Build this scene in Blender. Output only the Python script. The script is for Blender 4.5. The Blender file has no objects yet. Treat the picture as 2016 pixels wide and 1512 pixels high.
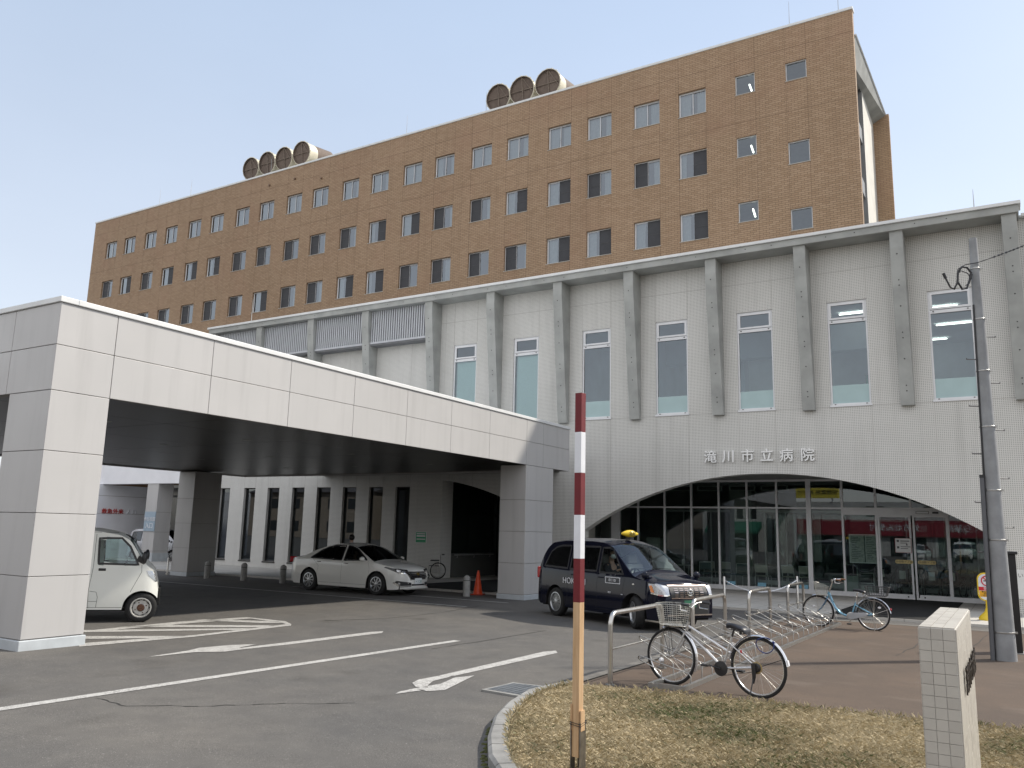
import bpy, bmesh, math, random
import numpy as np
from mathutils import Vector, Matrix
from mathutils.bvhtree import BVHTree
random.seed(7); np.random.seed(7)
R = math.radians; PI = math.pi
SC = bpy.context.scene; COL = SC.collection

# ------------------------------------------------------------------ camera geometry
YAW, PITCH, ROLL, FPX = 0.545904867, 0.176022134, 0.0240300649, 1618.77
EYE = Vector((0, 0, 1.74)); SLOPE = 0.008
def _basis():
    cy, sy, cp, sp = math.cos(YAW), math.sin(YAW), math.cos(PITCH), math.sin(PITCH)
    f = Vector((-sy*cp, cy*cp, sp)); r = Vector((cy, sy, 0)); d = -(r.cross(f))
    c, s = math.cos(ROLL), math.sin(ROLL)
    return c*r - s*d, s*r + c*d, f
CR, CD, CF = _basis()
def ray(px, py): return CR*((px-1008)/FPX) + CD*((py-756)/FPX) + CF
def gz(y): return -SLOPE*y
def G(px, py, dz=0):                       # point of the (slightly falling) forecourt under a pixel
    r = ray(px, py); t = -(EYE.z-dz)/(r.z+SLOPE*r.y); return EYE + r*t
def YP(px, py, Y): r = ray(px, py); return EYE + r*(Y/r.y)
def XP(px, py, X): r = ray(px, py); return EYE + r*(X/r.x)

# ------------------------------------------------------------------ materials
MATS = {}
def nt(name):
    m = bpy.data.materials.new(name); m.use_nodes = True
    t = m.node_tree; b = t.nodes['Principled BSDF']; return m, t, b
def N(t, typ, **kw):
    n = t.nodes.new(typ)
    for k, v in kw.items():
        if k.startswith('i_'):
            n.inputs[k[2:].replace('_', ' ')].default_value = v
        else: setattr(n, k, v)
    return n
def mixcol(t, fac, a, b):
    n = t.nodes.new('ShaderNodeMix'); n.data_type = 'RGBA'
    if hasattr(fac, 'is_linked'): t.links.new(fac, n.inputs[0])
    else: n.inputs[0].default_value = fac
    for i, c in ((6, a), (7, b)):
        if hasattr(c, 'is_linked'): t.links.new(c, n.inputs[i])
        else: n.inputs[i].default_value = (*c, 1)
    return n.outputs[2]
def noise(t, scale, detail=4, rough=.55, vec=None):
    n = t.nodes.new('ShaderNodeTexNoise'); n.inputs['Scale'].default_value = scale
    n.inputs['Detail'].default_value = detail; n.inputs['Roughness'].default_value = rough
    if vec is None:
        c = t.nodes.new('ShaderNodeNewGeometry'); vec = c.outputs['Position']
    t.links.new(vec, n.inputs['Vector']); return n.outputs['Fac']
def ramp(t, fac, a, b, ca=(0,0,0), cb=(1,1,1)):
    n = t.nodes.new('ShaderNodeValToRGB'); n.color_ramp.elements[0].position = a; n.color_ramp.elements[1].position = b
    n.color_ramp.elements[0].color = (*ca, 1); n.color_ramp.elements[1].color = (*cb, 1)
    t.links.new(fac, n.inputs[0]); return n.outputs[0]
def bump(t, b, h, strength=.3, dist=.01):
    n = t.nodes.new('ShaderNodeBump'); n.inputs['Strength'].default_value = strength; n.inputs['Distance'].default_value = dist
    t.links.new(h, n.inputs['Height']); t.links.new(n.outputs[0], b.inputs['Normal'])
def mat(name, col, rough=.5, metal=0., var=.12, scale=3., bmp=0., bscale=60., coat=0., spec=None, col2=None, objspace=False):
    if name in MATS: return MATS[name]
    m, t, b = nt(name)
    vec = None
    if objspace: vec = t.nodes.new('ShaderNodeTexCoord').outputs['Object']
    if var or col2:
        c2 = col2 or tuple(max(0, c*(1-var*2)) for c in col)
        f = ramp(t, noise(t, scale, 5, vec=vec), .35, .7)
        t.links.new(mixcol(t, f, col, c2), b.inputs['Base Color'])
    else: b.inputs['Base Color'].default_value = (*col, 1)
    b.inputs['Roughness'].default_value = rough; b.inputs['Metallic'].default_value = metal
    if coat: b.inputs['Coat Weight'].default_value = coat; b.inputs['Coat Roughness'].default_value = .04
    if spec is not None: b.inputs['Specular IOR Level'].default_value = spec
    if bmp: bump(t, b, noise(t, bscale, 3, vec=vec), bmp, .01)
    MATS[name] = m; return m
def glass(name, tint=(.75, .82, .8), refl=.08, rough=.0, film=None, fresnel=True):
    """see-through pane: tinted transmission plus a mirror layer that grows towards grazing"""
    if name in MATS: return MATS[name]
    m, t, b = nt(name); out = t.nodes['Material Output']; t.nodes.remove(b)
    tr = N(t, 'ShaderNodeBsdfTransparent'); tr.inputs[0].default_value = (*tint, 1)
    gl = N(t, 'ShaderNodeBsdfGlossy'); gl.inputs['Roughness'].default_value = rough
    gl.inputs[0].default_value = (.84, .92, 1, 1)
    fr = N(t, 'ShaderNodeFresnel'); fr.inputs[0].default_value = 1.5
    ad = N(t, 'ShaderNodeMath', operation='ADD'); ad.inputs[1].default_value = refl; ad.use_clamp = True
    t.links.new(fr.outputs[0], ad.inputs[0])
    mx = N(t, 'ShaderNodeMixShader'); t.links.new(ad.outputs[0], mx.inputs[0])
    t.links.new(tr.outputs[0], mx.inputs[1]); t.links.new(gl.outputs[0], mx.inputs[2])
    t.links.new(mx.outputs[0], out.inputs[0]); MATS[name] = m; return m
def emit(name, col, s):
    if name in MATS: return MATS[name]
    m, t, b = nt(name); b.inputs['Base Color'].default_value = (*col, 1)
    b.inputs['Emission Color'].default_value = (*col, 1); b.inputs['Emission Strength'].default_value = s
    MATS[name] = m; return m
def wallcoord(t):
    """X+Y along a wall face, Z up"""
    g = t.nodes.new('ShaderNodeNewGeometry'); s = N(t, 'ShaderNodeSeparateXYZ'); t.links.new(g.outputs['Position'], s.inputs[0])
    a = N(t, 'ShaderNodeMath', operation='ADD'); t.links.new(s.outputs[0], a.inputs[0]); t.links.new(s.outputs[1], a.inputs[1])
    c = N(t, 'ShaderNodeCombineXYZ'); t.links.new(a.outputs[0], c.inputs[0]); t.links.new(s.outputs[2], c.inputs[1]); return c.outputs[0]
def bricks(name, c1, c2, mort, bw, bh, ms, off=.5, rough=.7, stain=.15, bias=0., vec=None, big=.25, bmp=.3, c3=None, spec=.3, streak=0):
    if name in MATS: return MATS[name]
    m, t, b = nt(name); br = t.nodes.new('ShaderNodeTexBrick'); br.offset = off; br.squash = 1
    t.links.new(vec(t) if vec else wallcoord(t), br.inputs['Vector'])
    for k, v in (('Scale', 1), ('Mortar Size', ms), ('Mortar Smooth', .1), ('Bias', bias), ('Brick Width', bw), ('Row Height', bh)): br.inputs[k].default_value = v
    br.inputs['Color1'].default_value = (*c1, 1); br.inputs['Color2'].default_value = (*c2, 1); br.inputs['Mortar'].default_value = (*mort, 1)
    o = br.outputs['Color']
    if c3: o = mixcol(t, ramp(t, noise(t, .22, 3), .45, .65), o, c3) if False else mixcol(t, ramp(t, noise(t, .3, 4), .5, .72), o, mixcol(t, .35, o, c3))
    dark = mixcol(t, 1, (0,0,0), tuple(1-stain for _ in range(3)))
    mm = t.nodes.new('ShaderNodeMix'); mm.data_type = 'RGBA'; mm.blend_type = 'MULTIPLY'
    t.links.new(ramp(t, noise(t, big, 6, .65), .35, .75), mm.inputs[0]); t.links.new(o, mm.inputs[6]); mm.inputs[7].default_value = (1-stain, 1-stain, 1-stain*1.1, 1)
    res = mm.outputs[2]
    if streak:                                  # faint rain runs down the face
        mp = N(t, 'ShaderNodeMapping'); mp.inputs['Scale'].default_value = (2.2, .10, 1); t.links.new(wallcoord(t), mp.inputs[0])
        m3 = t.nodes.new('ShaderNodeMix'); m3.data_type = 'RGBA'; m3.blend_type = 'MULTIPLY'; t.links.new(ramp(t, noise(t, 1.0, 6, .6, vec=mp.outputs[0]), .5, .8), m3.inputs[0])
        t.links.new(res, m3.inputs[6]); m3.inputs[7].default_value = (1-streak, 1-streak, 1-streak, 1); res = m3.outputs[2]
    t.links.new(res, b.inputs['Base Color']); b.inputs['Roughness'].default_value = rough
    b.inputs['Specular IOR Level'].default_value = spec
    if bmp:
        inv = N(t, 'ShaderNodeMath', operation='SUBTRACT'); inv.inputs[0].default_value = 1; t.links.new(br.outputs['Fac'], inv.inputs[1]); bump(t, b, inv.outputs[0], bmp, .006)
    MATS[name] = m; return m

# ------------------------------------------------------------------ mesh builder
class MB:
    def __init__(s): s.v = []; s.f = []; s.m = []
    def add(s, vs, fs, m=0):
        o = len(s.v); s.v += [tuple(p) for p in vs]; s.f += [tuple(i+o for i in f) for f in fs]; s.m += [m]*len(fs); return s
    def quad(s, a, b, c, d, m=0): return s.add([a, b, c, d], [(0, 1, 2, 3)], m)
    def box(s, x0, y0, z0, x1, y1, z1, m=0):
        if x0 > x1: x0, x1 = x1, x0
        if y0 > y1: y0, y1 = y1, y0
        if z0 > z1: z0, z1 = z1, z0
        return s.add([(x0,y0,z0),(x1,y0,z0),(x1,y1,z0),(x0,y1,z0),(x0,y0,z1),(x1,y0,z1),(x1,y1,z1),(x0,y1,z1)],
                     [(0,3,2,1),(4,5,6,7),(0,1,5,4),(1,2,6,5),(2,3,7,6),(3,0,4,7)], m)
    def obox(s, M, sx, sy, sz, m=0):
        b = MB().box(-sx/2, -sy/2, -sz/2, sx/2, sy/2, sz/2); return s.add([M @ Vector(p) for p in b.v], b.f, m)
    def prism(s, poly, plane, d0, d1, m=0):
        """outline in a plane ('xy','xz','yz') swept between two offsets"""
        def P(a, b, d): return {'xy': (a, b, d), 'xz': (a, d, b), 'yz': (d, a, b)}[plane]
        n = len(poly); vs = [P(a, b, d0) for a, b in poly] + [P(a, b, d1) for a, b in poly]
        return s.add(vs, [tuple(range(n))[::-1], tuple(range(n, 2*n))] + [(i, (i+1) % n, n+(i+1) % n, n+i) for i in range(n)], m)
    def tube(s, pts, r, n=8, closed=False, m=0, caps=True):
        pts = [Vector(p) for p in pts]; k = len(pts); rs = r if isinstance(r, (list, tuple)) else [r]*k
        up = None; rings = []
        for i, p in enumerate(pts):
            a = pts[i-1] if (i > 0 or closed) else p; b = pts[(i+1) % k] if (i < k-1 or closed) else p
            d = (b-a).normalized() if (b-a).length > 1e-9 else Vector((0, 0, 1))
            if up is None: up = d.orthogonal().normalized()
            up = (up - d*up.dot(d)); up = up.normalized() if up.length > 1e-6 else d.orthogonal().normalized()
            w = d.cross(up); rings.append([p + (up*math.cos(q) + w*math.sin(q))*rs[i] for q in [2*PI*j/n for j in range(n)]])
        vs = [v for g in rings for v in g]; fs = []
        for i in range(k if closed else k-1):
            a, b = i*n, ((i+1) % k)*n
            fs += [(a+j, a+(j+1) % n, b+(j+1) % n, b+j) for j in range(n)]
        if caps and not closed: fs += [tuple(range(n))[::-1], tuple(range((k-1)*n, k*n))]
        return s.add(vs, fs, m)
    def lathe(s, prof, n=24, M=None, m=0, a0=0, a1=2*PI):
        """profile of (radius, height) turned about local Z"""
        M = M or Matrix(); full = abs(a1-a0-2*PI) < 1e-6; k = n if full else n+1; vs = []
        for r, h in prof:
            for j in range(k):
                a = a0 + (a1-a0)*j/n; vs.append(M @ Vector((r*math.cos(a), r*math.sin(a), h)))
        fs = []
        for i in range(len(prof)-1):
            for j in range(n):
                b = (j+1) % k if full else j+1; fs.append((i*k+j, i*k+b, (i+1)*k+b, (i+1)*k+j))
        return s.add(vs, fs, m)
    def disc(s, c, r, axis='z', n=20, m=0):
        c = Vector(c); vs = []
        for j in range(n):
            a = 2*PI*j/n; u, w = r*math.cos(a), r*math.sin(a)
            vs.append(c + Vector({'z': (u, w, 0), 'y': (u, 0, w), 'x': (0, u, w)}[axis]))
        return s.add(vs, [tuple(range(n))], m)
    def ball(s, c, r, n=12, k=8, m=0):
        c = Vector(c); r = r if isinstance(r, (tuple, list)) else (r, r, r); vs = []; fs = []
        for i in range(k+1):
            th = PI*i/k
            for j in range(n):
                a = 2*PI*j/n; vs.append(c + Vector((r[0]*math.sin(th)*math.cos(a), r[1]*math.sin(th)*math.sin(a), r[2]*math.cos(th))))
        for i in range(k):
            for j in range(n): fs.append((i*n+j, (i+1)*n+j, (i+1)*n+(j+1) % n, i*n+(j+1) % n))
        return s.add(vs, fs, m)
def obj(name, mb, mats, parent=None, local=False, smooth=None, bevel=0, loc=None):
    """link a builder as ONE mesh object; world coordinates unless local"""
    me = bpy.data.meshes.new(name); v = mb.v
    if parent is not None and not local:
        o_ = parent.location; v = [(p[0]-o_[0], p[1]-o_[1], p[2]-o_[2]) for p in v]
    if loc is not None and parent is None: v = [(p[0]-loc[0], p[1]-loc[1], p[2]-loc[2]) for p in v]
    me.from_pydata(v, [], mb.f)
    for x in (mats if isinstance(mats, (list, tuple)) else [mats]): me.materials.append(x)
    if any(mb.m): me.polygons.foreach_set('material_index', mb.m)
    if smooth is not None:
        for p in me.polygons: p.use_smooth = True
        if smooth < 180: me.set_sharp_from_angle(angle=R(smooth))
    me.validate(); me.update()
    o = bpy.data.objects.new(name, me); COL.objects.link(o)
    if parent is not None: o.parent = parent
    elif loc is not None: o.location = loc
    if bevel:
        b = o.modifiers.new('Bevel', 'BEVEL'); b.width = bevel; b.segments = 2; b.limit_method = 'ANGLE'; b.angle_limit = R(40)
    return o
def tag(o, label=None, cat=None, group=None, kind=None):
    if label: o['label'] = label
    if cat: o['category'] = cat
    if group: o['group'] = group
    if kind: o['kind'] = kind
    return o
def thing(name, label, cat, loc=(0,0,0), rotz=0, group=None, tilt=False):
    o = bpy.data.objects.new(name, None); COL.objects.link(o); o.empty_display_size = .2
    o.location = loc; o.rotation_euler = (0, 0, rotz)
    if tilt:                                # stands square on the falling forecourt
        q = Matrix.Rotation(-SLOPE, 4, 'X') @ Matrix.Rotation(rotz, 4, 'Z'); o.rotation_euler = q.to_euler()
    return tag(o, label, cat, group)
def struct(name, mb, m, **k): return tag(obj(name, mb, m, **k), kind='structure')
def dup(o, loc, rotz, label, group=None):
    def cp(x, par):
        c = x.copy(); COL.objects.link(c)
        if par: c.parent = par
        for ch in x.children: cp(ch, c)
        return c
    r = cp(o, None); r.location = loc; r.rotation_euler = (0, 0, rotz); r['label'] = label
    if group: r['group'] = group
    return r
def textmesh(name, body, size, mats, M, parent=None, extr=.01, off=0., bevel=0., local=False, align='CENTER', width=1., space=1.):
    """lettering: M maps text x,y (z = out of the wall) to the place it stands"""
    c = bpy.data.curves.new(name, 'FONT'); c.body = body; c.size = size; c.extrude = extr; c.offset = off
    c.bevel_depth = bevel; c.align_x = align; c.align_y = 'CENTER'; c.space_character = space; c.resolution_u = 3
    o = bpy.data.objects.new(name, c); COL.objects.link(o); bpy.context.view_layer.update()
    me = bpy.data.meshes.new_from_object(o.evaluated_get(bpy.context.evaluated_depsgraph_get()))
    bpy.data.objects.remove(o); bpy.data.curves.remove(c)
    S_ = Matrix.Diagonal((width, 1, 1, 1)); MM = M @ S_
    if parent is not None and not local: MM = Matrix.Translation(-Vector(parent.location)) @ MM
    me.transform(MM); me.materials.clear(); me.materials.append(mats); me.name = name
    r = bpy.data.objects.new(name, me); COL.objects.link(r)
    if parent is not None: r.parent = parent
    return r
def facing(x, y, z, d):
    """frame for lettering on a face looking along d ('-y','+x','-x','+y')"""
    ax = {'-y': ((1,0,0), (0,0,1), (0,-1,0)), '+x': ((0,1,0), (0,0,1), (1,0,0)), '+y': ((-1,0,0), (0,0,1), (0,1,0)), '-x': ((0,-1,0), (0,0,1), (-1,0,0)), '+z': ((1,0,0), (0,1,0), (0,0,1))}[d]
    M = Matrix.Identity(4)
    for j, a in enumerate(ax):
        for i in range(3): M[i][j] = a[i]
    M.translation = (x, y, z); return M
def arc(c, r, a0, a1, n, plane='xz', d=0):
    out = []
    for i in range(n+1):
        a = a0+(a1-a0)*i/n; u, w = c[0]+r*math.cos(a), c[1]+r*math.sin(a)
        out.append({'xz': (u, d, w), 'xy': (u, w, d), 'yz': (d, u, w)}[plane])
    return out

# ------------------------------------------------------------------ camera, sun, sky
cam = bpy.data.cameras.new('camera'); co = bpy.data.objects.new('camera', cam); COL.objects.link(co)
cam.sensor_fit = 'HORIZONTAL'; cam.sensor_width = 36; cam.lens = 36*FPX/2016; cam.clip_start = .05; cam.clip_end = 3000
M = Matrix.Identity(4)
for j, a in enumerate((CR, -CD, -CF)):
    for i in range(3): M[i][j] = a[i]
M.translation = EYE; co.matrix_world = M; SC.camera = co
SUN = Vector((.73, .78, 1.0)).normalized()
sl = bpy.data.lights.new('sun', 'SUN'); sl.energy = 2.0; sl.angle = R(2.2); sl.color = (1, .93, .82)
so = bpy.data.objects.new('sun', sl); COL.objects.link(so); so.rotation_euler = SUN.to_track_quat('Z', 'Y').to_euler(); so.location = (20, 20, 40)
w = bpy.data.worlds.new('World'); SC.world = w; w.use_nodes = True; t = w.node_tree
sky = t.nodes.new('ShaderNodeTexSky'); sky.sky_type = 'NISHITA'; sky.sun_disc = False
sky.sun_elevation = math.asin(SUN.z); sky.sun_rotation = math.atan2(SUN.x, SUN.y); sky.air_density = 1.0; sky.dust_density = 1.5; sky.ozone_density = 1.2; sky.altitude = 50
hz = t.nodes.new('ShaderNodeMix'); hz.data_type = 'RGBA'; hz.inputs[0].default_value = .78      # thin spring haze over the clear-sky model,
t.links.new(sky.outputs[0], hz.inputs[6])                                                       # plus an added brightening behind the camera that lifts the shaded fronts
tc_ = t.nodes.new('ShaderNodeTexCoord'); sx_ = t.nodes.new('ShaderNodeSeparateXYZ'); t.links.new(tc_.outputs['Generated'], sx_.inputs[0])
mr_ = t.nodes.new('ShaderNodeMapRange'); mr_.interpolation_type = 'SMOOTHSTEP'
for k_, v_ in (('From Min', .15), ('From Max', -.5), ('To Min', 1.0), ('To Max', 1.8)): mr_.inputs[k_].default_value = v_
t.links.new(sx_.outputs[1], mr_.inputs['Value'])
vm_ = t.nodes.new('ShaderNodeVectorMath'); vm_.operation = 'SCALE'
lo_ = t.nodes.new('ShaderNodeMapRange'); lo_.interpolation_type = 'SMOOTHSTEP'
for k_, v_ in (('From Min', 0.0), ('From Max', .75), ('To Min', 0.0), ('To Max', 1.0)): lo_.inputs[k_].default_value = v_
t.links.new(sx_.outputs[2], lo_.inputs['Value'])
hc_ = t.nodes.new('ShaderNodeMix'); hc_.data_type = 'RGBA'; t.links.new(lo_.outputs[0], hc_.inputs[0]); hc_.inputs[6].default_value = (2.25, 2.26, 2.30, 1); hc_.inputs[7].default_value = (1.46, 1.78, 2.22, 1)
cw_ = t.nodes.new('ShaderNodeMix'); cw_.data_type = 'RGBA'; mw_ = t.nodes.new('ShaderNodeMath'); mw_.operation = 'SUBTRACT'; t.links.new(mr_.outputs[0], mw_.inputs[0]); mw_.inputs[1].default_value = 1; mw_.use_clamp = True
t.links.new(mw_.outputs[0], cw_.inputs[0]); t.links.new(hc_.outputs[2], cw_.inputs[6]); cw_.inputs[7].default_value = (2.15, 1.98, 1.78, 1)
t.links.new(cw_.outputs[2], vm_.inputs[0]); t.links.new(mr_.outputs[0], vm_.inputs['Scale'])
cn_ = t.nodes.new('ShaderNodeTexNoise'); cn_.inputs['Scale'].default_value = 1.6; cn_.inputs['Detail'].default_value = 5
mp_ = t.nodes.new('ShaderNodeMapping'); mp_.inputs['Scale'].default_value = (1, 1, 2.6); t.links.new(tc_.outputs['Generated'], mp_.inputs[0]); t.links.new(mp_.outputs[0], cn_.inputs['Vector'])
cr_ = t.nodes.new('ShaderNodeMapRange'); t.links.new(cn_.outputs['Fac'], cr_.inputs['Value'])
for k_, v_ in (('From Min', .3), ('From Max', .75), ('To Min', .95), ('To Max', 1.07)): cr_.inputs[k_].default_value = v_
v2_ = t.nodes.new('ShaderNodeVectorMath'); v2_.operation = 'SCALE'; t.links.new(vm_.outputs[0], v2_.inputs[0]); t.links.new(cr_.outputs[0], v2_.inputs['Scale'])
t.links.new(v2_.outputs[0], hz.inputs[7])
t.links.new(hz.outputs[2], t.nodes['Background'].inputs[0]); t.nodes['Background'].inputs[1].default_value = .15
SC.view_settings.view_transform = 'Standard'; SC.view_settings.look = 'None'; SC.view_settings.exposure = 1.22; SC.view_settings.gamma = 1
SC.cycles.max_bounces = 8; SC.cycles.transparent_max_bounces = 16; SC.cycles.caustics_reflective = False; SC.cycles.caustics_refractive = False
SC.cycles.use_denoising = True
# ------------------------------------------------------------------ shared materials
BRICK = bricks('tan_brick', (.355, .238, .148), (.43, .30, .195), (.19, .132, .09), .36, .12, .012, bmp=0, streak=.14, stain=.14, c3=(.33, .195, .13), big=.12)
TILE = bricks('mosaic_tile', (.305, .303, .286), (.36, .356, .336), (.66, .655, .63), .0508, .0508, .0135, off=0, rough=.45, stain=.12, big=.35, bmp=0, streak=.16)
CONC = mat('board_concrete', (.40, .41, .395), .85, var=.14, scale=1.4, bmp=.15, bscale=40)
CAPW = mat('white_flashing', (.72, .73, .73), .45, var=.04)
def cladding():
    m, t, b = nt('cream_aluminium_panel'); mp = N(t, 'ShaderNodeMapping'); mp.inputs['Scale'].default_value = (3.0, .22, 1); t.links.new(wallcoord(t), mp.inputs[0])
    st = ramp(t, noise(t, 1.3, 6, .6, vec=mp.outputs[0]), .5, .85); bl = ramp(t, noise(t, .7, 4), .35, .7)
    t.links.new(mixcol(t, st, mixcol(t, bl, (.485, .475, .468), (.455, .447, .44)), (.40, .392, .385)), b.inputs['Base Color']); b.inputs['Roughness'].default_value = .38
    t.links.new(ramp(t, noise(t, 1.1, 5), .3, .75, (.3,)*3, (.5,)*3), b.inputs['Roughness']); bump(t, b, noise(t, .8, 2), .06, .05); return m
CLAD = cladding()
CLADJ = mat('panel_joint', (.27, .25, .235), .8, var=0)
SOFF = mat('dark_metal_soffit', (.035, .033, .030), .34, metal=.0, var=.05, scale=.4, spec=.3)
WHITE_AL = mat('white_aluminium', (.74, .75, .77), .35, var=.04)
GREY_AL = mat('grey_aluminium', (.42, .43, .43), .4, metal=.3, var=.04)
STEEL = mat('brushed_steel', (.55, .53, .50), .28, metal=1, var=.08, scale=9)
WIRE = mat('galvanised_wire', (.44, .435, .42), .38, metal=.9, var=.12, scale=12)
BLACK = mat('black_rubber', (.018, .018, .018), .6, var=.1)
BLACKP = mat('black_plastic', (.022, .022, .024), .4, var=.05)
DARK = mat('dark_interior', (.05, .052, .05), .8, var=.1)
LACE = mat('lace_curtain', (.72, .74, .74), .9, var=.06, scale=6)
ROOMW = mat('room_wall', (.36, .37, .36), .9, var=.06)
ROOMD = mat('dim_room', (.10, .105, .105), .9, var=.08)
PANE = glass('window_pane', (.72, .85, .89), .10)
PANE_S = glass('tower_pane', (.52, .58, .60), .15)
PANE_B = glass('entrance_pane', (.64, .75, .70), .045)
SCREEN = mat('insect_screen', (.055, .057, .064), .75, var=.08)
FROST = mat('frosted_film', (.40, .535, .545), .5, var=.03)
BLIND = mat('pale_green_blind', (.80, .93, .84), .7, var=.04, scale=20)
LAMP = emit('ceiling_lamp_tube', (1, .95, .82), 2.0)
REDP = mat('red_paint', (.15, .003, .008), .55, var=.1, scale=8)
WHITEP = mat('white_paint', (.74, .75, .78), .45, var=.05, scale=9)
PAPER = mat('white_paper', (.72, .73, .72), .7, var=.04)
YELLOW = mat('yellow_plastic', (.78, .55, .03), .35, var=.04)

# ------------------------------------------------------------------ ground
def asphalt():
    m, t, b = nt('asphalt')
    a = ramp(t, noise(t, 170, 2, .7), .4, .75, (.088, .085, .079), (.222, .215, .202))
    big = ramp(t, noise(t, .35, 6, .62), .35, .7, (.80, .80, .82), (1.12, 1.08, 1.04))
    mid = ramp(t, noise(t, 2.6, 5, .7), .3, .75, (.86, .86, .87), (1.1, 1.1, 1.09))
    def mul(x, y):
        n = t.nodes.new('ShaderNodeMix'); n.data_type = 'RGBA'; n.blend_type = 'MULTIPLY'; n.inputs[0].default_value = 1
        t.links.new(x, n.inputs[6]); t.links.new(y, n.inputs[7]); return n.outputs[2]
    chip = mixcol(t, ramp(t, noise(t, 48, 2, .8), .66, .72), mul(mul(a, big), mid), (.30, .29, .27))
    vo = t.nodes.new('ShaderNodeTexVoronoi'); vo.inputs['Scale'].default_value = .55; vo.inputs['Randomness'].default_value = 1
    wv = t.nodes.new('ShaderNodeVectorMath'); nz_ = t.nodes.new('ShaderNodeTexNoise'); nz_.inputs['Scale'].default_value = 6; gp_ = t.nodes.new('ShaderNodeNewGeometry'); t.links.new(gp_.outputs['Position'], nz_.inputs['Vector'])
    wv.operation = 'MULTIPLY_ADD'; t.links.new(nz_.outputs['Color'], wv.inputs[0]); wv.inputs[1].default_value = (.22, .22, 0); t.links.new(gp_.outputs['Position'], wv.inputs[2]); t.links.new(wv.outputs[0], vo.inputs['Vector'])
    spot = ramp(t, vo.outputs['Distance'], .03, .13, (.66, .65, .64), (1, 1, 1))
    stain = mul(spot, ramp(t, noise(t, .9, 3, .5), .62, .78, (1, 1, 1), (.74, .73, .72)))
    t.links.new(mul(chip, stain), b.inputs['Base Color']); b.inputs['Roughness'].default_value = .88; b.inputs['Specular IOR Level'].default_value = .25
    bump(t, b, noise(t, 130, 3), .35, .006); return m
ASPH = asphalt()
def pavebrown():
    m, t, b = nt('brown_paving'); 
    a = ramp(t, noise(t, 140, 2, .7), .35, .75, (.088, .067, .052), (.155, .119, .094))
    big = ramp(t, noise(t, .55, 7, .68), .33, .7, (.80, .82, .85), (1.14, 1.1, 1.06))
    n = t.nodes.new('ShaderNodeMix'); n.data_type = 'RGBA'; n.blend_type = 'MULTIPLY'; n.inputs[0].default_value = 1
    t.links.new(a, n.inputs[6]); t.links.new(big, n.inputs[7])
    # grey dusty streaks trodden across it
    mp = N(t, 'ShaderNodeMapping'); mp.inputs['Scale'].default_value = (.8, 1.5, 1); mp.inputs['Rotation'].default_value = (0, 0, .25)
    g = t.nodes.new('ShaderNodeNewGeometry'); t.links.new(g.outputs['Position'], mp.inputs[0])
    st = ramp(t, noise(t, 1.1, 6, .6, vec=mp.outputs[0]), .55, .8)
    t.links.new(mixcol(t, st, n.outputs[2], (.15, .12, .098)), b.inputs['Base Color'])
    b.inputs['Roughness'].default_value = .9; b.inputs['Specular IOR Level'].default_value = .2; bump(t, b, noise(t, 110, 3), .3, .005); return m
BROWN = pavebrown()
def flat(t): return t.nodes.new('ShaderNodeNewGeometry').outputs['Position']
WALK = bricks('walkway_tile', (.47, .45, .42), (.53, .51, .47), (.25, .24, .23), .6, .6, .008, off=0, rough=.75, stain=.12, vec=flat, big=.8, bmp=.1)
KERB = mat('kerb_concrete', (.30, .295, .28), .9, var=.2, scale=4, bmp=.3, bscale=50)
def wornpaint():
    m, t, b = nt('worn_road_paint')
    f = ramp(t, noise(t, 9, 8, .8), .36, .56)
    f2 = ramp(t, noise(t, 60, 3, .7), .42, .6)
    n = N(t, 'ShaderNodeMath', operation='MULTIPLY'); t.links.new(f, n.inputs[0]); t.links.new(f2, n.inputs[1])
    t.links.new(mixcol(t, n.outputs[0], (.50, .49, .465), (.17, .16, .15)), b.inputs['Base Color']); b.inputs['Roughness'].default_value = .8; return m
PAINT = wornpaint()
def sheet(mb, poly, off, m=0): mb.add([(x, y, gz(y)+off) for x, y in poly], [tuple(range(len(poly)))], m); return mb
def ccw(p): return p if sum(p[i][0]*p[(i+1) % len(p)][1]-p[(i+1) % len(p)][0]*p[i][1] for i in range(len(p))) > 0 else p[::-1]
def PG(*pix): return ccw([tuple(G(*q)[:2]) for q in pix])
g_ = MB(); sheet(g_, [(-900, -300), (900, -300), (900, 900), (-900, 900)], 0); struct('asphalt_ground', g_, ASPH)
b_ = MB(); sheet(b_, [(-4.62, 8.9), (-3.4, 9.08), (-2.4, 9.26), (-1, 9.4), (6, 9.9), (6, 20.9), (-4.66, 20.9)], .014); struct('brown_pavement', b_, BROWN)
k_ = MB(); sheet(k_, [(-4.80, 8.95), (-4.66, 8.95), (-4.66, 21.25), (-4.80, 21.25)], .018); sheet(k_, [(-4.66, 20.9), (6, 20.9), (6, 21.25), (-4.66, 21.25)], .018); struct('flush_kerb', k_, mat('dusty_kerb', (.16, .15, .135), .9, var=.2, scale=5))
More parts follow.
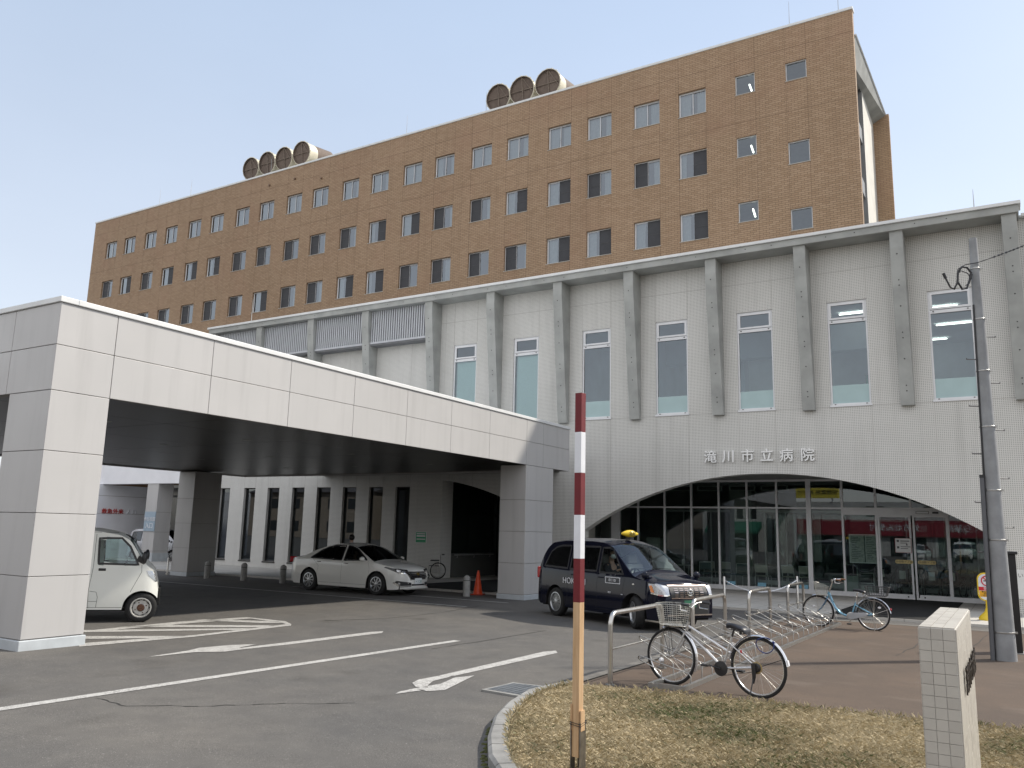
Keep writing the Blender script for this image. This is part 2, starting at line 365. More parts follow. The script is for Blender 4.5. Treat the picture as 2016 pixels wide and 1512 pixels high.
# raised tiled walkway along the front, its low kerb
w_ = MB()
def slab(mb, x0, x1, y0, y1, top, bot=-.3):
    mb.add([(x0,y0,gz(y0)+bot),(x1,y0,gz(y0)+bot),(x1,y1,gz(y1)+bot),(x0,y1,gz(y1)+bot),(x0,y0,gz(y0)+top),(x1,y0,gz(y0)+top),(x1,y1,gz(y1)+top),(x0,y1,gz(y1)+top)],
           [(4,5,6,7),(0,1,5,4),(1,2,6,5),(2,3,7,6),(3,0,4,7)])
slab(w_, -11.2, 6, 22.15, 40, .06); slab(w_, -40, -11.2, 21.4, 40, .06); struct('tiled_walkway', w_, WALK)
m_ = MB(); sheet(m_, [(-4.1, 22.2), (-1.55, 22.2), (-1.55, 30.5), (-4.1, 30.5)], .068); sheet(m_, [(-17.4, 21.5), (-13.6, 21.5), (-13.6, 30.0), (-17.4, 30.0)], .068)
struct('entrance_matting', m_, bricks('ribbed_mat', (.02, .02, .02), (.026, .026, .026), (.008, .008, .008), 3, .06, .012, off=0, rough=.9, stain=.2, vec=flat, bmp=.4))
# painted markings
p_ = MB()
def strip(mb, a, b, wd, off=.005):
    a, b = Vector(a), Vector(b); d = (b-a).normalized(); n = Vector((-d.y, d.x))*wd/2; k = 14
    for i in range(k):
        p, q = a+(b-a)*i/k, a+(b-a)*(i+1)/k; sheet(mb, [p-n, q-n, q+n, p+n], off)
strip(p_, (-8.36, 3.0), (-8.08, 11.75), .15)
strip(p_, (-19.5, 19.15), (-11.6, 19.15), .11); strip(p_, (-30, 17.3), (-11.66, 17.3), .11)
def Z7(*q): return PG(*[(x/1.8327, 1180+y/1.8327) for x, y in q])
sheet(p_, Z7((2005,186),(1960,190),(1585,276),(1640,277),(2012,194)), .005)
for poly in (((1640,272),(1585,277),(1510,291),(1487,303),(1500,317),(1545,322),(1545,310),(1562,296),(1620,282)), ((1425,343),(1440,335),(1500,322),(1520,330)), ((1500,322),(1590,306),(1640,284),(1712,276),(1605,329),(1540,333))):
    sheet(p_, Z7(*poly), .006)
sheet(p_, Z7((1383,116),(1340,118),(1000,160),(870,176),(880,181),(1050,163),(1378,122)), .005)
sheet(p_, Z7((925,163),(830,166),(720,176),(680,186),(537,208),(562,207),(700,192),(810,190),(880,181),(865,175)), .006)
for poly in (((285,160),(285,172),(700,136),(1048,96),(1038,90),(700,130)), ((285,134),(285,144),(560,141),(690,133)), ((285,112),(285,120),(860,111),(920,105)),
             ((420,101),(600,93),(985,95),(940,102),(600,101)), ((330,112),(640,82),(890,65),(905,70),(660,89),(420,110)), ((890,65),(905,70),(1020,86),(1048,97),(1052,91),(1030,80)), ((700,76),(740,73),(1000,80),(1020,86),(940,86))):
    sheet(p_, Z7(*poly), .006)
struct('road_marking', p_, PAINT)
c_ = MB()
def crack(pix, wd=.012, off=.003):
    pts = [G(*q) for q in pix]; rr = random.Random(len(pix))
    fine = []
    for a, b in zip(pts, pts[1:]):
        for i in range(6): fine.append(a.lerp(b, i/6) + Vector((rr.uniform(-.02, .02), rr.uniform(-.03, .03), 0)))
    for a, b in zip(fine, fine[1:]):
        d = (b-a); d.z = 0; d.normalize(); n = Vector((-d.y, d.x, 0))*wd*rr.uniform(.3, 1)
        c_.add([(q.x, q.y, gz(q.y)+off) for q in (a-n, b-n, b+n, a+n)], [(0, 1, 2, 3)])
crack([(185, 1375), (250, 1390), (420, 1390), (560, 1386), (730, 1384)]); crack([(640, 1222), (760, 1218), (870, 1206), (960, 1190)], .02)
crack([(850, 1278), (950, 1262), (1095, 1238)], .018)
crack([(1765, 1293), (1800, 1275), (1815, 1262)], .01, .017); crack([(1890, 1300), (1930, 1262), (1945, 1250)], .01, .017); crack([(1320,1380),(1420,1384),(1560,1392)], .006, .017)
struct('road_crack', c_, mat('crack_tar', (.03, .028, .026), .9, var=0))
# lawn with a curved raised kerb
outer = [(-.6, 4.28), (-1.2, 4.36), (-2.0, 4.58), (-2.7, 4.92), (-3.2, 5.26), (-3.56, 5.65), (-3.91, 6.18), (-4.27, 6.85), (-4.52, 7.5), (-4.70, 8.2), (-4.66, 8.75), (-4.58, 8.98)]
def inset(pts, d):
    out = []
    for i, p in enumerate(pts):
        a = Vector(pts[max(0, i-1)]); b = Vector(pts[min(len(pts)-1, i+1)]); t_ = (b-a).normalized(); out.append((p[0]+t_.y*d, p[1]-t_.x*d))
    return out
inner = inset(outer, .16)
lk = MB()
for i in range(len(outer)-1):
    for s0, s1 in ((0, .49), (.51, 1)):
        A, B = Vector(outer[i]).lerp(Vector(outer[i+1]), s0), Vector(outer[i]).lerp(Vector(outer[i+1]), s1)
        C_, D = Vector(inner[i]).lerp(Vector(inner[i+1]), s0), Vector(inner[i]).lerp(Vector(inner[i+1]), s1)
        A2, B2 = A.lerp(C_, .18), B.lerp(D, .18)
        z = lambda p, h: (p.x, p.y, gz(p.y)+h)
        lk.add([z(A, -.05), z(B, -.05), z(A, .08), z(B, .08), z(A2, .10), z(B2, .10), z(C_, .10), z(D, .10)], [(1, 0, 2, 3), (3, 2, 4, 5), (5, 4, 6, 7)])
struct('lawn_kerb', lk, KERB)
lawn_edge = [(-3.5, 9.02), (-2.43, 9.2), (-1.72, 9.26), (-.98, 9.34), (0, 9.47), (2.5, 9.7), (2.5, 4.5)]
lawn_poly = ccw(inner + lawn_edge)
def soil():
    return mat('dry_turf_soil', (.30, .25, .16), .95, var=.25, scale=5, bmp=.5, bscale=70, col2=(.19, .15, .075))
l_ = MB(); sheet(l_, lawn_poly, .075); struct('lawn_soil', l_, soil())
e_ = MB()
ep = [(-4.56, 8.99)] + [(-3.5, 9.05), (-2.43, 9.23), (-1.72, 9.29), (-.98, 9.37), (0, 9.5), (2.5, 9.73)]
for a, b in zip(ep, ep[1:]): e_.add([(a[0], a[1]-.05, gz(a[1])), (b[0], b[1]-.05, gz(b[1])), (a[0], a[1]-.05, gz(a[1])+.08), (b[0], b[1]-.05, gz(b[1])+.08), (a[0], a[1], gz(a[1])+.08), (b[0], b[1], gz(b[1])+.08), (a[0], a[1], gz(a[1])), (b[0], b[1], gz(b[1]))], [(0,1,3,2),(2,3,5,4),(4,5,7,6)])
struct('lawn_edging', e_, KERB)
def inside(p, poly):
    c = False; n = len(poly); x, y = p
    for i in range(n):
        x1, y1 = poly[i]; x2, y2 = poly[i-1]
        if (y1 > y) != (y2 > y) and x < (x2-x1)*(y-y1)/(y2-y1)+x1: c = not c
    return c
def grass():
    rs = np.random.RandomState(3); V = []; F = []; MI = []
    xs = rs.uniform(-4.75, 1.7, 190000); ys = rs.uniform(4.6, 9.75, 190000)
    patch = lambda x, y: math.sin(x*2.1+1.3*math.sin(y*1.7))*.5+math.sin(y*2.9+x*1.1)*.3+math.sin(x*5.3-y*4.1)*.25
    n = 0
    for x, y in zip(xs, ys):
        if not inside((x, y), lawn_poly): continue
        pt = patch(x, y) + rs.normal(0, .45)
        if rs.rand() < .18: continue
        a = rs.uniform(0, 2*PI); h = rs.uniform(.012, .042)*(1.25 if pt > .3 else 1); lean = rs.uniform(.5, 2.2)*h; wd = rs.uniform(.0016, .0034)
        dx, dy = math.cos(a), math.sin(a); z = gz(y)+.073
        V += [(x-dy*wd, y+dx*wd, z), (x+dy*wd, y-dx*wd, z), (x+dx*lean*.45+dy*wd*.7, y+dy*lean*.45-dx*wd*.7, z+h*.75), (x+dx*lean, y+dy*lean, z+h)]
        F += [(n, n+1, n+2), (n, n+2, n+3)]; n += 4
        k = 0 if pt < .05 else (1 if pt < .75 else (2 if pt < 1.1 else 3)); MI += [k, k]
    ring = [(Vector(inner[i]), Vector(inner[i+1])) for i in range(len(inner)-1)] + [(Vector(a), Vector(b)) for a, b in zip(ep, ep[1:])]
    for a, b in ring:                                   # longer untrimmed blades hang over the edges
        for _ in range(int((b-a).length*420)):
            p = a.lerp(b, rs.rand()); a_ = rs.uniform(0, 2*PI); dx, dy = math.cos(a_), math.sin(a_); h = rs.uniform(.03, .085); ln = rs.uniform(.02, .07); x, y = p.x+rs.normal(0, .015)-(0.02 if False else 0), p.y-abs(rs.normal(0, .03)); z = gz(y)+.075; wd = .0026
            if not inside((x, y), lawn_poly): continue
            V += [(x-dy*wd, y+dx*wd, z), (x+dy*wd, y-dx*wd, z), (x+dx*ln*.4+dy*wd*.7, y+dy*ln*.4-dx*wd*.7, z+h*.7), (x+dx*ln, y+dy*ln, z+h)]
            F += [(n, n+1, n+2), (n, n+2, n+3)]; n += 4; k = int(rs.choice((0, 0, 1, 1, 2))); MI += [k, k]
    mb = MB(); mb.v = V; mb.f = F; mb.m = MI; return mb
gm = [mat('straw_grass', (.54, .45, .285), .8, var=.15, scale=9), mat('tan_grass', (.41, .34, .205), .8, var=.15, scale=9), mat('olive_grass', (.23, .22, .12), .8, var=.15, scale=9), mat('green_grass', (.115, .14, .045), .8, var=.15, scale=9)]
tag(obj('dry_grass', grass(), gm), 'short dry tan lawn grass with green patches inside the kerb', 'grass', kind='stuff')
ms = MB()
rs = random.Random(4)
for i in range(90):
    u = rs.uniform(3.2, 8.5); i0 = int(u); p = Vector(outer[i0]).lerp(Vector(outer[i0+1]), u-i0); ms.ball((p.x-rs.uniform(0, .05), p.y, gz(p.y)+.0), (rs.uniform(.01, .03), rs.uniform(.015, .05), .012), 6, 4)
tag(obj('moss', ms, mat('moss_green', (.09, .095, .025), .95, var=.3, scale=30, bmp=.5)), 'strip of olive moss along the foot of the curved kerb', 'moss', kind='stuff')
# drain
dr = thing('drain_grate', 'square steel drain grate with concrete rim beside the curved kerb', 'drain grate', (-4.95, 8.55, gz(8.55)), 0)
q = [(-5.31, 8.23), (-4.62, 8.16), (-4.60, 8.93), (-5.27, 8.86)]
c0 = Vector((sum(p[0] for p in q)/4, sum(p[1] for p in q)/4))
f_ = MB(); qi = [tuple(c0+(Vector(p)-c0)*.84) for p in q]
for i in range(4):
    a, b, c, d = q[i], q[(i+1) % 4], qi[(i+1) % 4], qi[i]; f_.add([(p[0], p[1], gz(p[1])+.022) for p in (a, b, c, d)] + [(p[0], p[1], gz(p[1])-.03) for p in (a, b, c, d)], [(0,1,2,3),(1,0,4,5),(3,2,6,7)])
obj('rim', f_, KERB, dr)
f_ = MB(); sheet(f_, qi, .004); obj('pit', f_, BLACK, dr)
f_ = MB()
for i in range(9):
    s = i/8; a, b = Vector(qi[0]).lerp(Vector(qi[1]), s), Vector(qi[3]).lerp(Vector(qi[2]), s); f_.tube([(a.x, a.y, gz(a.y)+.018), (b.x, b.y, gz(b.y)+.018)], .011, 4)
for i in range(16):
    s = (i+.5)/16; a, b = Vector(qi[0]).lerp(Vector(qi[3]), s), Vector(qi[1]).lerp(Vector(qi[2]), s); f_.tube([(a.x, a.y, gz(a.y)+.016), (b.x, b.y, gz(b.y)+.016)], .012, 4)
obj('bars', f_, mat('galvanised_grate', (.28, .30, .32), .45, metal=.6, var=.15, scale=10), dr)

# ------------------------------------------------------------------ walls with openings
def wall_face(mb, Y, x0, x1, lo, z1, holes=(), extra=(), reveal=.12, m=0, mr=None, lo_reveal=0):
    """a wall looking to -Y; lo(x) its lower edge (an arch follows it); holes = (xa, za, xb, zb)"""
    br = sorted(set([round(v, 4) for v in (x0, x1, *extra, *[h[0] for h in holes], *[h[2] for h in holes]) if x0-1e-6 <= v <= x1+1e-6]))
    for a, b in zip(br, br[1:]):
        la, lb = lo(a+1e-4), lo(b-1e-4); mid = (a+b)/2
        hs = sorted([(h[1], h[3]) for h in holes if h[0] < mid < h[2]])
        cur = None
        for za, zb in hs + [(z1, None)]:
            p, q = (la, lb) if cur is None else (cur, cur)
            if za > max(p, q): mb.quad((a, Y, p), (b, Y, q), (b, Y, za), (a, Y, za), m)
            cur = zb
        if lo_reveal and max(la, lb) > .2: mb.quad((a, Y, la), (a, Y+lo_reveal, la), (b, Y+lo_reveal, lb), (b, Y, lb), m)
    r = m if mr is None else mr
    for xa, za, xb, zb in holes:
        y2 = Y+reveal
        mb.quad((xa, Y, za), (xa, y2, za), (xa, y2, zb), (xa, Y, zb), r); mb.quad((xb, Y, zb), (xb, y2, zb), (xb, y2, za), (xb, Y, za), r)
        mb.quad((xa, Y, zb), (xa, y2, zb), (xb, y2, zb), (xb, Y, zb), r); mb.quad((xa, Y, za), (xb, Y, za), (xb, y2, za), (xa, y2, za), r)
    return mb
def frame_rect(mb, x0, z0, x1, z1, y0, y1, wd, m=0):
    mb.box(x0, y0, z0, x0+wd, y1, z1, m); mb.box(x1-wd, y0, z0, x1, y1, z1, m); mb.box(x0+wd, y0+.001, z0, x1-wd, y1-.001, z0+wd, m); mb.box(x0+wd, y0+.001, z1-wd, x1-wd, y1-.001, z1, m); return mb
def curtain_mb(x0, x1, z0, z1, y, amp=.03, waves=9, flare=0.):
    mb = MB(); n = waves*6; vs = []
    for i in range(n+1):
        s = i/n; yy = y + amp*math.sin(s*waves*2*PI)
        for k in range(4):
            zz = z1+(z0-z1)*k/3; vs.append((x0+(x1-x0)*s*(1-flare*(.5-abs(k/3-.6))), yy, zz))
    return mb.add(vs, [(i*4+k, i*4+k+1, (i+1)*4+k+1, (i+1)*4+k) for i in range(n) for k in range(3)])

# ------------------------------------------------------------------ brick ward tower
TY = 45.0; TX0, TX1 = -76.3, -5.74; TZ = 30.82
tower = thing('ward_tower', 'tall tan brick hospital block with rows of windows behind the tiled hall', 'building', (-41, TY, -.4))
cols = [-73.25, -70.35, -67.2, -64.2, -60.95, -58.0, -54.75, -51.8, -48.6, -45.7, -42.5, -39.55, -36.4, -33.5, -30.3, -27.35, -24.1, -21.2, -17.95, -15.0]
rows = [(26.82, 28.42), (22.83, 24.51), (18.86, 20.6), (14.9, 16.6)]
WW = .86; holes = []
for z0, z1 in rows:
    for x in cols: holes.append((x-WW, z0, x+WW, z1))
sq = [(-11.78, .575, [(27.36, 28.6), (23.43, 24.66), (19.46, 20.64)]), (-8.87, .58, [(27.46, 28.6), (22.38, 23.72), (18.46, 19.72)])]
for x, hw, zz in sq:
    for z0, z1 in zz: holes.append((x-hw, z0, x+hw, z1))
mb = MB(); wall_face(mb, TY, TX0, TX1, lambda x: 5., TZ, holes, reveal=.26)
mb.quad((TX1, TY, 5), (TX1, TY+.42, 5), (TX1, TY+.42, TZ), (TX1, TY, TZ)); mb.quad((TX1, TY+.42, 5), (-6.2, TY+.42, 5), (-6.2, TY+.42, TZ), (TX1, TY+.42, TZ))
mb.quad((TX0, 58, 5), (TX0, TY, 5), (TX0, TY, TZ), (TX0, 58, TZ))
mb.quad((-6.2, 54.0, 5), (-5.05, 54.0, 5), (-5.05, 54.0, 28.6), (-6.2, 54.0, 28.6)); mb.quad((-5.05, 54.0, 5), (-5.05, 54.32, 5), (-5.05, 54.32, 28.6), (-5.05, 54.0, 28.6)); mb.quad((-6.2, 54, 28.6), (-5.05, 54, 28.6), (-5.05, 54.32, 28.6), (-6.2, 54.32, 28.6)); mb.quad((-5.05, 54.32, 5), (-6.2, 54.32, 5), (-6.2, 54.32, 28.6), (-5.05, 54.32, 28.6)); mb.quad((-6.2, 54.32, 5), (-6.2, 58, 5), (-6.2, 58, 28.6), (-6.2, 54.32, 28.6))
mb.quad((-6.2, 58, 5), (TX0, 58, 5), (TX0, 58, TZ-.8), (-6.2, 58, TZ-.8))
obj('brick_wall', mb, BRICK, tower)
mb = MB(); mb.box(TX0-.05, TY-.05, TZ, TX1+.05, TY+.5, TZ+.16); mb.box(TX0-.05, TY+.5, TZ, TX0+.4, 58, TZ+.16)
obj('coping', mb, CAPW, tower, bevel=.02)
mb = MB(); mb.box(TX0+.1, TY+.45, 30.0, -6.3, 57.9, 30.3); obj('roof', mb, CONC, tower)
# recessed end wall with stacked windows and a thin eave
mb = MB(); ew = [(46.6, 27.9, 26.0), (46.6, 25.0, 22.6), (46.6, 21.4, 18.8), (46.6, 17.6, 15.0)]
ys = [45.42, 46.6, 49.4, 54.0]
mb.quad((-6.0, 45.42, 5), (-6.0, 46.6, 5), (-6.0, 46.6, 28.3), (-6.0, 45.42, 28.3)); mb.quad((-6.0, 49.4, 5), (-6.0, 54, 5), (-6.0, 54, 28.3), (-6.0, 49.4, 28.3))
obj('end_wall', mb, mat('white_render', (.66, .64, .58), .8, var=.07, scale=1.2), tower)
mb = MB()
mb.quad((-6.32, 46.6, 5), (-6.32, 49.4, 5), (-6.32, 49.4, 28.3), (-6.32, 46.6, 28.3)); mb.quad((-6.0, 46.6, 5), (-6.32, 46.6, 5), (-6.32, 46.6, 28.3), (-6.0, 46.6, 28.3)); mb.quad((-6.32, 49.4, 5), (-6.0, 49.4, 5), (-6.0, 49.4, 28.3), (-6.32, 49.4, 28.3))
for z in (25.3, 21.9, 18.2): mb.box(-6.31, 46.6, z-.55, -6.1, 49.4, z+.35)
obj('end_window_band', mb, mat('grey_panel', (.26, .265, .27), .5, var=.05), tower)
mb = MB()
for z in (25.65, 22.25, 18.55): mb.box(-6.315, 46.75, z+.05, -6.29, 49.25, z+2.0)
obj('end_window', mb, PANE_S, tower)
mb = MB(); A0, A1 = (-5.70, 45.43, 29.38), (-5.27, 54.0, 28.50); B0, B1 = (-6.05, 45.43, 28.1), (-6.05, 54.0, 28.1)
up_ = lambda p, h: (p[0], p[1], p[2]+h)
mb.quad(B0, B1, A1, A0); mb.quad(A0, A1, up_(A1, .1), up_(A0, .1)); mb.quad(up_(A0, .1), up_(A1, .1), (-6.3, 54, 29.2), (-6.3, 45.43, 30.0)); mb.quad(B0, A0, up_(A0, .1), (-6.3, 45.43, 30.0)); mb.quad(A1, B1, (-6.3, 54, 29.2), up_(A1, .1)); obj('eave', mb, CONC, tower)
mb = MB(); mb.tube([(A0[0]+.02, A0[1], A0[2]+.1), (A1[0]+.02, A1[1], A1[2]+.1)], .06, 6); obj('eave_trim', mb, CAPW, tower)
# movement joints in the brickwork
mb = MB(); JM = mat('sealant_joint', (.185, .122, .08), .9, var=0)
for i, x in enumerate(cols):
    for e in (-WW, WW):
        zz = [5.] + [v for r in rows[::-1] for v in r] + [TZ]
        for a, b in zip(zz[::2], zz[1::2]): mb.box(x+e-.009, TY-.003, a, x+e+.009, TY+.01, b)
for x, hw, zs in sq:
    for e in (-hw, hw):
        zz = [5.] + [v for r in zs[::-1] for v in r] + [TZ]
        for a, b in zip(zz[::2], zz[1::2]): mb.box(x+e-.009, TY-.003, a, x+e+.009, TY+.01, b)
for z in (29.5, 25.6, 21.6, 17.6): mb.box(TX0, TY-.0035, z-.009, TX1, TY+.01, z+.009)
obj('movement_joint', mb, JM, tower)
SILLM = mat('stone_sill', (.50, .47, .42), .6, var=.06)
# rooms behind the glass
mb = MB(); mb.quad((TX0+.2, TY+3.2, 12), (TX1-.4, TY+3.2, 12), (TX1-.4, TY+3.2, 30), (TX0+.2, TY+3.2, 30))
for z in (29.3, 25.4, 21.4, 17.4, 14.0): mb.box(TX0+.2, TY+.27, z-.3, TX1-.4, TY+3.2, z)
for a, b in zip(cols[1::2], cols[2::2]): mb.box((a+b)/2-.07, TY+.27, 14, (a+b)/2+.07, TY+3.2, 29)
obj('ward_interior', mb, ROOMW, tower)
dark2 = 'LRLRRRLLLLLRRLLRRLLR'; dark3 = 'LLLLLLLRLLRRLLLLRRRR'
yf = TY+.16
def win_meshes(dark):
    """frame of a two-sash slider plus panes; dark = side with the insect screen"""
    h0, h1 = 0, 1
    return None
def tower_window(x, z0, z1, dark, ri, ci):
    rr = random.Random(ci*7+ri*31)
    fr = MB(); frame_rect(fr, x-WW, z0, x+WW, z1, yf, yf+.09, .045)
    frame_rect(fr, x-WW+.045, z0+.045, x+.03, z1-.045, yf+.02, yf+.05, .04); frame_rect(fr, x-.03, z0+.045, x+WW-.045, z1-.045, yf+.05, yf+.08, .04)
    f = obj('window', fr, WHITE_AL, tower)
    sm = MB(); sm.box(x-WW-.03, TY-.035, z0-.035, x+WW+.03, TY+.2, z0-.002); setparent(obj('sill', sm, SILLM, tower), f)
    pn = MB(); pn.quad((x-WW+.06, yf+.04, z0+.06), (x, yf+.04, z0+.06), (x, yf+.04, z1-.06), (x-WW+.06, yf+.04, z1-.06)); pn.quad((x, yf+.065, z0+.06), (x+WW-.06, yf+.065, z0+.06), (x+WW-.06, yf+.065, z1-.06), (x, yf+.065, z1-.06))
    p = obj('pane', pn, PANE_S, tower); setparent(p, f)
    if dark:
        s0, s1 = (x-WW+.05, x+.01) if dark == 'L' else (x-.01, x+WW-.05); sm = MB(); sm.quad((s0, yf+.008, z0+.05), (s1, yf+.008, z0+.05), (s1, yf+.008, z1-.05), (s0, yf+.008, z1-.05))
        sc = obj('insect_screen', sm, SCREEN, tower); setparent(sc, f)
        bm = MB(); frame_rect(bm, s0, z0+.05, s1, z1-.05, yf-.006, yf+.006, .03); zm = z0+(z1-z0)*.47; bm.box(s0+.03, yf-.005, zm, s1-.03, yf+.005, zm+.035); setparent(obj('screen_frame', bm, mat('bronze_screen_frame', (.06, .06, .065), .5), tower), f)
    if ri == 0: spans = [(x-WW, x-WW+rr.uniform(.5, .95)), (x+WW-rr.uniform(.45, .85), x+WW)]
    else: spans = [(x-WW+.0, x-WW+rr.uniform(.3, .75))] if dark == 'R' else [(x+WW-rr.uniform(.2, .7), x+WW)]
    cm = MB()
    for a, b in spans:
        q = curtain_mb(a, b, z0-.1, z1+.02, yf+.22, .03, max(3, int((b-a)*9)), rr.uniform(0, .25)); cm.add(q.v, q.f)
    setparent(obj('curtain', cm, LACE, tower, smooth=180), f)
def setparent(o, p):
    """hang a mesh built in world coordinates under a part of the same thing"""
    o.parent = p
for ri, (z0, z1) in enumerate(rows):
    for ci, x in enumerate(cols):
        if ri == 3: continue
        if ri == 2 and ci < 2: pass
        tower_window(x, z0, z1, None if ri == 0 else (dark2 if ri == 1 else dark3)[ci], ri, ci)
for k, (x, hw, zz) in enumerate(sq):
    for z0, z1 in zz:
        fr = MB(); frame_rect(fr, x-hw, z0, x+hw, z1, yf-.06, yf+.06, .05); f = obj('square_window', fr, WHITE_AL, tower)
        sm = MB(); sm.box(x-hw-.03, TY-.035, z0-.035, x+hw+.03, TY+.2, z0-.002); setparent(obj('sill', sm, SILLM, tower), f)
        pn = MB(); pn.quad((x-hw+.05, yf, z0+.05), (x+hw-.05, yf, z0+.05), (x+hw-.05, yf, z1-.05), (x-hw+.05, yf, z1-.05)); setparent(obj('pane', pn, PANE, tower), f)
        if k == 0:
            lm = MB(); lm.tube([(x+.0, yf+.9, z0+1.1), (x+.22, yf+.5, z0+.45)], .05, 6); setparent(obj('stair_lamp', lm, LAMP, tower), f)
mb = MB()
for z in (13.3,): pass
for px, py in ((1619, 18), (1672, 0), (858, 232), (679, 288)):
    p = YP(px, py, TY+.3)
for x in (-62.5, -52.1, -37.5, -30.3, -9.2, -6.5, -67): mb.tube([(x, TY+.4, TZ+.1), (x, TY+.4, TZ+1.9)], [.022, .008], 5); mb.box(x-.06, TY+.34, TZ+.15, x+.06, TY+.46, TZ+.28)
obj('lightning_rod', mb, GREY_AL, tower)
mb = MB()
for px, py in ((581, 352), (633, 351), (531, 365)):
    p = YP(px, py, TY); mb.lathe([(0, 0), (.10, 0), (.10, .1), (0, .12)], 12, facing(p.x, TY-.001, p.z, '-y'))
obj('vent_cap', mb, mat('brown_vent', (.2, .12, .07), .5), tower)
# horn-shaped roof ducts
CREAM = mat('cream_duct', (.66, .61, .48), .5, var=.07, scale=2); DIN = mat('duct_inside', (.17, .13, .105), .8, var=.12, scale=3)
def horn(px, py, label):
    p = YP(px, py, TY+1.2); rr = .97
    t_ = thing('roof_duct', label, 'roof duct', (p.x, TY+1.2, TZ-.5), 0, 'round ducts on the tower roof')
    M = Matrix.Translation(p) @ Matrix.Rotation(R(-90+8), 4, 'X')
    a = MB(); a.lathe([(rr, 0), (rr+.05, .02), (rr+.05, .12), (rr, .16), (rr*.97, 1.0), (rr*.94, 2.0), (rr*.9, 3.0)], 36, M); a.lathe([(rr-.03, 3.0), (rr-.03, .02), (rr, 0)], 36, M, 1)
    for k in range(16):
        q = 2*PI*k/16; a.obox(M @ Matrix.Translation(((rr+.06)*math.cos(q), (rr+.06)*math.sin(q), .05)), .06, .06, .05, 0)
    obj('duct_shell', a, [CREAM, DIN], t_, smooth=35)
    b = MB(); b.lathe([(0, .16), (rr-.035, .16)], 36, M); obj('duct_baffle', b, DIN, t_)
    c = MB()
    for q in ((-rr, 0, rr, 0), (0, -rr, 0, rr)): c.tube([M @ Vector((q[0], q[1], .1)), M @ Vector((q[2], q[3], .1))], .028, 6)
    c.tube([M @ Vector((.05, -rr*.93, .12)), M @ Vector((rr*.85, rr*.35, .12))], .03, 6)
    obj('brace', c, mat('duct_brace', (.24, .19, .15), .6), t_)
    d = MB()
    for s in (-.5, .5): d.tube([M @ Vector((s, rr*.75, .6)), Vector((p.x+s, TY+1.9, TZ-.5))], .05, 6)
    obj('duct_leg', d, GREY_AL, t_)
for i, (px, py) in enumerate(((980, 192), (1027, 177), (1078, 163))): horn(px, py, ('left', 'middle', 'right')[i]+'most'*(i != 1)+' of the three cream round ducts on the roof above the ward windows')
for i, (px, py) in enumerate(((493, 332), (525, 321), (558, 312), (593, 301))): horn(px, py, ('leftmost', 'second from left', 'third from left', 'rightmost')[i]+' of the four cream round ducts at the far end of the roof')
# ------------------------------------------------------------------ tiled front hall
WY, GY = 26.5, 30.6; HX0, HX1 = -33.2, 1.2; HZ = 10.85
hall = thing('front_hall', 'pale mosaic tiled hospital hall with concrete fins, tall windows and an arched glass entrance', 'building', (-16, WY, -.25))
fins = [.29, -2.6, -5.39, -8.25, -11.19, -14.0, -16.93, -19.9, -23.26, -26.45, -29.74, -32.95]
wins = [(-1.74, -.58), (-4.58, -3.42), (-7.43, -6.27), (-10.28, -9.12), (-13.12, -11.98), (-16.06, -14.95), (-18.88, -17.77)]
WZ0, WZ1 = 5.76, 9.03
slots = [(-32.15, -31.45), (-30.5, -29.75), (-28.95, -28.2), (-27.4, -26.65), (-25.9, -25.1), (-24.4, -23.65), (-22.95, -22.2), (-21.55, -20.8)]
RA = 11.37
def arch(x):
    for xc, a, b in ((-6.7, -13.0, -.35), (-20.5, -19.2, -14.6)):
        if a <= x <= b: return 3.70 - RA + math.sqrt(max(0, RA*RA-(x-xc)**2))
    return -.5
xs = [-13.0+(12.65)*i/70 for i in range(71)] + [-19.2+4.6*i/30 for i in range(31)]
holes = [(a, WZ0, b, WZ1) for a, b in wins] + [(a, .12, b, 3.38) for a, b in slots]
mb = MB(); wall_face(mb, WY, HX0, HX1, arch, HZ, holes, xs, reveal=.14, lo_reveal=.4)
for x, a in ((-13.0, 1), (-.35, 0), (-19.2, 0), (-14.6, 1)):
    z = arch(x); mb.quad((x, WY, -.5), (x, WY+.4, -.5), (x, WY+.4, z), (x, WY, z))
mb.quad((HX1, WY, -.5), (HX1, 44.9, -.5), (HX1, 44.9, HZ), (HX1, WY, HZ)); mb.quad((HX0, 44.9, -.5), (HX0, WY, -.5), (HX0, WY, HZ), (HX0, 44.9, HZ))
mb.quad((-19.2, WY+.4, -.5), (-19.2, GY, -.5), (-19.2, GY, 3.8), (-19.2, WY+.4, 3.8)); mb.quad((-14.6, GY, -.5), (-14.6, WY+.4, -.5), (-14.6, WY+.4, 3.8), (-14.6, GY, 3.8))
mb.quad((-14.5, WY+.4, -.5), (-14.5, GY, -.5), (-14.5, GY, 3.8), (-14.5, WY+.4, 3.8)); mb.quad((-13.0, WY+.4, -.5), (-14.5, WY+.4, -.5), (-14.5, WY+.4, 3.8), (-13.0, WY+.4, 3.8)); mb.quad((-.35, GY, -.5), (-.35, WY+.4, -.5), (-.35, WY+.4, 3.8), (-.35, GY, 3.8))
obj('tiled_wall', mb, TILE, hall)
JT = mat('tile_joint', (.44, .43, .41), .9, var=0)
mb = MB()
def hj(x0, x1, z): mb.box(x0, WY-.0025, z-.007, x1, WY+.01, z+.007)
def vj(x, z0, z1): mb.box(x-.007, WY-.003, z0, x+.007, WY+.01, z1)
hj(-33, 1.2, 5.70); hj(-33, 1.2, 10.0)
for a, b in wins:
    for x in (a, b): vj(x, WZ1, HZ-.1); vj(x, max(arch(x), 0)+.02, WZ0-.05)
for x in (-19.3, -21, -22.2, -24.4, -25.6, -27.6, -28.8, -30.9): vj(x, 3.5, HZ)
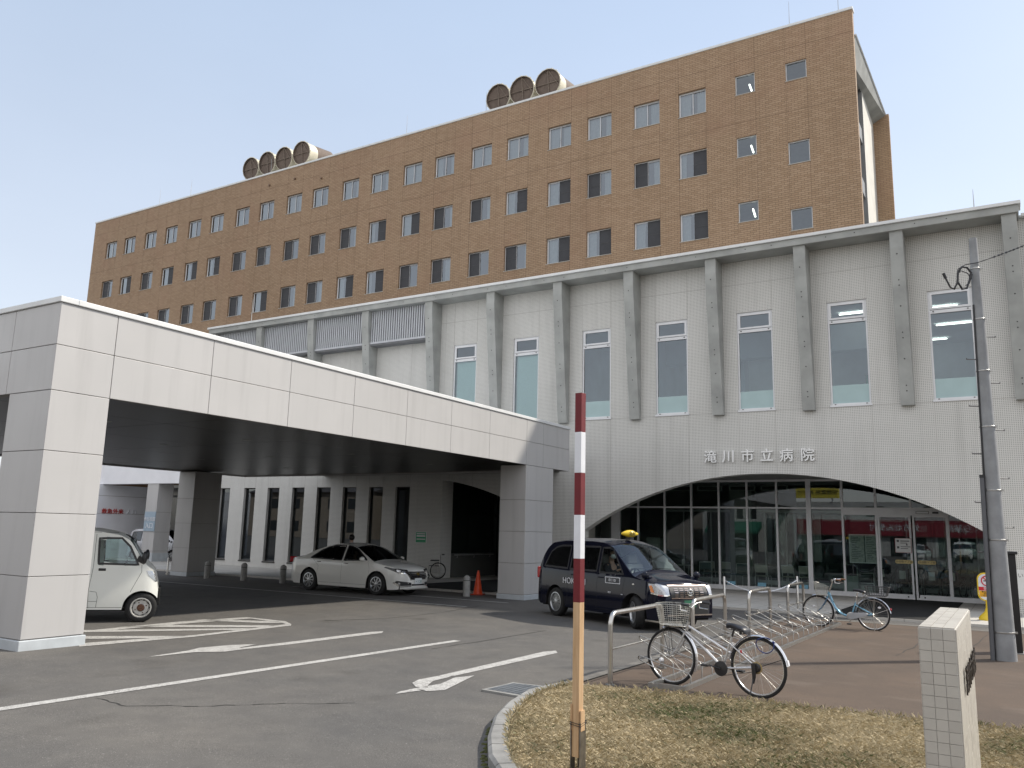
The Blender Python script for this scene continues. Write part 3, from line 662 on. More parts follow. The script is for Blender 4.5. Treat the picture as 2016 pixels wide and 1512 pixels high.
for a, b in slots: vj(a, 3.4, 5.7); vj(b, 3.4, 5.7)
obj('tile_joint', mb, JT, hall)
for x in fins:
    m_ = MB(); m_.prism([(WY, HZ), (25.80, HZ-.02), (25.80, 10.3), (26.33, 5.62), (WY, 5.62)], 'yz', x-.002, x+.365)
    f = obj('concrete_fin', m_, CONC, hall, bevel=.012)
    d = MB()
    for k in range(6):
        zz = 10.1-k*.78
        for dz in (0, .16): 
            z = zz-dz*(k % 2); y = 25.80+(26.33-25.80)*max(0, (10.3-z)/(10.3-5.62)); d.ball((x+.18, y-.001, z), (.02, .012, .02), 8, 4)
    setparent(obj('tie_hole', d, mat('tie_hole', (.07, .07, .07), .9, var=0), hall), f)
mb = MB(); mb.box(-33.0, 25.72, 10.80, .72, WY+.1, 11.02); obj('eave_beam', mb, CONC, hall, bevel=.01)
mb = MB()
for i in range(40):
    x = -32.6+i*.83
    if i % 3: mb.ball((x, 25.72, 10.92), (.018, .01, .018), 6, 4)
obj('tie_hole', mb, mat('tie_hole', (.07, .07, .07), .9), hall)
mb = MB(); mb.box(-33.06, 25.66, 11.02, .78, 26.3, 11.12); mb.box(.781, 26.3, HZ, 1.3, 27, HZ+.1); obj('coping', mb, CAPW, hall, bevel=.01)
mb = MB(); mb.box(HX0+.02, 26.62, 10.86, HX1-.02, 44.9, 11.0); obj('roof', mb, CONC, hall)
# louvre bands between the left fins
LV = mat('grey_louvre', (.47, .485, .51), .4, metal=.1, var=.05)
for a, b in zip(fins[7:], fins[8:]):
    m_ = MB(); x0, x1 = b+.37, a-.005; n = int((x1-x0)/.115)
    for i in range(n):
        x = x0+(x1-x0)*(i+.5)/n; m_.box(x-.03, 25.99, 9.44, x+.03, 26.10, 10.79)
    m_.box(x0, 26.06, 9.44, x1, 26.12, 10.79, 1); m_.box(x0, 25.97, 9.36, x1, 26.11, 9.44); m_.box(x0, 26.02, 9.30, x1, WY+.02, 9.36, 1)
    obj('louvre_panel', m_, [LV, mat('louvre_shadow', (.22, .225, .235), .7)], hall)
# tall windows of the upper floor
for i, (a, b) in enumerate(wins):
    y = WY+.05; m_ = MB(); frame_rect(m_, a, WZ0, b, WZ1, y, y+.08, .055); m_.box(a+.055, y-.012, 8.34, b-.055, y+.085, 8.44); frame_rect(m_, a+.055, 8.46, b-.055, WZ1-.055, y-.02, y+.06, .06); m_.box(a-.02, WY-.03, WZ0-.06, b+.02, y+.05, WZ0-.002)
    for dx in (.1, -.1):
        for z in (8.40, WZ0+.02): m_.box((a if dx > 0 else b)+dx*1.3-.02, y-.03, z-.012, (a if dx > 0 else b)+dx*1.3+.02, y, z+.012, 1)
    f = obj('tall_window', m_, [WHITE_AL, BLACKP], hall)
    g = MB(); g.quad((a+.04, y+.04, WZ0+.04), (b-.04, y+.04, WZ0+.04), (b-.04, y+.04, 8.37), (a+.04, y+.04, 8.37)); setparent(obj('pane', g, PANE, hall), f)
    g = MB(); g.quad((a+.08, y+.02, 8.5), (b-.08, y+.02, 8.5), (b-.08, y+.02, WZ1-.08), (a+.08, y+.02, WZ1-.08)); setparent(obj('top_pane', g, PANE, hall), f)
    if i < 5:
        g = MB(); z = WZ0+.62
        g.quad((a+.055, y+.03, WZ0+.05), (b-.055, y+.03, WZ0+.05), (b-.055, y+.03, z), (a+.055, y+.03, z)); setparent(obj('frosted_film', g, FROST, hall), f)
    else:
        g = MB(); n = 60
        for k in range(n):
            z = WZ0+.05+(8.3-WZ0)*k/n; g.quad((a+.06, y+.13, z), (b-.06, y+.13, z), (b-.06, y+.15, z+.05), (a+.06, y+.15, z+.05))
        setparent(obj('roller_blind', g, BLIND, hall), f)
# upper room: ceiling, back wall, lamps
mb = MB(); mb.quad((HX0+.1, 35, 4.9), (HX1-.1, 35, 4.9), (HX1-.1, 35, 10), (HX0+.1, 35, 10)); mb.box(HX0+.1, WY+.2, 4.6, HX1-.1, 44, 4.9); mb.box(HX0+.1, WY+.2, 9.2, HX1-.1, 35, 9.4)
for x in (-2.95, -11.1, -14.2): mb.box(x-.08, 28.3, 4.9, x+.08, 35, 9.2)
for x in (-5.9, -8.6): mb.box(x-.3, 30.5, 4.9, x+.3, 31.1, 9.2)
mb.box(-13.2, 29.5, 8.1, -3.2, 29.9, 9.2)
obj('upper_room', mb, mat('upper_room_wall', (.66, .74, .78), .9, var=.08, scale=.8), hall)
mb = MB()
for x, y in ((-1.6, 29.0), (-1.3, 31.5), (-2.2, 33.8), (-4.6, 31.6), (-6.7, 32.8), (-4.0, 28.6), (-12.3, 30.6), (-9.9, 33.5), (-7.4, 33.6)): mb.box(x-.55, y-.03, 9.13, x+.55, y+.03, 9.16)
obj('strip_lamp', mb, LAMP, hall)
mb = MB(); mb.box(-4.55, 33.9, 6.2, -3.0, 34.0, 8.0); obj('green_board', mb, mat('green_board', (.06, .30, .18), .6, var=.05), hall)
mb = MB()
for x, z in ((-6.9, 6.7), (-6.45, 6.75), (-6.6, 7.6), (-7.1, 7.2)): mb.box(x, 34.9, z, x+.35, 34.95, z+.42)
obj('notice_sheet', mb, PAPER, hall)
# slot windows under the canopy
for a, b in slots:
    y = WY+.12; m_ = MB(); frame_rect(m_, a, .12, b, 3.38, y, y+.06, .035); m_.box(a-.02, WY-.03, .06, b+.02, WY+.12, .118)
    f = obj('slot_window', m_, mat('dark_bronze_frame', (.05, .048, .045), .45), hall)
    g = MB(); g.quad((a+.03, y+.03, .15), (b-.03, y+.03, .15), (b-.03, y+.03, 3.35), (a+.03, y+.03, 3.35)); setparent(obj('pane', g, glass('dark_pane', (.22, .25, .24), .05), hall), f)
# ground floor behind: porch ceiling, lobby
mb = MB(); mb.box(-14.5, WY+.4, 3.78, -.35, GY+.05, 3.95); mb.box(-19.2, WY+.4, 3.78, -14.6, GY+.05, 3.95); obj('porch_ceiling', mb, mat('porch_ceiling', (.22, .225, .215), .7, var=.05), hall)
mb = MB(); mb.quad((HX0+.1, 41, -.3), (HX1, 41, -.3), (HX1, 41, 4.6), (HX0+.1, 41, 4.6)); mb.box(HX0+.1, GY+.1, 3.85, HX1-.1, 41, 4.0)
mb.box(-19.3, GY+.1, -.3, -19.1, 41, 3.85); mb.box(-9.9, 33.6, -.3, -9.0, 34.3, 3.85); mb.box(-3.3, 37, -.3, 1.1, 37.2, 3.85)
mb.box(HX0+.1, 29.5, -.3, -19.4, 29.6, 3.8)
obj('lobby', mb, mat('lobby_wall', (.34, .36, .34), .9, var=.14, scale=1.2), hall)
mb = MB(); mb.box(HX0+.2, GY+.15, -.3, HX1-.1, 41, gz(30)+.075); obj('lobby_floor', mb, mat('lobby_floor', (.17, .165, .155), .35, var=.1), hall)
mb = MB()
for x in (-12.2, -11.0, -9.9, -8.75, -7.9, -6.9, -5.7, -4.4, -3.5, -2.2, -1.2): mb.box(x-.025, 34.6, -.2, x+.025, 34.68, 2.75)
mb.box(-13, 34.59, 2.7, -.3, 34.69, 2.8); mb.box(-13, 34.59, -.2, -.3, 34.69, .0)
vf = obj('vestibule_frame', mb, WHITE_AL, hall)
g = MB(); g.quad((-13, 34.64, -.1), (-.3, 34.64, -.1), (-.3, 34.64, 2.7), (-13, 34.64, 2.7)); setparent(obj('pane', g, PANE_B, hall), vf)
mb = MB()
for px in (1340, 1398, 1462, 1525):
    p = YP(px, 961, 32.2); mb.box(p.x-.45, 32.1, 3.50, p.x+.45, 32.2, 3.62, 1); mb.box(p.x-.5, 32.12, 3.46, p.x+.5, 32.22, 3.66)
obj('air_outlet', mb, [mat('pale_grille', (.45, .46, .45), .6), BLACKP], hall)
# glazed front below the arch
mull = [-13.76, -13.38, -12.63, -11.54, -10.47, -9.41, -8.36, -7.29, -6.19, -5.07, -4.0, -2.92, -1.85, -.83]
gzr = gz(GY)+.06; TR = 2.76
m_ = MB(); w2 = .035
for x in mull[2:]:
    ww = .075 if abs(x+6.19) < .01 else w2
    if abs(x+2.92) < .01: m_.box(x-w2, GY-.05, TR, x+w2, GY+.06, 3.78); continue
    if ww > .05:
        for s in (-.05, .05): m_.box(x+s-.03, GY-.05, gzr, x+s+.03, GY+.06, 3.78)
        m_.box(x-.02, GY-.03, gzr, x+.02, GY+.04, 3.78)
    else: m_.box(x-ww, GY-.05, gzr, x+ww, GY+.06, 3.78)
m_.box(-14.5, GY-.045, 3.70, -.35, GY+.055, 3.775); m_.box(-13.76, GY-.08, gzr, -13.40, GY+.1, 3.78)
m_.box(-14.5, GY-.055, TR-.03, -.35, GY+.045, TR+.03)
m_.box(-14.5, GY-.07, gzr-.02, -4.0-.0, GY+.05, gzr+.15); m_.box(-1.85, GY-.07, gzr-.02, -.35, GY+.05, gzr+.15)
m_.box(-5.07, GY-.06, TR-.22, -1.85, GY+.07, TR-.031)
gf = obj('glazed_front', m_, WHITE_AL, hall)
m_ = MB(); m_.box(-14.45, GY-.068, gzr-.16, -4.1, GY+.03, gzr-.02); setparent(obj('plinth', m_, mat('dark_plinth', (.045, .04, .04), .7), hall), gf)
for a, b in zip(mull[2:-1], mull[3:]):
    for z0, z1 in ((gzr+.15, TR-.03), (TR+.03, 3.70)):
        if a >= -4.01 and b <= -1.8 and z0 < 1: continue
        g = MB(); g.quad((a+.03, GY, z0), (b-.03, GY, z0), (b-.03, GY, z1), (a+.03, GY, z1)); setparent(obj('pane', g, PANE_B, hall), gf)
for xa, xb in ((-14.48, -13.77), (-13.39, -12.67)): g = MB(); g.quad((xa, GY, gzr+.15), (xb, GY, gzr+.15), (xb, GY, 3.7), (xa, GY, 3.7)); setparent(obj('pane', g, PANE_B, hall), gf)
g = MB(); g.quad((-.8, GY, gzr+.15), (-.36, GY, gzr+.15), (-.36, GY, 3.7), (-.8, GY, 3.7)); setparent(obj('pane', g, PANE_B, hall), gf)
for a, b in ((-4.0, -2.94), (-2.90, -1.85)):
    m_ = MB(); frame_rect(m_, a+(.04 if a < -3 else .005), gzr, b-.005, TR-.222, GY-.02, GY+.03, .06); m_.box(a+.1, GY-.021, gzr+.06, b-.065, GY+.031, gzr+.16); m_.ball((b-.2 if a < -3 else a+.25, GY-.025, gzr+.08), .025, 8, 5, 1)
    d = obj('sliding_door', m_, [WHITE_AL, BLACKP], hall)
    g = MB(); g.quad((a+.1, GY, gzr+.16), (b-.065, GY, gzr+.16), (b-.065, GY, TR-.28), (a+.1, GY, TR-.28)); setparent(obj('pane', g, PANE_B, hall), d)
    x0 = a+.52 if a < -3 else a+.1; st = MB(); st.prism([(x0+.06+.06*math.cos(q), 1.02+.06*math.sin(q)) for q in [PI/2+PI*k/8 for k in range(9)]] + [(x0+.48+.06*math.cos(q), 1.02+.06*math.sin(q)) for q in [-PI/2+PI*k/8 for k in range(9)]], 'xz', GY-.034, GY-.024)
    s_ = obj('door_sticker', st, mat('yellow_sticker', (.62, .5, .22), .6, var=.04), hall); setparent(s_, d)
    tm = textmesh('sticker_text', '◎自動ドア◎', .085, BLACKP, facing(x0+.27, GY-.036, 1.02, '-y'), hall, extr=.001); setparent(tm, d)
m_ = MB(); m_.box(-2.75, GY-.075, TR-.16, -2.4, GY-.06, TR-.09); frame_rect(m_, -2.77, TR-.17, -2.38, TR-.08, GY-.08, GY-.062, .012, 1); m_.box(-2.28, GY-.085, TR-.155, -2.1, GY-.06, TR-.1, 1); obj('door_sensor', m_, [WHITE_AL, BLACKP], hall)
m_ = MB(); m_.box(-3.55+.1, GY-.03, 1.32, -2.95-.02, GY-.026, 1.78); n_ = obj('door_notice', m_, PAPER, hall)
m_ = MB()
for k, (x, z, w, h) in enumerate(((-3.4, 1.66, .07, .07), (-3.29, 1.68, .27, .03), (-3.4, 1.45, .07, .07), (-3.29, 1.62, .2, .02), (-3.29, 1.5, .3, .02), (-3.12, 1.55, .04, .06), (-3.29, 1.44, .22, .02))): m_.box(x, GY-.034, z, x+w, GY-.031, z+h)
frame_rect(m_, -3.46, 1.31, -2.96, 1.79, GY-.034, GY-.031, .012, 1); setparent(obj('notice_print', m_, [mat('grey_print', (.12, .12, .13), .7), mat('red_print', (.3, .05, .06), .7)], hall), n_)
m_ = MB(); m_.box(-4.9, GY+.18, .95, -4.45, GY+.2, 1.86); m_.box(-4.42, GY+.18, .95, -3.95, GY+.2, 1.86); n_ = obj('notice_board', m_, mat('notice_paper', (.58, .60, .56), .8, var=.18, scale=14), hall)
m_ = MB()
for i in range(13): m_.box(-4.85, GY+.174, 1.78-i*.06, -4.85+random.uniform(.15, .38), GY+.178, 1.795-i*.06); m_.box(-4.38, GY+.174, 1.78-i*.06, -4.38+random.uniform(.15, .38), GY+.178, 1.795-i*.06)
frame_rect(m_, -4.93, .92, -3.92, 1.89, GY+.17, GY+.21, .03, 1); setparent(obj('notice_print', m_, [mat('grey_print', (.12, .12, .13), .7), WHITE_AL], hall), n_)
BLUE = mat('pale_blue_sticker', (.22, .47, .62), .6, var=.05)
for x in (-9.15, -8.05, -6.6): m_ = MB(); m_.box(x, GY-.012, gzr+.16, x+.3, GY-.008, gzr+.29); obj('blue_sticker', m_, BLUE, hall)
# sign over the arch
sx0, sx1 = -8.38, -4.93
for k, ch in enumerate('滝川市立病院'):
    p = YP((1399, 1434.5, 1472, 1510, 1548.5, 1590)[k], (901.5, 900, 899, 898, 898, 897)[k], WY-.05)
    textmesh('sign_letter', ch, .435, mat('letter_metal', (.86, .86, .85), .35, metal=0.0, var=.03), facing(p.x, WY-.06, p.z, '-y'), hall, extr=.035, off=.004, width=.98)
m_ = MB()
# entrance under the canopy: doors deep in the recess, handrail, green sign
m_ = MB()
for x in (-18.9, -17.6, -16.4, -15.2, -14.7): m_.box(x-.04, GY-.05, -.2, x+.04, GY+.05, 3.78)
m_.box(-19.2, GY-.045, 2.3, -14.6, GY+.045, 2.4); g2 = obj('side_entrance', m_, mat('dark_bronze_frame', (.05, .048, .045), .45), hall)
g = MB(); g.quad((-19.2, GY, -.2), (-14.6, GY, -.2), (-14.6, GY, 3.78), (-19.2, GY, 3.78)); setparent(obj('pane', g, glass('dark_pane', (.22, .25, .24), .05), hall), g2)
m_ = MB(); m_.box(-19.197, 27.25, .78, -19.17, GY-.06, 3.74); obj('side_glass', m_, mat('dark_green_glass', (.010, .016, .014), .12, var=0), hall)
m_ = MB(); m_.box(-19.197, 27.25, -.15, -19.165, GY-.06, .775); obj('side_panel', m_, mat('dull_side_panel', (.10, .105, .10), .7, var=.05), hall)
m_ = MB(); m_.tube([(-19.12, WY+.9, .72), (-19.12, GY-.3, .72)], .022, 8)
for y in (27.6, 28.8, 30): m_.tube([(-19.19, y, .62), (-19.12, y, .62), (-19.12, y, .72)], .012, 6)
obj('handrail', m_, GREY_AL, hall)
m_ = MB(); m_.box(-20.38, WY-.02, 1.18, -19.88, WY-.003, 1.58); n_ = obj('green_sign', m_, mat('sign_green', (.05, .33, .16), .5, var=.03), hall)
m_ = MB()
for z0, z1 in ((1.50, 1.545), (1.40, 1.47), (1.29, 1.33)): m_.box(-20.34, WY-.024, z0, -19.92, WY-.0205, z1)
frame_rect(m_, -20.40, 1.16, -19.86, 1.60, WY-.023, WY-.004, .02); setparent(obj('sign_print', m_, PAPER, hall), n_)
for x, ln in ((-30.6, 1.3), (-.35, .75), (-1.2, .25)): 
    m_ = MB(); m_.tube([(x, 26.2, 11.1), (x, 26.2, 11.1+ln)], [.02, .006], 5); m_.box(x-.05, 26.15, 11.1, x+.05, 26.25, 11.2); obj('lightning_rod', m_, GREY_AL, hall)
m_ = MB(); m_.box(-.22, WY-.03, .25, .75, WY-.003, 1.02); n_ = obj('wall_notice', m_, PAPER, hall)
textmesh('notice_text', '車いす', .14, mat('grey_print', (.12, .12, .13), .7), facing(.05, WY-.032, .86, '-y'), hall, extr=.001)

# ------------------------------------------------------------------ canopy over the drive
CX0, CX1, CY0, CY1, CZ0, CZ1 = -26.45, -11.8, 6.58, 23.0, 3.62, 4.90
can = thing('drive_canopy', 'broad cream panelled canopy on square pillars over the drop off lane', 'canopy', (-19.5, 14.8, -.1))
yj = [CY0, 7.5, 9.33, 11.17, 13.0, 14.8, 16.57, 18.35, 20.32, 21.3, CY1]
xj = [CX1, -13.0]; x = -13.0
while x-1.83 > CX0+.6: x -= 1.83; xj.append(x)
xj.append(CX0)
PZ = [.10, .95, 1.83, 2.72, CZ0]; GAP = .005
def panels(mb, axis, fixed, out, us, zs, th=.03):
    """flat sheets with open joints on a face at fixed x or y"""
    for u0, u1 in zip(us, us[1:]):
        a, b = min(u0, u1)+GAP, max(u0, u1)-GAP
        for z0, z1 in zip(zs, zs[1:]):
            if axis == 'x': mb.box(fixed-out*th, a, z0+GAP, fixed, b, z1-GAP)
            else: mb.box(a, fixed, z0+GAP, b, fixed-out*th, z1-GAP)
FZ = [CZ0-.03, 4.265, CZ1]
mb = MB(); panels(mb, 'x', CX1, 1, yj, FZ); panels(mb, 'y', CY0, -1, xj, FZ); panels(mb, 'x', CX0, -1, yj, FZ); panels(mb, 'y', CY1, 1, xj, FZ)
obj('fascia_panel', mb, CLAD, can, bevel=.004)
mb = MB(); t_ = .018; mb.box(CX0+t_, CY0+t_, CZ0+.01, CX1-t_, CY0+.3, CZ1-.01); mb.box(CX0+t_, CY1-.3, CZ0+.01, CX1-t_, CY1-t_, CZ1-.01); mb.box(CX0+t_, CY0+.3, CZ0+.01, CX0+.3, CY1-.3, CZ1-.01); mb.box(CX1-.3, CY0+.3, CZ0+.01, CX1-t_, CY1-.3, CZ1-.01)
obj('fascia_backing', mb, CLADJ, can)
mb = MB(); q = .03; mb.box(CX0-q, CY0-q, CZ1, CX1+q, CY0+.25, CZ1+.085); mb.box(CX0-q, CY1-.25, CZ1, CX1+q, CY1+q, CZ1+.085); mb.box(CX0-q, CY0+.25, CZ1, CX0+.25, CY1-.25, CZ1+.085); mb.box(CX1-.25, CY0+.25, CZ1, CX1+q, CY1-.25, CZ1+.085)
obj('coping', mb, CAPW, can, bevel=.01)
mb = MB(); mb.box(CX0+.25, CY0+.25, 4.70, CX1-.25, CY1-.25, 4.80); mb.box(-25.5, CY1, 3.95, -14, WY-.005, 4.75); obj('roof', mb, CAPW, can)
mb = MB(); x = CX0+.32
while x < CX1-.4:
    e = min(x+3.0, CX1-.32); y = CY0+.32
    while y < CY1-.4:
        f = min(y+3.3, CY1-.32); mb.box(x+.006, y+.006, CZ0+.02, e-.006, f-.006, CZ0+.05); y = f
    x = e
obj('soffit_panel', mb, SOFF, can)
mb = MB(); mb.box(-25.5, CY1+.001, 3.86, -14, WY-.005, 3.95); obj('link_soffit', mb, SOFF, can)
for x in (-15, -18, -21, -24):
    for y in (9.5, 13, 16.5, 20): mb = MB(); mb.lathe([(0, CZ0+.012), (.10, CZ0+.012), (.12, CZ0+.02)], 16, Matrix.Translation((x, y, 0))); obj('downlight', mb, mat('downlight', (.3, .3, .28), .4), can)
def pillar(x0, x1, y0, y1, ztop):
    g0 = gz((y0+y1)/2); zs = [z+(g0+.05) for z in PZ[:-1]] + [ztop]
    m_ = MB()
    panels(m_, 'x', x1, 1, [y0+.0, y1], zs); panels(m_, 'x', x0, -1, [y0, y1], zs); panels(m_, 'y', y0, -1, [x0, x1], zs); panels(m_, 'y', y1, 1, [x0, x1], zs)
    p = obj('pillar', m_, CLAD, can, bevel=.003)
    m_ = MB(); m_.box(x0+.02, y0+.02, g0-.1, x1-.02, y1-.02, ztop); setparent(obj('pillar_core', m_, CLADJ, can), p)
    m_ = MB(); m_.box(x0-.025, y0-.025, g0-.15, x1+.025, y1+.025, g0+.14); setparent(obj('plinth', m_, mat('pale_blue_plinth', (.50, .535, .56), .5, var=.08, scale=5), can, bevel=.01), p)
pillar(-12.89, CX1, CY0, 7.5, CZ0-.03); pillar(-12.66, CX1, 20.32, 21.95, CZ0-.03); pillar(-26.45, -25.55, 19.9, 21.1, CZ0-.03); pillar(-26.45, -25.36, CY0, 7.5, CZ0-.03)
# kerb island beside the near pillar
mb = MB(); slab(mb, -17, -12.93, 6.4, 7.75, .10); struct('pillar_island_kerb', mb, KERB)

# ------------------------------------------------------------------ night entrance wing beyond the canopy
WGR = mat('wing_panel', (.84, .84, .87), .6, var=.05, scale=.8)
wing = thing('night_entrance_wing', 'pale grey wing with red lettering and a small pillared night entrance', 'building', (-42, 30, -.3))
mb = MB(); mb.box(-40.4, 18, -.4, -40.0, 28.2, 3.56)
for z in (1.0, 2.1, 3.0): mb.box(-40.0, 18, z-.008, -39.997, 28.2, z+.008, 1)
obj('side_wall', mb, [WGR, CLADJ], wing)
mb = MB(); mb.box(-52, 25.6, 3.58, -33.3, 26.1, 4.6); mb.box(-39.9, 26.1, 4.0, -33.3, 33, 4.5); obj('entrance_beam', mb, WGR, wing)
mb = MB(); mb.box(-45.0, 33, -.4, -33.3, 33.2, 3.99, 0); mb.box(-42.99, 29.5, 3.2, -34, 33, 3.6, 0); obj('entrance_back', mb, mat('entrance_glass', (.03, .033, .036), .15), wing)
mb = MB(); p0 = YP(283, 1050, 25.65).x; p1 = YP(303.5, 1050, 25.65).x
mb.box(p0-.05, 25.65, gz(26)-.1, p1, 26.5, 3.58)
for z in (.35, 1.25, 2.2): mb.box(p0-.052, 25.647, z-.008, p1+.003, 26.502, z+.008, 1)
obj('entrance_pillar', mb, [CLAD, CLADJ], wing)
mb = MB(); mb.box(p0-.08, 25.62, gz(26)-.1, p1+.03, 26.53, .25); obj('pillar_plinth', mb, mat('pale_blue_plinth', (.50, .535, .56), .5), wing)
mb = MB(); mb.box(p0-.02, 25.615, 1.28, p1+.01, 25.645, 2.22); n_ = obj('pillar_sign', mb, mat('sign_blue_grey', (.33, .42, .50), .5, var=.03), wing)
for s, z in (('休日夜間', 1.85), ('入口', 1.53)):
    t_ = textmesh('sign_text', s, .215 if z > 1.7 else .30, WHITEP, facing((p0+p1)/2, 25.607, z, '-y'), wing, extr=.008); setparent(t_, n_)
pw = XP(242, 1008, -39.98)
for s, dy, m_ in (('救急外来', -.62, mat('red_letters', (.55, .06, .05), .5)), ('入口', .52, WHITEP)):
    textmesh('wall_lettering', s, .27, m_, facing(-39.97, pw.y+dy*.95, pw.z, '+x'), wing, extr=.02, width=1.15)
mb = MB(); mb.box(-34.9, 27.0, 2.55, -33.6, 27.1, 2.75); obj('lamp_box', mb, WHITEP, wing)
# ------------------------------------------------------------------ vehicles
def interp(prof, xs, sm):
    px, pz = zip(*prof); y = np.interp(xs, px, pz)
    if sm:
        k = np.exp(-.5*(np.arange(-3*sm, 3*sm+1)/sm)**2); k /= k.sum(); n = len(k)//2
        y = np.convolve(np.concatenate([np.full(n, y[0])+(y[0]-y[1])*np.arange(n, 0, -1)*0, y, np.full(n, y[-1])]), k, 'valid')
    return y
TYRE = mat('tyre_rubber', (.016, .016, .016), .8, var=.15, scale=20); RIM = mat('alloy_rim', (.48, .49, .50), .3, metal=.85, var=.06)
CHROME = mat('chrome', (.80, .79, .77), .08, metal=1, var=0); GLOSSB = mat('gloss_black', (.012, .012, .014), .12, var=0)
LENS = glass('lamp_lens', (.9, .92, .95), .12); LAMPIN = mat('lamp_reflector', (.50, .51, .53), .22, metal=.8, var=.1, scale=60)
TAILR = mat('tail_lamp_red', (.42, .012, .02), .15, var=.05, coat=.5); AMBER = mat('amber_lens', (.7, .25, .08), .2, var=0)
PLATE = mat('number_plate', (.74, .76, .76), .5, var=0); PLATEG = mat('plate_green_ink', (.05, .2, .15), .5, var=0)
SEATM = mat('grey_seat_fabric', (.20, .20, .20), .9, var=.1); HOLE = mat('wheel_dark', (.015, .015, .015), .9, var=0)
def wheel(root, x, y, r, wd, style, steer=0, side=1):
    """tyre with rim; outer face towards side*y"""
    M = Matrix.Translation((x, y, r)) @ Matrix.Rotation(steer, 4, 'Z') @ Matrix.Rotation(-PI/2*side, 4, 'X')
    h = wd/2; a = MB()
    a.lathe([(r*.60, -h), (r*.80, -h), (r*.93, -h*.92), (r, -h*.62), (r, h*.62), (r*.93, h*.92), (r*.80, h), (r*.66, h*.96), (r*.64, h*.7)], 40, M)
    for q in (-.35, 0, .35): a.lathe([(r*1.001, h*q-.004), (r*1.001, h*q+.004)], 40, M)
    t_ = obj('wheel', a, TYRE, root, local=True, smooth=40)
    b = MB(); rr = r*.655
    b.lathe([(rr, h*.55), (rr+.006, h*.97), (rr-.012, h*1.0), (rr-.022, h*.8), (rr-.03, h*.2)], 36, M)
    if style == 'steel':
        b.lathe([(rr-.02, h*.3), (rr*.80, h*.42), (rr*.72, h*.62), (rr*.45, h*.60), (rr*.38, h*.75)], 36, M); b.lathe([(rr*.38, h*.75), (rr*.30, h*.95), (0, h*.95)], 18, M, 2)
        for k in range(10):
            q = 2*PI*k/10; b.obox(M @ Matrix.Translation((rr*.80*math.cos(q), rr*.80*math.sin(q), h*.44)) @ Matrix.Rotation(q, 4, 'Z'), .03, .035, .012, 1)
        for k in range(4):
            q = 2*PI*k/4+.4; b.lathe([(0, h*.68), (.012, h*.68), (.012, h*.6)], 8, M @ Matrix.Translation((rr*.56*math.cos(q), rr*.56*math.sin(q), 0)), 2)
    else:
        n = {'spoke': 9, 'mesh': 10}[style]
        for k in range(n):
            q = 2*PI*k/n
            for dq in ((0,) if style == 'spoke' else (-.16, .16)):
                R_ = M @ Matrix.Rotation(q, 4, 'Z'); w0, w1 = (.03, .052) if style == 'spoke' else (.014, .017)
                p0 = Vector((rr*.16, 0, h*.82)); p1 = Vector((rr*.97*math.cos(dq), rr*.97*math.sin(dq), h*.72))
                d = (p1-p0).normalized(); n_ = Vector((-d.y, d.x, 0))
                vs = [p0-n_*w0*.5, p0+n_*w0*.5, p1+n_*w1*.5, p1-n_*w1*.5]; vs += [v-Vector((0, 0, .022)) for v in vs]
                b.add([R_ @ v for v in vs], [(0,3,2,1),(0,1,5,4),(1,2,6,5),(2,3,7,6),(3,0,4,7)])
        b.lathe([(rr*.26, h*.7), (rr*.25, h*.88), (rr*.14, h*.92), (0, h*.93)], 18, M)
    b.lathe([(rr-.03, h*.2), (0, h*.2)], 24, M, 1)
    rust = mat('rusty_hub', (.13, .06, .035), .8, var=.3, scale=40)
    o = obj('rim', b, [RIM if style != 'steel' else mat('silver_steel_wheel', (.56, .55, .52), .45, metal=.3, var=.1, scale=15), HOLE, rust], root, local=True, smooth=35); o.parent = t_
    return t_
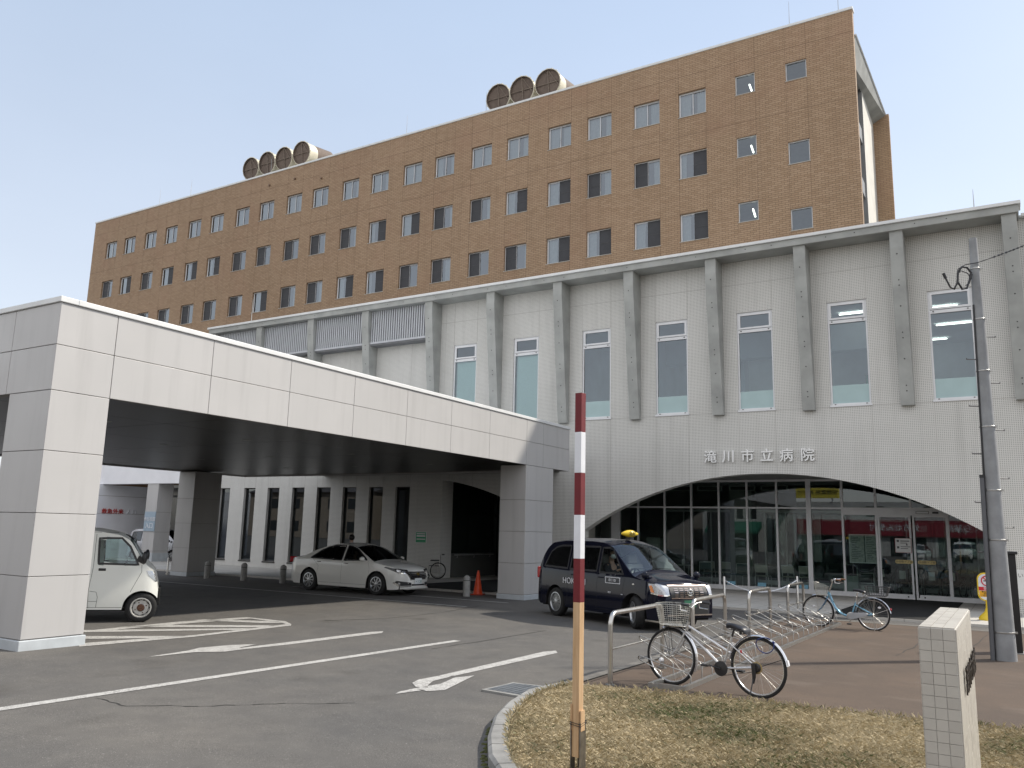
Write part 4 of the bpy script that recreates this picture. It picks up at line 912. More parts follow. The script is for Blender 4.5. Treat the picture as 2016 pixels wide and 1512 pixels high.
class Car:
    def __init__(s, root, top, belt, plan, xw, r, bot, wroof, paint, zm=.5, dx=.025, crown=.06, bow=.05, smooth=2, wind=(), rear=(), windows=(), archr=.06, blackbot=.0, paint2=None):
        s.root = root; x0, x1 = top[0][0], top[-1][0]; n = int((x1-x0)/dx)+1; X = np.linspace(x0, x1, n)
        zt = interp(top, X, smooth); zbl = interp(belt, X, 2); W = interp(plan, X, 2); zr = max(zt); ra = r+archr
        NL = 22; S = (.97, .9, .8, .6, .35, .12)
        def hw(i, z):
            w_ = W[i]; zb_ = zbl[i]
            if z <= zm: f = 1-bow*((zm-z)/zm)**2
            elif z <= zb_: f = 1-.045*((z-zm)/max(.05, zb_-zm))**1.6
            else: f = .955-(.955-wroof/max(W))*min(1.2, (z-zb_)/max(.1, zr-zb_))
            return w_*f
        rings = []; s.X = X
        for i, x in enumerate(X):
            zb = np.interp(x, [b[0] for b in bot], [b[1] for b in bot])
            for xc in xw:
                d = abs(x-xc)
                if d < ra: zb = max(zb, r+math.sqrt(ra*ra-d*d))
            cr = min(crown, .3*(zt[i]-zb)); ze = zt[i]-cr; pts = [(0, zb)]
            for k in range(NL):
                z = zb+(ze-zb)*k/(NL-1); pts.append((hw(i, z), z))
            ye = hw(i, ze)
            for q in S: pts.append((ye*q, ze+cr*(1-q**2.4)))
            pts.append((0, zt[i])); rings.append([(x, -y, z) for y, z in pts] + [(x, y, z) for y, z in pts[-2:0:-1]])
        m = len(rings[0]); half = m//2; full = [v for g in rings for v in g]; body = MB(); panes = {}; allf = MB(); allf.v = full
        body.v = full
        for i in range(n-1):
            xm = (X[i]+X[i+1])/2
            for j in range(m):
                a, b_ = j, (j+1) % m; f = (i*m+a, (i+1)*m+a, (i+1)*m+b_, i*m+b_)
                c = [sum(full[k][q] for k in f)/4 for q in range(3)]; jj = a if a < half else m-1-a
                allf.f.append(f); key = None
                if 1 <= jj < NL+1:
                    for wi, (wn, poly) in enumerate(windows):
                        if inside((c[0], c[2]), poly): key = (wn, c[1] > 0, wi)
                if jj >= NL+1:
                    if wind and wind[0] < xm < wind[1]: key = ('windscreen', 0, 0)
                    if rear and rear[0] < xm < rear[1]: key = ('rear_window', 0, 0)
                if key: panes.setdefault(key, []).append(f)
                else: body.f.append(f); body.m.append(1 if jj == 0 else (2 if paint2 and c[2] < paint2 else 0))
        for i, st in ((0, 0), (n-1, 1)):
            f = tuple(range(i*m, i*m+m)); f = f[::-1] if st else f; body.f.append(f); body.m.append(0); allf.f.append(f)
        s.bvh = BVHTree.FromPolygons([Vector(v) for v in full], allf.f)
        s.body = obj('body', body, [paint, BLACK, BLACKP], root, local=True, smooth=42)
        s.panes = {}
        for key, fs in panes.items():
            p = MB(); used = sorted(set(k for f in fs for k in f)); ix = {k: q for q, k in enumerate(used)}; p.v = [full[k] for k in used]; p.f = [tuple(ix[k] for k in f) for f in fs]; p.m = [0]*len(fs); s.panes[key] = p
        s.windows = windows; s.ends = (x0, x1)
    def glaze(s, name, gmat, key_sides=(False, True)):
        for key, p in s.panes.items():
            if key[0] != name: continue
            s_ = obj('windscreen' if name == 'windscreen' else ('rear_window' if name == 'rear_window' else 'side_window'), p, gmat, s.root, local=True, smooth=60)
            if name not in ('windscreen', 'rear_window'):
                poly = s.windows[key[2]][1]; sd = 1 if key[1] else -1; rb = s.ribbon(poly, sd, .02, BLACKP, 'window_seal'); rb.parent = s_
            else:
                pass
    def hit(s, o, d):
        h = s.bvh.ray_cast(Vector(o), Vector(d)); return (h[0], h[1]) if h[0] is not None else (None, None)
    def side(s, x, z, sd, off=.004):
        p, n_ = s.hit((x, sd*3, z), (0, -sd, 0))
        if p is None: return Vector((x, sd*.7, z))
        if n_.y*sd < 0: n_ = -n_
        return p+n_*off
    def ribbon(s, poly, sd, wd, m, name, off=.004):
        k = len(poly); c = []
        for i in range(k):
            a, b = Vector(poly[i]), Vector(poly[(i+1) % k]); q = max(1, int((b-a).length/.06))
            c += [a.lerp(b, j/q) for j in range(q)]
        n = len(c); a = MB(); vs = []
        for i in range(n):
            t_ = (c[(i+1) % n]-c[i-1]).normalized(); nn = Vector((-t_.y, t_.x))*wd
            for q in (-1, 1): p = c[i]+nn*q; vs.append(s.side(p.x, p.y, sd, off))
        a.add(vs, [(2*i, 2*((i+1) % n), 2*((i+1) % n)+1, 2*i+1) for i in range(n)]); return obj(name, a, m, s.root, local=True)
    def line(s, pts, sd, wd=.005, m=None, name='panel_gap', off=.0015):
        a = MB(); c = []
        for p, q in zip(pts, pts[1:]):
            p, q = Vector(p), Vector(q); k = max(1, int((q-p).length/.05)); c += [p.lerp(q, j/k) for j in range(k)]
        c.append(Vector(pts[-1])); vs = []
        for i, p in enumerate(c):
            t_ = (c[min(i+1, len(c)-1)]-c[max(i-1, 0)]).normalized(); nn = Vector((-t_.y, t_.x))*wd/2
            for q in (-1, 1): w_ = p+nn*q; vs.append(s.side(w_.x, w_.y, sd, off))
        a.add(vs, [(2*i, 2*i+2, 2*i+3, 2*i+1) for i in range(len(c)-1)]); return a
    def patch(s, name, poly, ang, m, off=.006, parent=None, cuts=3, thick=0):
        """outline seen from direction ang (0 = from the front, 90 = from the left) laid on the bodywork"""
        d = Vector((math.cos(ang), math.sin(ang), 0)); u = Vector((-d.y, d.x, 0)); bm = bmesh.new()
        vs = [bm.verts.new((a, b, 0)) for a, b in poly]; bm.faces.new(vs); bmesh.ops.triangulate(bm, faces=bm.faces[:])
        for _ in range(cuts): bmesh.ops.subdivide_edges(bm, edges=[e for e in bm.edges if e.calc_length() > .05], cuts=1, use_grid_fill=True); bmesh.ops.triangulate(bm, faces=bm.faces[:])
        a = MB(); ok = []; zz = []
        for v in bm.verts:
            o = u*v.co.x+Vector((0, 0, v.co.y))+d*5; p, n_ = s.hit(o, -d)
            if p is None:
                p = u*v.co.x+Vector((0, 0, v.co.y)); a.v.append(tuple(p)); ok.append(False); continue
            if n_.dot(d) < 0: n_ = -n_
            a.v.append(tuple(p+n_*off)); ok.append(True)
        bm.verts.index_update()
        for f in bm.faces:
            ids = [v.index for v in f.verts]
            if all(ok[i] for i in ids): a.f.append(tuple(ids)); a.m.append(0)
        bm.free(); o = obj(name, a, m, s.root, local=True, smooth=60)
        if parent: o.parent = parent
        return o
    def corner(s, name, pts, sd, th, m, off=.006, parent=None, cuts=3):
        """patch wrapping a front corner: outline as (x, |y|, z)"""
        a = R(th); return s.patch(name, [(sd*(-x*math.sin(a)+y*math.cos(a)), z) for x, y, z in pts], sd*a, m, off, parent, cuts)
    def handle(s, x, z, sd, m=None, L=.17):
        p = s.side(x, z, sd, .02); a = MB(); a.tube([p+Vector((-L/2, -sd*.02, 0)), p+Vector((-L/2+.03, sd*.006, 0)), p+Vector((L/2-.03, sd*.006, 0)), p+Vector((L/2, -sd*.02, 0))], .013, 6); return obj('door_handle', a, m or s.body.data.materials[0], s.root, local=True, smooth=60)
    def mirror(s, x, z, sd, m, size=(.10, .2, .14), stalk=.1):
        p = s.side(x, z, sd, 0); c = p+Vector((0.0, sd*(stalk+size[1]/2), .05)); a = MB()
        a.ball(c, (size[0]/2, size[1]/2, size[2]/2), 14, 10); a.tube([p-Vector((0, sd*.03, 0)), c-Vector((0, sd*size[1]*.3, size[2]*.25))], .02, 6)
        o = obj('wing_mirror', a, m, s.root, local=True, smooth=60); b = MB(); b.ball(c-Vector((size[0]*.2, 0, 0)), (size[0]*.34, size[1]*.42, size[2]*.40), 12, 8); setparent(obj('mirror_glass', b, CHROME, s.root, local=True, smooth=60), o); return o
def seats(root, xs_, zf, w, hd=True, m=None, back=.55):
    a = MB()
    for x in xs_:
        for y in (-w, w):
            a.box(x-.24, y-.24, zf, x+.26, y+.24, zf+.16); a.obox(Matrix.Translation((x-.27, y, zf+.16+back/2)) @ Matrix.Rotation(R(-14), 4, 'Y'), .14, .46, back)
            if hd: a.obox(Matrix.Translation((x-.40, y, zf+.26+back)) @ Matrix.Rotation(R(-8), 4, 'Y'), .1, .26, .2)
    return obj('seat', a, m or SEATM, root, local=True, bevel=.03)
def cabin(root, x0, x1, z0, z1, w, dash=None, wheel_y=-.36):
    a = MB(); a.box(x0, -w, z0, x1, w, z0+.03)
    if dash: a.prism([(dash-.02, z0+.5), (dash+.05, z1), (dash+.35, z1-.02), (dash+.35, z0)], 'xz', -w, w)
    o = obj('cabin_trim', a, mat('cabin_trim', (.045, .045, .047), .7), root, local=True)
    if dash:
        M = Matrix.Translation((dash-.2, wheel_y, z1+.0)) @ Matrix.Rotation(R(-65), 4, 'Y'); b = MB(); b.tube([M @ Vector((.18*math.cos(2*PI*k/24), .18*math.sin(2*PI*k/24), 0)) for k in range(24)], .015, 6, closed=True); b.tube([M @ Vector((-.17, 0, 0)), M @ Vector((.17, 0, 0))], .018, 6); obj('steering_wheel', b, BLACKP, root, local=True, smooth=60)
    return o
def underbody(root, xw, r, y, x0, x1, z):
    a = MB(); a.box(x0, -y+.18, z, x1, y-.18, z+.22)
    for x in xw: a.box(x-r-.03, -y+.24, z+.1, x+r+.03, y-.24, r*2+.08)
    return obj('underbody', a, HOLE, root, local=True)
def rect(y0, z0, y1, z1): return [(y0, z0), (y1, z0), (y1, z1), (y0, z1)]

# --- black taxi
def make_taxi():
    f, r_ = G(1254, 1238.5), G(1096, 1212); d = (f-r_); yaw = math.atan2(d.y, d.x); mid = (f+r_)/2
    n = Vector((math.sin(yaw), -math.cos(yaw), 0))          # towards the near (right hand) side
    ts_ = Vector((d.x, d.y)).length/2.74; c = mid-n*.72; rt = thing('taxi_cab', 'black boxy taxi with yellow roof lamp and white lettering beside the bike racks', 'taxi', (c.x, c.y, gz(c.y)), yaw, tilt=True); rt.scale = (ts_*.98, .95, 1)
    paint = mat('black_car_paint', (.006, .007, .016), .06, var=0, coat=0, spec=.27)
    xw = (-1.37, 1.37); rad = .315
    fd = [(1.02, 1.04), (.22, 1.04), (.22, 1.55), (.46, 1.555), (.56, 1.53)]
    sdw = [(.12, 1.06), (-.85, 1.06), (-.85, 1.56), (.12, 1.565)]; qw = [(-.95, 1.07), (-1.88, 1.09), (-1.70, 1.42), (-1.52, 1.52), (-1.3, 1.56), (-.95, 1.565)]
    car = Car(rt, [(-2.26, .72), (-2.235, .95), (-2.16, 1.12), (-2.0, 1.42), (-1.86, 1.60), (-1.7, 1.70), (-1.2, 1.745), (-.3, 1.755), (.2, 1.735), (.52, 1.65), (1.28, 1.12), (1.42, 1.07), (1.95, .98), (2.06, .93), (2.11, .84), (2.13, .68)],
              [(-2.26, 1.0), (-1.6, 1.03), (.3, 1.01), (1.2, 1.0), (2.15, .92)], [(-2.26, .66), (-2.2, .76), (-2.0, .83), (-1.4, .845), (1.4, .845), (1.8, .82), (2.0, .76), (2.1, .68), (2.15, .58)], xw, rad, [(-2.26, .38), (-2.0, .24), (1.9, .22), (2.15, .26)], .63, paint, wind=(.50, 1.24), rear=(-2.14, -1.92), windows=[('front_side', fd), ('rear_side', sdw), ('rear_side', qw)], crown=.075)
    gl = glass('taxi_glass', (.82, .88, .86), .03); pv = glass('privacy_glass', (.10, .11, .11), .06)
    car.glaze('windscreen', gl); car.glaze('front_side', gl); car.glaze('rear_side', pv); car.glaze('rear_window', pv)
    for s in (-1, 1):
        a = MB()
        for pts in ([(.17, .3), (.17, 1.6)], [(1.0, .58), (1.08, .98), (.98, 1.03)], [(-.9, .3), (-.9, 1.05)], [(.17, .3), (.98, .3), (1.0, .58)], [(-1.05, .56), (-.9, .56), (.17, .56)]): q = car.line(pts, s); a.add(q.v, q.f)
        obj('panel_gap', a, HOLE, rt, local=True)
        wheel(rt, -1.37, s*.735, rad, .19, 'mesh', 0, s); wheel(rt, 1.37, s*.735, rad, .19, 'mesh', R(-24), s)
        car.mirror(1.62, 1.0, s, paint, (.10, .2, .15), .05)
        car.patch('headlamp', [(-.20, .66), (.22, .64), (.30, .72), (.26, .80), (-.20, .84)] if s < 0 else [(.20, .66), (-.22, .64), (-.30, .72), (-.26, .80), (.20, .84)], s*R(42), LAMPIN, .01) if False else None
    for s in (-1, 1):
        h = car.corner('headlamp', [(2.12,.54,.69),(2.05,.68,.685),(1.87,.80,.72),(1.80,.81,.90),(1.97,.74,.90),(2.08,.54,.86)], s, 40, LAMPIN, .008)
        car.corner('indicator', [(1.93,.765,.735),(1.87,.795,.74),(1.825,.805,.86),(1.88,.785,.87)], s, 40, AMBER, .013, h); car.corner('lamp_bezel', [(2.12,.53,.68),(2.05,.68,.675),(1.87,.80,.71),(1.87,.80,.73),(2.05,.68,.70),(2.12,.53,.705)], s, 40, CHROME, .014, h)
        t_ = car.patch('tail_lamp', [(s*a, b) for a, b in ((-1.02, .86), (-.80, .86), (-.80, 1.06), (-1.02, 1.02))][::-s] if False else [(a, b) for a, b in ((-.1, .80), (.08, .80), (.08, 1.05), (-.1, 1.05))], s*R(100), TAILR, .012) if False else None
        car_t = MB(); p = car.side(-2.16, .93, s, .01); car_t.obox(Matrix.Translation(p+Vector((0, -s*.03, 0))) @ Matrix.Rotation(s*R(-28), 4, 'Z'), .13, .1, .26); obj('tail_lamp', car_t, TAILR, rt, local=True, bevel=.03)
    g = car.patch('grille', [(-.50, .64), (.50, .64), (.52, .86), (-.52, .86)], 0, BLACKP, .006)
    CH2 = mat('warm_chrome', (.62, .52, .46), .15, metal=1, var=0)
    for z in (.665, .705, .745, .785, .82):
        for k in range(6):
            y = -.42+k*.14+.07*(0); setparent(car.patch('grille_bar', rect(y+.015, z-.006, y+.11, z+.006), 0, CH2, .012, cuts=1), g)
    setparent(car.patch('grille_trim', rect(-.54, .855, .54, .885), 0, CH2, .016), g); setparent(car.patch('grille_trim', rect(-.5, .628, .5, .645), 0, CH2, .014), g)
    a = MB(); M = Matrix.Translation(car.hit((5, 0, .745), (-1, 0, 0))[0]+Vector((.025, 0, 0))) @ Matrix.Rotation(R(90), 4, 'Y') @ Matrix.Rotation(R(90), 4, 'Z')
    for rx, ry in ((.082, .058), (.026, .055), (.058, .024)):
        a.tube([M @ Vector((rx*math.cos(2*PI*k/20), ry*math.sin(2*PI*k/20)+(.018 if (rx, ry) == (.058, .024) else 0), .002)) for k in range(20)], .0075, 6, closed=True)
    obj('badge', a, CHROME, rt, local=True, smooth=60)
    bp = car.patch('bumper', [(-.72, .30), (.72, .30), (.74, .60), (-.74, .60)], 0, mat('grey_black_bumper', (.022, .023, .028), .45, var=0), .01)
    setparent(car.patch('intake', [(-.5, .33), (.5, .33), (.5, .46), (-.5, .46)], 0, BLACK, .016), bp); setparent(car.patch('plate', rect(-.165, .47, .165, .6), 0, mat('plate_green', (.03, .16, .09), .5), .024), bp)
    setparent(car.patch('lower_trim', rect(-.62, .305, .62, .33), 0, CHROME, .018), bp)
    seats(rt, (.35, -.75), .5, .36, m=mat('pale_seat_cover', (.45, .46, .44), .9, var=.08)); cabin(rt, -2.0, 1.1, .4, .98, .68, 1.02, -.36); underbody(rt, xw, rad, .845, -2.1, 2.0, .2)
    a = MB(); a.lathe([(0, -.24), (.022, -.235), (.045, -.17), (.075, -.08), (.083, 0), (.075, .08), (.045, .17), (.022, .235), (0, .24)], 20, Matrix.Translation((.3, 0, 1.86)) @ Matrix.Rotation(PI/2, 4, 'X') @ Matrix.Diagonal((1.1, 1, 1, 1))); rl = obj('roof_lamp', a, YELLOW, rt, local=True, smooth=60)
    a = MB(); a.box(.22, -.05, 1.73, .38, .05, 1.79); setparent(obj('lamp_foot', a, BLACKP, rt, local=True), rl)
    M = Matrix(((0, 0, 1, .40), (1, 0, 0, 0), (0, 1, 0, 1.86), (0, 0, 0, 1))); setparent(textmesh('lamp_text', '北星', .105, BLACK, M, rt, extr=.003, local=True), rl)
    S_ = lambda x, z, off=.004: Matrix(((1, 0, 0, x), (0, 0, -1, car.side(x, z, -1, off).y), (0, 1, 0, z), (0, 0, 0, 1)))
    textmesh('door_lettering', 'HOKUSEI', .185, WHITEP, S_(-.645, .80, .010), rt, extr=.002, local=True, width=1.14); textmesh('door_lettering', 'GROUP', .06, WHITEP, S_(-.42, .66, .010), rt, extr=.002, local=True)
    for x, z, s_, sz in ((.70, .90, '011101', .085), (.62, .655, '1011', .055), (1.03, .64, 'taxi', .04)):
        t_ = textmesh('side_number', s_, sz, WHITEP, S_(x, z, .012), rt, extr=.002, local=True)
    a = MB(); y = car.side(.7, .9, -1, .010).y
    frame_rect(a, .46, .835, .94, .965, y-.003, y+.02, .012); obj('number_frame', a, WHITEP, rt, local=True)
    a = MB(); p = car.side(1.36, .86, -1, .008); a.ball(p, (.035, .012, .016), 10, 6); obj('side_repeater', a, mat('clear_repeater', (.8, .78, .7), .2, var=0), rt, local=True)
    for x in (.55, -.9): car.handle(x-.25 if x > 0 else x+.2, .94, -1, paint)
    a = MB(); a.tube([(.98, -.55, 1.145), (1.15, -.1, 1.155), (1.2, .05, 1.15)], .009, 5); a.tube([(.98, .05, 1.155), (1.15, .45, 1.15)], .009, 5); obj('wiper', a, BLACKP, rt, local=True)
    return rt, car
# --- white saloon
def make_sedan():
    f, r_ = G(743, 1172), G(609, 1161.5); yaw = R(3); sc = 1.0
    d = f-r_; yaw = math.atan2(d.y, d.x); yaw = max(yaw, R(-6)); L = d.length; s_ = L/2.70; n = Vector((math.sin(yaw), -math.cos(yaw), 0)); c = (f+r_)/2-n*.75*s_
    rt = thing('saloon_car', 'pearl white four door saloon parked in the shade under the canopy', 'car', (c.x, c.y, gz(c.y)), yaw, tilt=True); rt.scale = (s_*.99, s_, s_)
    paint = mat('pearl_white_paint', (.72, .71, .67), .22, var=0, coat=.8)
    xw = (-1.35, 1.35); rad = .318
    w1 = [(.93, .985), (.02, .955), (.02, 1.365), (.22, 1.36), (.42, 1.30)]; w2 = [(-.07, .955), (-1.35, .985), (-1.02, 1.20), (-.75, 1.315), (-.45, 1.37), (-.07, 1.37)]
    car = Car(rt, [(-2.33, .62), (-2.31, .88), (-2.24, .99), (-2.1, 1.03), (-1.72, 1.07), (-1.15, 1.32), (-.75, 1.43), (-.25, 1.475), (.12, 1.46), (.42, 1.385), (1.2, 1.01), (1.36, .975), (1.85, .90), (2.1, .81), (2.2, .72), (2.25, .55)],
              [(-2.33, .92), (-1.4, .95), (0, .92), (1.2, .93), (2.25, .8)], [(-2.33, .55), (-2.25, .72), (-2.0, .82), (-1.3, .848), (1.3, .848), (1.75, .82), (2.0, .74), (2.15, .62), (2.25, .42)], xw, rad, [(-2.33, .36), (-2.0, .2), (1.9, .18), (2.25, .22)], .56, paint, wind=(.36, 1.2), rear=(-1.68, -1.02), windows=[('front_side', w1), ('rear_side', w2)], crown=.07)
    gl = glass('saloon_glass', (.35, .40, .39), .04); pv = glass('privacy_glass', (.10, .11, .11), .06)
    car.glaze('windscreen', gl); car.glaze('front_side', gl); car.glaze('rear_side', pv); car.glaze('rear_window', pv)
    for s in (-1, 1):
        a = MB()
        for pts in ([(-.03, .28), (-.03, .95)], [(1.03, .28), (1.06, .75), (.97, .97)], [(-1.02, .5), (-.98, .75), (-1.25, .97)], [(-.92, .28), (1.0, .28)]): q = car.line(pts, s); a.add(q.v, q.f)
        obj('panel_gap', a, HOLE, rt, local=True); q = car.line([(-.9, .345), (.98, .335)], s, .03, off=.012); obj('sill_moulding', q, paint, rt, local=True)
        for x in xw: wheel(rt, x, s*.745, rad, .2, 'spoke', 0, s)
        car.mirror(.86, .97, s, paint, (.12, .2, .13), .05); car.handle(.12, .86, s, CHROME); car.handle(-.98, .875, s, CHROME)
        h = car.corner('headlamp', [(2.19,.38,.655),(2.0,.68,.665),(1.62,.82,.80),(1.66,.81,.825),(1.97,.68,.78),(2.13,.38,.745)], s, 38, GLOSSB, .006)
        for q in ([(2.14,.46,.675),(2.08,.54,.68),(2.05,.55,.735),(2.1,.47,.735)], [(2.05,.60,.68),(1.98,.67,.685),(1.95,.68,.745),(2.02,.61,.74)]): car.corner('lamp_lens', q, s, 38, LAMPIN, .012, h)
        car.corner('lamp_bezel', [(2.2,.36,.64),(2.02,.66,.65),(2.02,.66,.668),(2.2,.36,.66)], s, 38, CHROME, .014, h)
        fg = car.corner('fog_recess', [(2.22,.30,.31),(2.1,.62,.30),(1.96,.75,.40),(2.02,.71,.44),(2.22,.30,.39)], s, 30, BLACKP, .006)
        car.corner('fog_lamp', [(2.06-.03*math.cos(q)*.6, .66+.035*math.cos(q), .365+.035*math.sin(q)) for q in [2*PI*k/12 for k in range(12)]], s, 30, LAMPIN, .014, fg); car.corner('fog_trim', [(2.22,.30,.28),(2.1,.62,.26),(1.93,.77,.38),(1.95,.76,.40),(2.1,.62,.285),(2.22,.30,.305)], s, 30, CHROME, .013, fg)
        a = MB(); p = car.side(-2.2, .9, s, .006); a.obox(Matrix.Translation(p+Vector((0, -s*.035, 0))) @ Matrix.Rotation(s*R(-35), 4, 'Z'), .24, .1, .17); obj('tail_lamp', a, TAILR, rt, local=True, bevel=.03)
    g = car.patch('grille', [(-.34, .47), (.34, .47), (.46, .70), (-.46, .70)], 0, GLOSSB, .006)
    for z in (.50, .545, .59, .635, .68): w_ = .34+(z-.47)*.5; setparent(car.patch('grille_bar', rect(-w_, z-.006, w_, z+.007), 0, mat('dark_chrome', (.3, .3, .32), .2, metal=1, var=0), .014, cuts=2), g)
    for s in (-1, 1): setparent(car.patch('grille_trim', [(s*a, b) for a, b in ((.33, .45), (.365, .45), (.50, .70), (.46, .71))][::s], 0, CHROME, .016), g)
    a = MB(); p = car.hit((5, 0, .63), (-1, 0, 0))[0]; a.prism([(-.045, .05), (-.03, -.06), (.0, -.01), (.03, -.06), (.045, .05), (.0, .02)], 'yz', p.x+.012, p.x+.03); a.v = [(x, y, z+.63) for x, y, z in a.v]; obj('badge', a, mat('gold_badge', (.6, .45, .15), .25, metal=1, var=0), rt, local=True)
    p = car.hit((5, .05, .42), (-1, 0, 0))[0]; a = MB(); a.box(p.x+.005, -.165, .345, p.x+.02, .165, .51); pl_ = obj('number_plate', a, PLATE, rt, local=True)
    M = Matrix(((0, 0, 1, p.x+.022), (1, 0, 0, 0), (0, 1, 0, .405), (0, 0, 0, 1))); setparent(textmesh('plate_digits', '・1 20', .11, PLATEG, M, rt, extr=.001, local=True), pl_)
    setparent(car.patch('intake', [(-.3, .30), (.3, .30), (.3, .345), (-.3, .345)], 0, BLACKP, .008), g); car.patch('bumper_lip', [(-.6, .215), (.6, .215), (.6, .25), (-.6, .25)], 0, paint, .03)
    seats(rt, (.05, -.95), .38, .36, back=.5); cabin(rt, -1.5, 1.2, .3, .93, .68, .95, -.36); underbody(rt, xw, rad, .848, -2.2, 2.1, .19)
    a = MB(); p = car.hit((1.72, .02, 3), (0, 0, -1))[0]; a.box(p.x-.06, -.03, p.z, p.x+.06, .07, p.z+.004); obj('bonnet_sticker', a, BLACKP, rt, local=True)
    return rt, car
# --- white kei van
def make_van():
    c = G(284, 1225); yaw = R(53); n = Vector((math.sin(yaw), -math.cos(yaw), 0)); fw = Vector((math.cos(yaw), math.sin(yaw), 0)); sc = 1.0
    o = c-n*.62-fw*1.225
    rt = thing('kei_van', 'small white van with black mirror half hidden by the near canopy pillar', 'van', (o.x, o.y, gz(o.y)), yaw, tilt=True)
    paint = mat('cream_white_paint', (.78, .785, .735), .3, var=.02, coat=.5, scale=1)
    xw = (-1.225, 1.225); rad = .29; X = 1.225; rt.scale = (.93, .93, .90)
    w1 = [(X-.12, 1.14), (X-.84, 1.16), (X-.87, 1.66), (X-.47, 1.67), (X-.30, 1.5)]; w2 = [(X-1.10, 1.17), (X-2.05, 1.17), (X-2.05, 1.67), (X-1.05, 1.67)]
    car = Car(rt, [(-1.72, .7), (-1.70, 1.2), (-1.62, 1.7), (-1.5, 1.84), (-.8, 1.875), (.3, 1.87), (.72, 1.80), (.92, 1.70), (X-.06, 1.31), (X+.06, 1.17), (X+.19, 1.08), (X+.25, .95), (X+.28, .70), (X+.28, .55)],
              [(-1.72, 1.12), (.8, 1.12), (X+.28, 1.0)], [(-1.72, .68), (-1.6, .725), (1.0, .737), (X+.08, .725), (X+.2, .69), (X+.26, .62), (X+.28, .58)], xw, rad, [(-1.72, .34), (-1.5, .27), (X+.15, .25), (X+.28, .25)], .62, paint, wind=(.9, X-.03), rear=(-1.70, -1.60), windows=[('front_side', w1), ('rear_side', w2)], crown=.07, archr=.045)
    gl = glass('van_glass', (.78, .93, .90), .05)
    for k in ('windscreen', 'front_side', 'rear_side', 'rear_window'): car.glaze(k, gl)
    for s in (-1, 1):
        a = MB()
        for pts in ([(X-.94, .29), (X-.96, .62), (X-.92, 1.1), (X-.93, 1.74)], [(X-.22, .60), (X-.05, 1.0), (X-.06, 1.14)], [(X-.94, .62), (X-.82, .60), (X-.79, .5), (X-.8, .3)], [(X-.94, .42), (X-.8, .42)], [(X-1.9, .3), (X-.3, .30)], [(X-1.9, 1.78), (X-.55, 1.78)]): q = car.line(pts, s, .007); a.add(q.v, q.f)
        obj('panel_gap', a, mat('gap_brown', (.06, .055, .05), .9, var=0), rt, local=True)
        for x in xw: wheel(rt, x, s*.635, rad, .155, 'steel', 0, s)
        a = MB(); p = car.side(X-.02, 1.2, s, 0); a.ball(p+Vector((.0, s*.13, .09)), (.05, .085, .13), 14, 10); a.tube([p, p+Vector((0, s*.1, .05))], .025, 6); a.prism([(X-.02, 1.13), (X-.2, 1.13), (X-.13, 1.33), (X-.04, 1.28)], 'xz', p.y-s*.005, p.y+s*.02)
        obj('wing_mirror', a, BLACKP, rt, local=True, smooth=40)
        h = MB(); p = car.side(X-.76, 1.04, s, .004); h.box(p.x-.065, p.y-.006, p.z-.026, p.x+.065, p.y+.008, p.z+.026); obj('door_handle', h, BLACKP, rt, local=True, bevel=.01)
        h = MB(); p = car.side(X-1.12, 1.03, s, .004); h.box(p.x-.03, p.y-.006, p.z-.07, p.x+.03, p.y+.008, p.z+.07); obj('door_handle', h, BLACKP, rt, local=True, bevel=.01)
        car.corner('headlamp', [(1.50,.45,.80),(1.43,.64,.80),(1.32,.70,.92),(1.28,.71,1.03),(1.40,.58,1.01)], s, 45, LAMPIN, .006)
    car.patch('grille', rect(-.42, .68, .42, .76), 0, BLACKP, .006); car.patch('number_plate', rect(-.165, .42, .165, .58), 0, PLATE, .012)
    seats(rt, (.55,), .62, .32, back=.5); cabin(rt, -1.5, 1.1, .5, 1.05, .6, 1.0, -.3); underbody(rt, xw, rad, .74, -1.6, 1.4, .22)
    a = MB(); a.box(.98, -.11, 1.58, 1.0, .11, 1.65); obj('inner_mirror', a, mat('mirror_back', (.12, .13, .13), .5), rt, local=True)
    a = MB(); p = car.side(.8, 1.74, -1, .005); a.tube([p, p+Vector((.12, 0, -.06)), p+Vector((.16, 0, -.1))], .018, 6); obj('aerial_base', a, BLACKP, rt, local=True)
    a = MB(); a.tube([(1.18, -.5, 1.22), (1.02, -.15, 1.36)], .01, 5); obj('wiper', a, BLACKP, rt, local=True)
    return rt, car
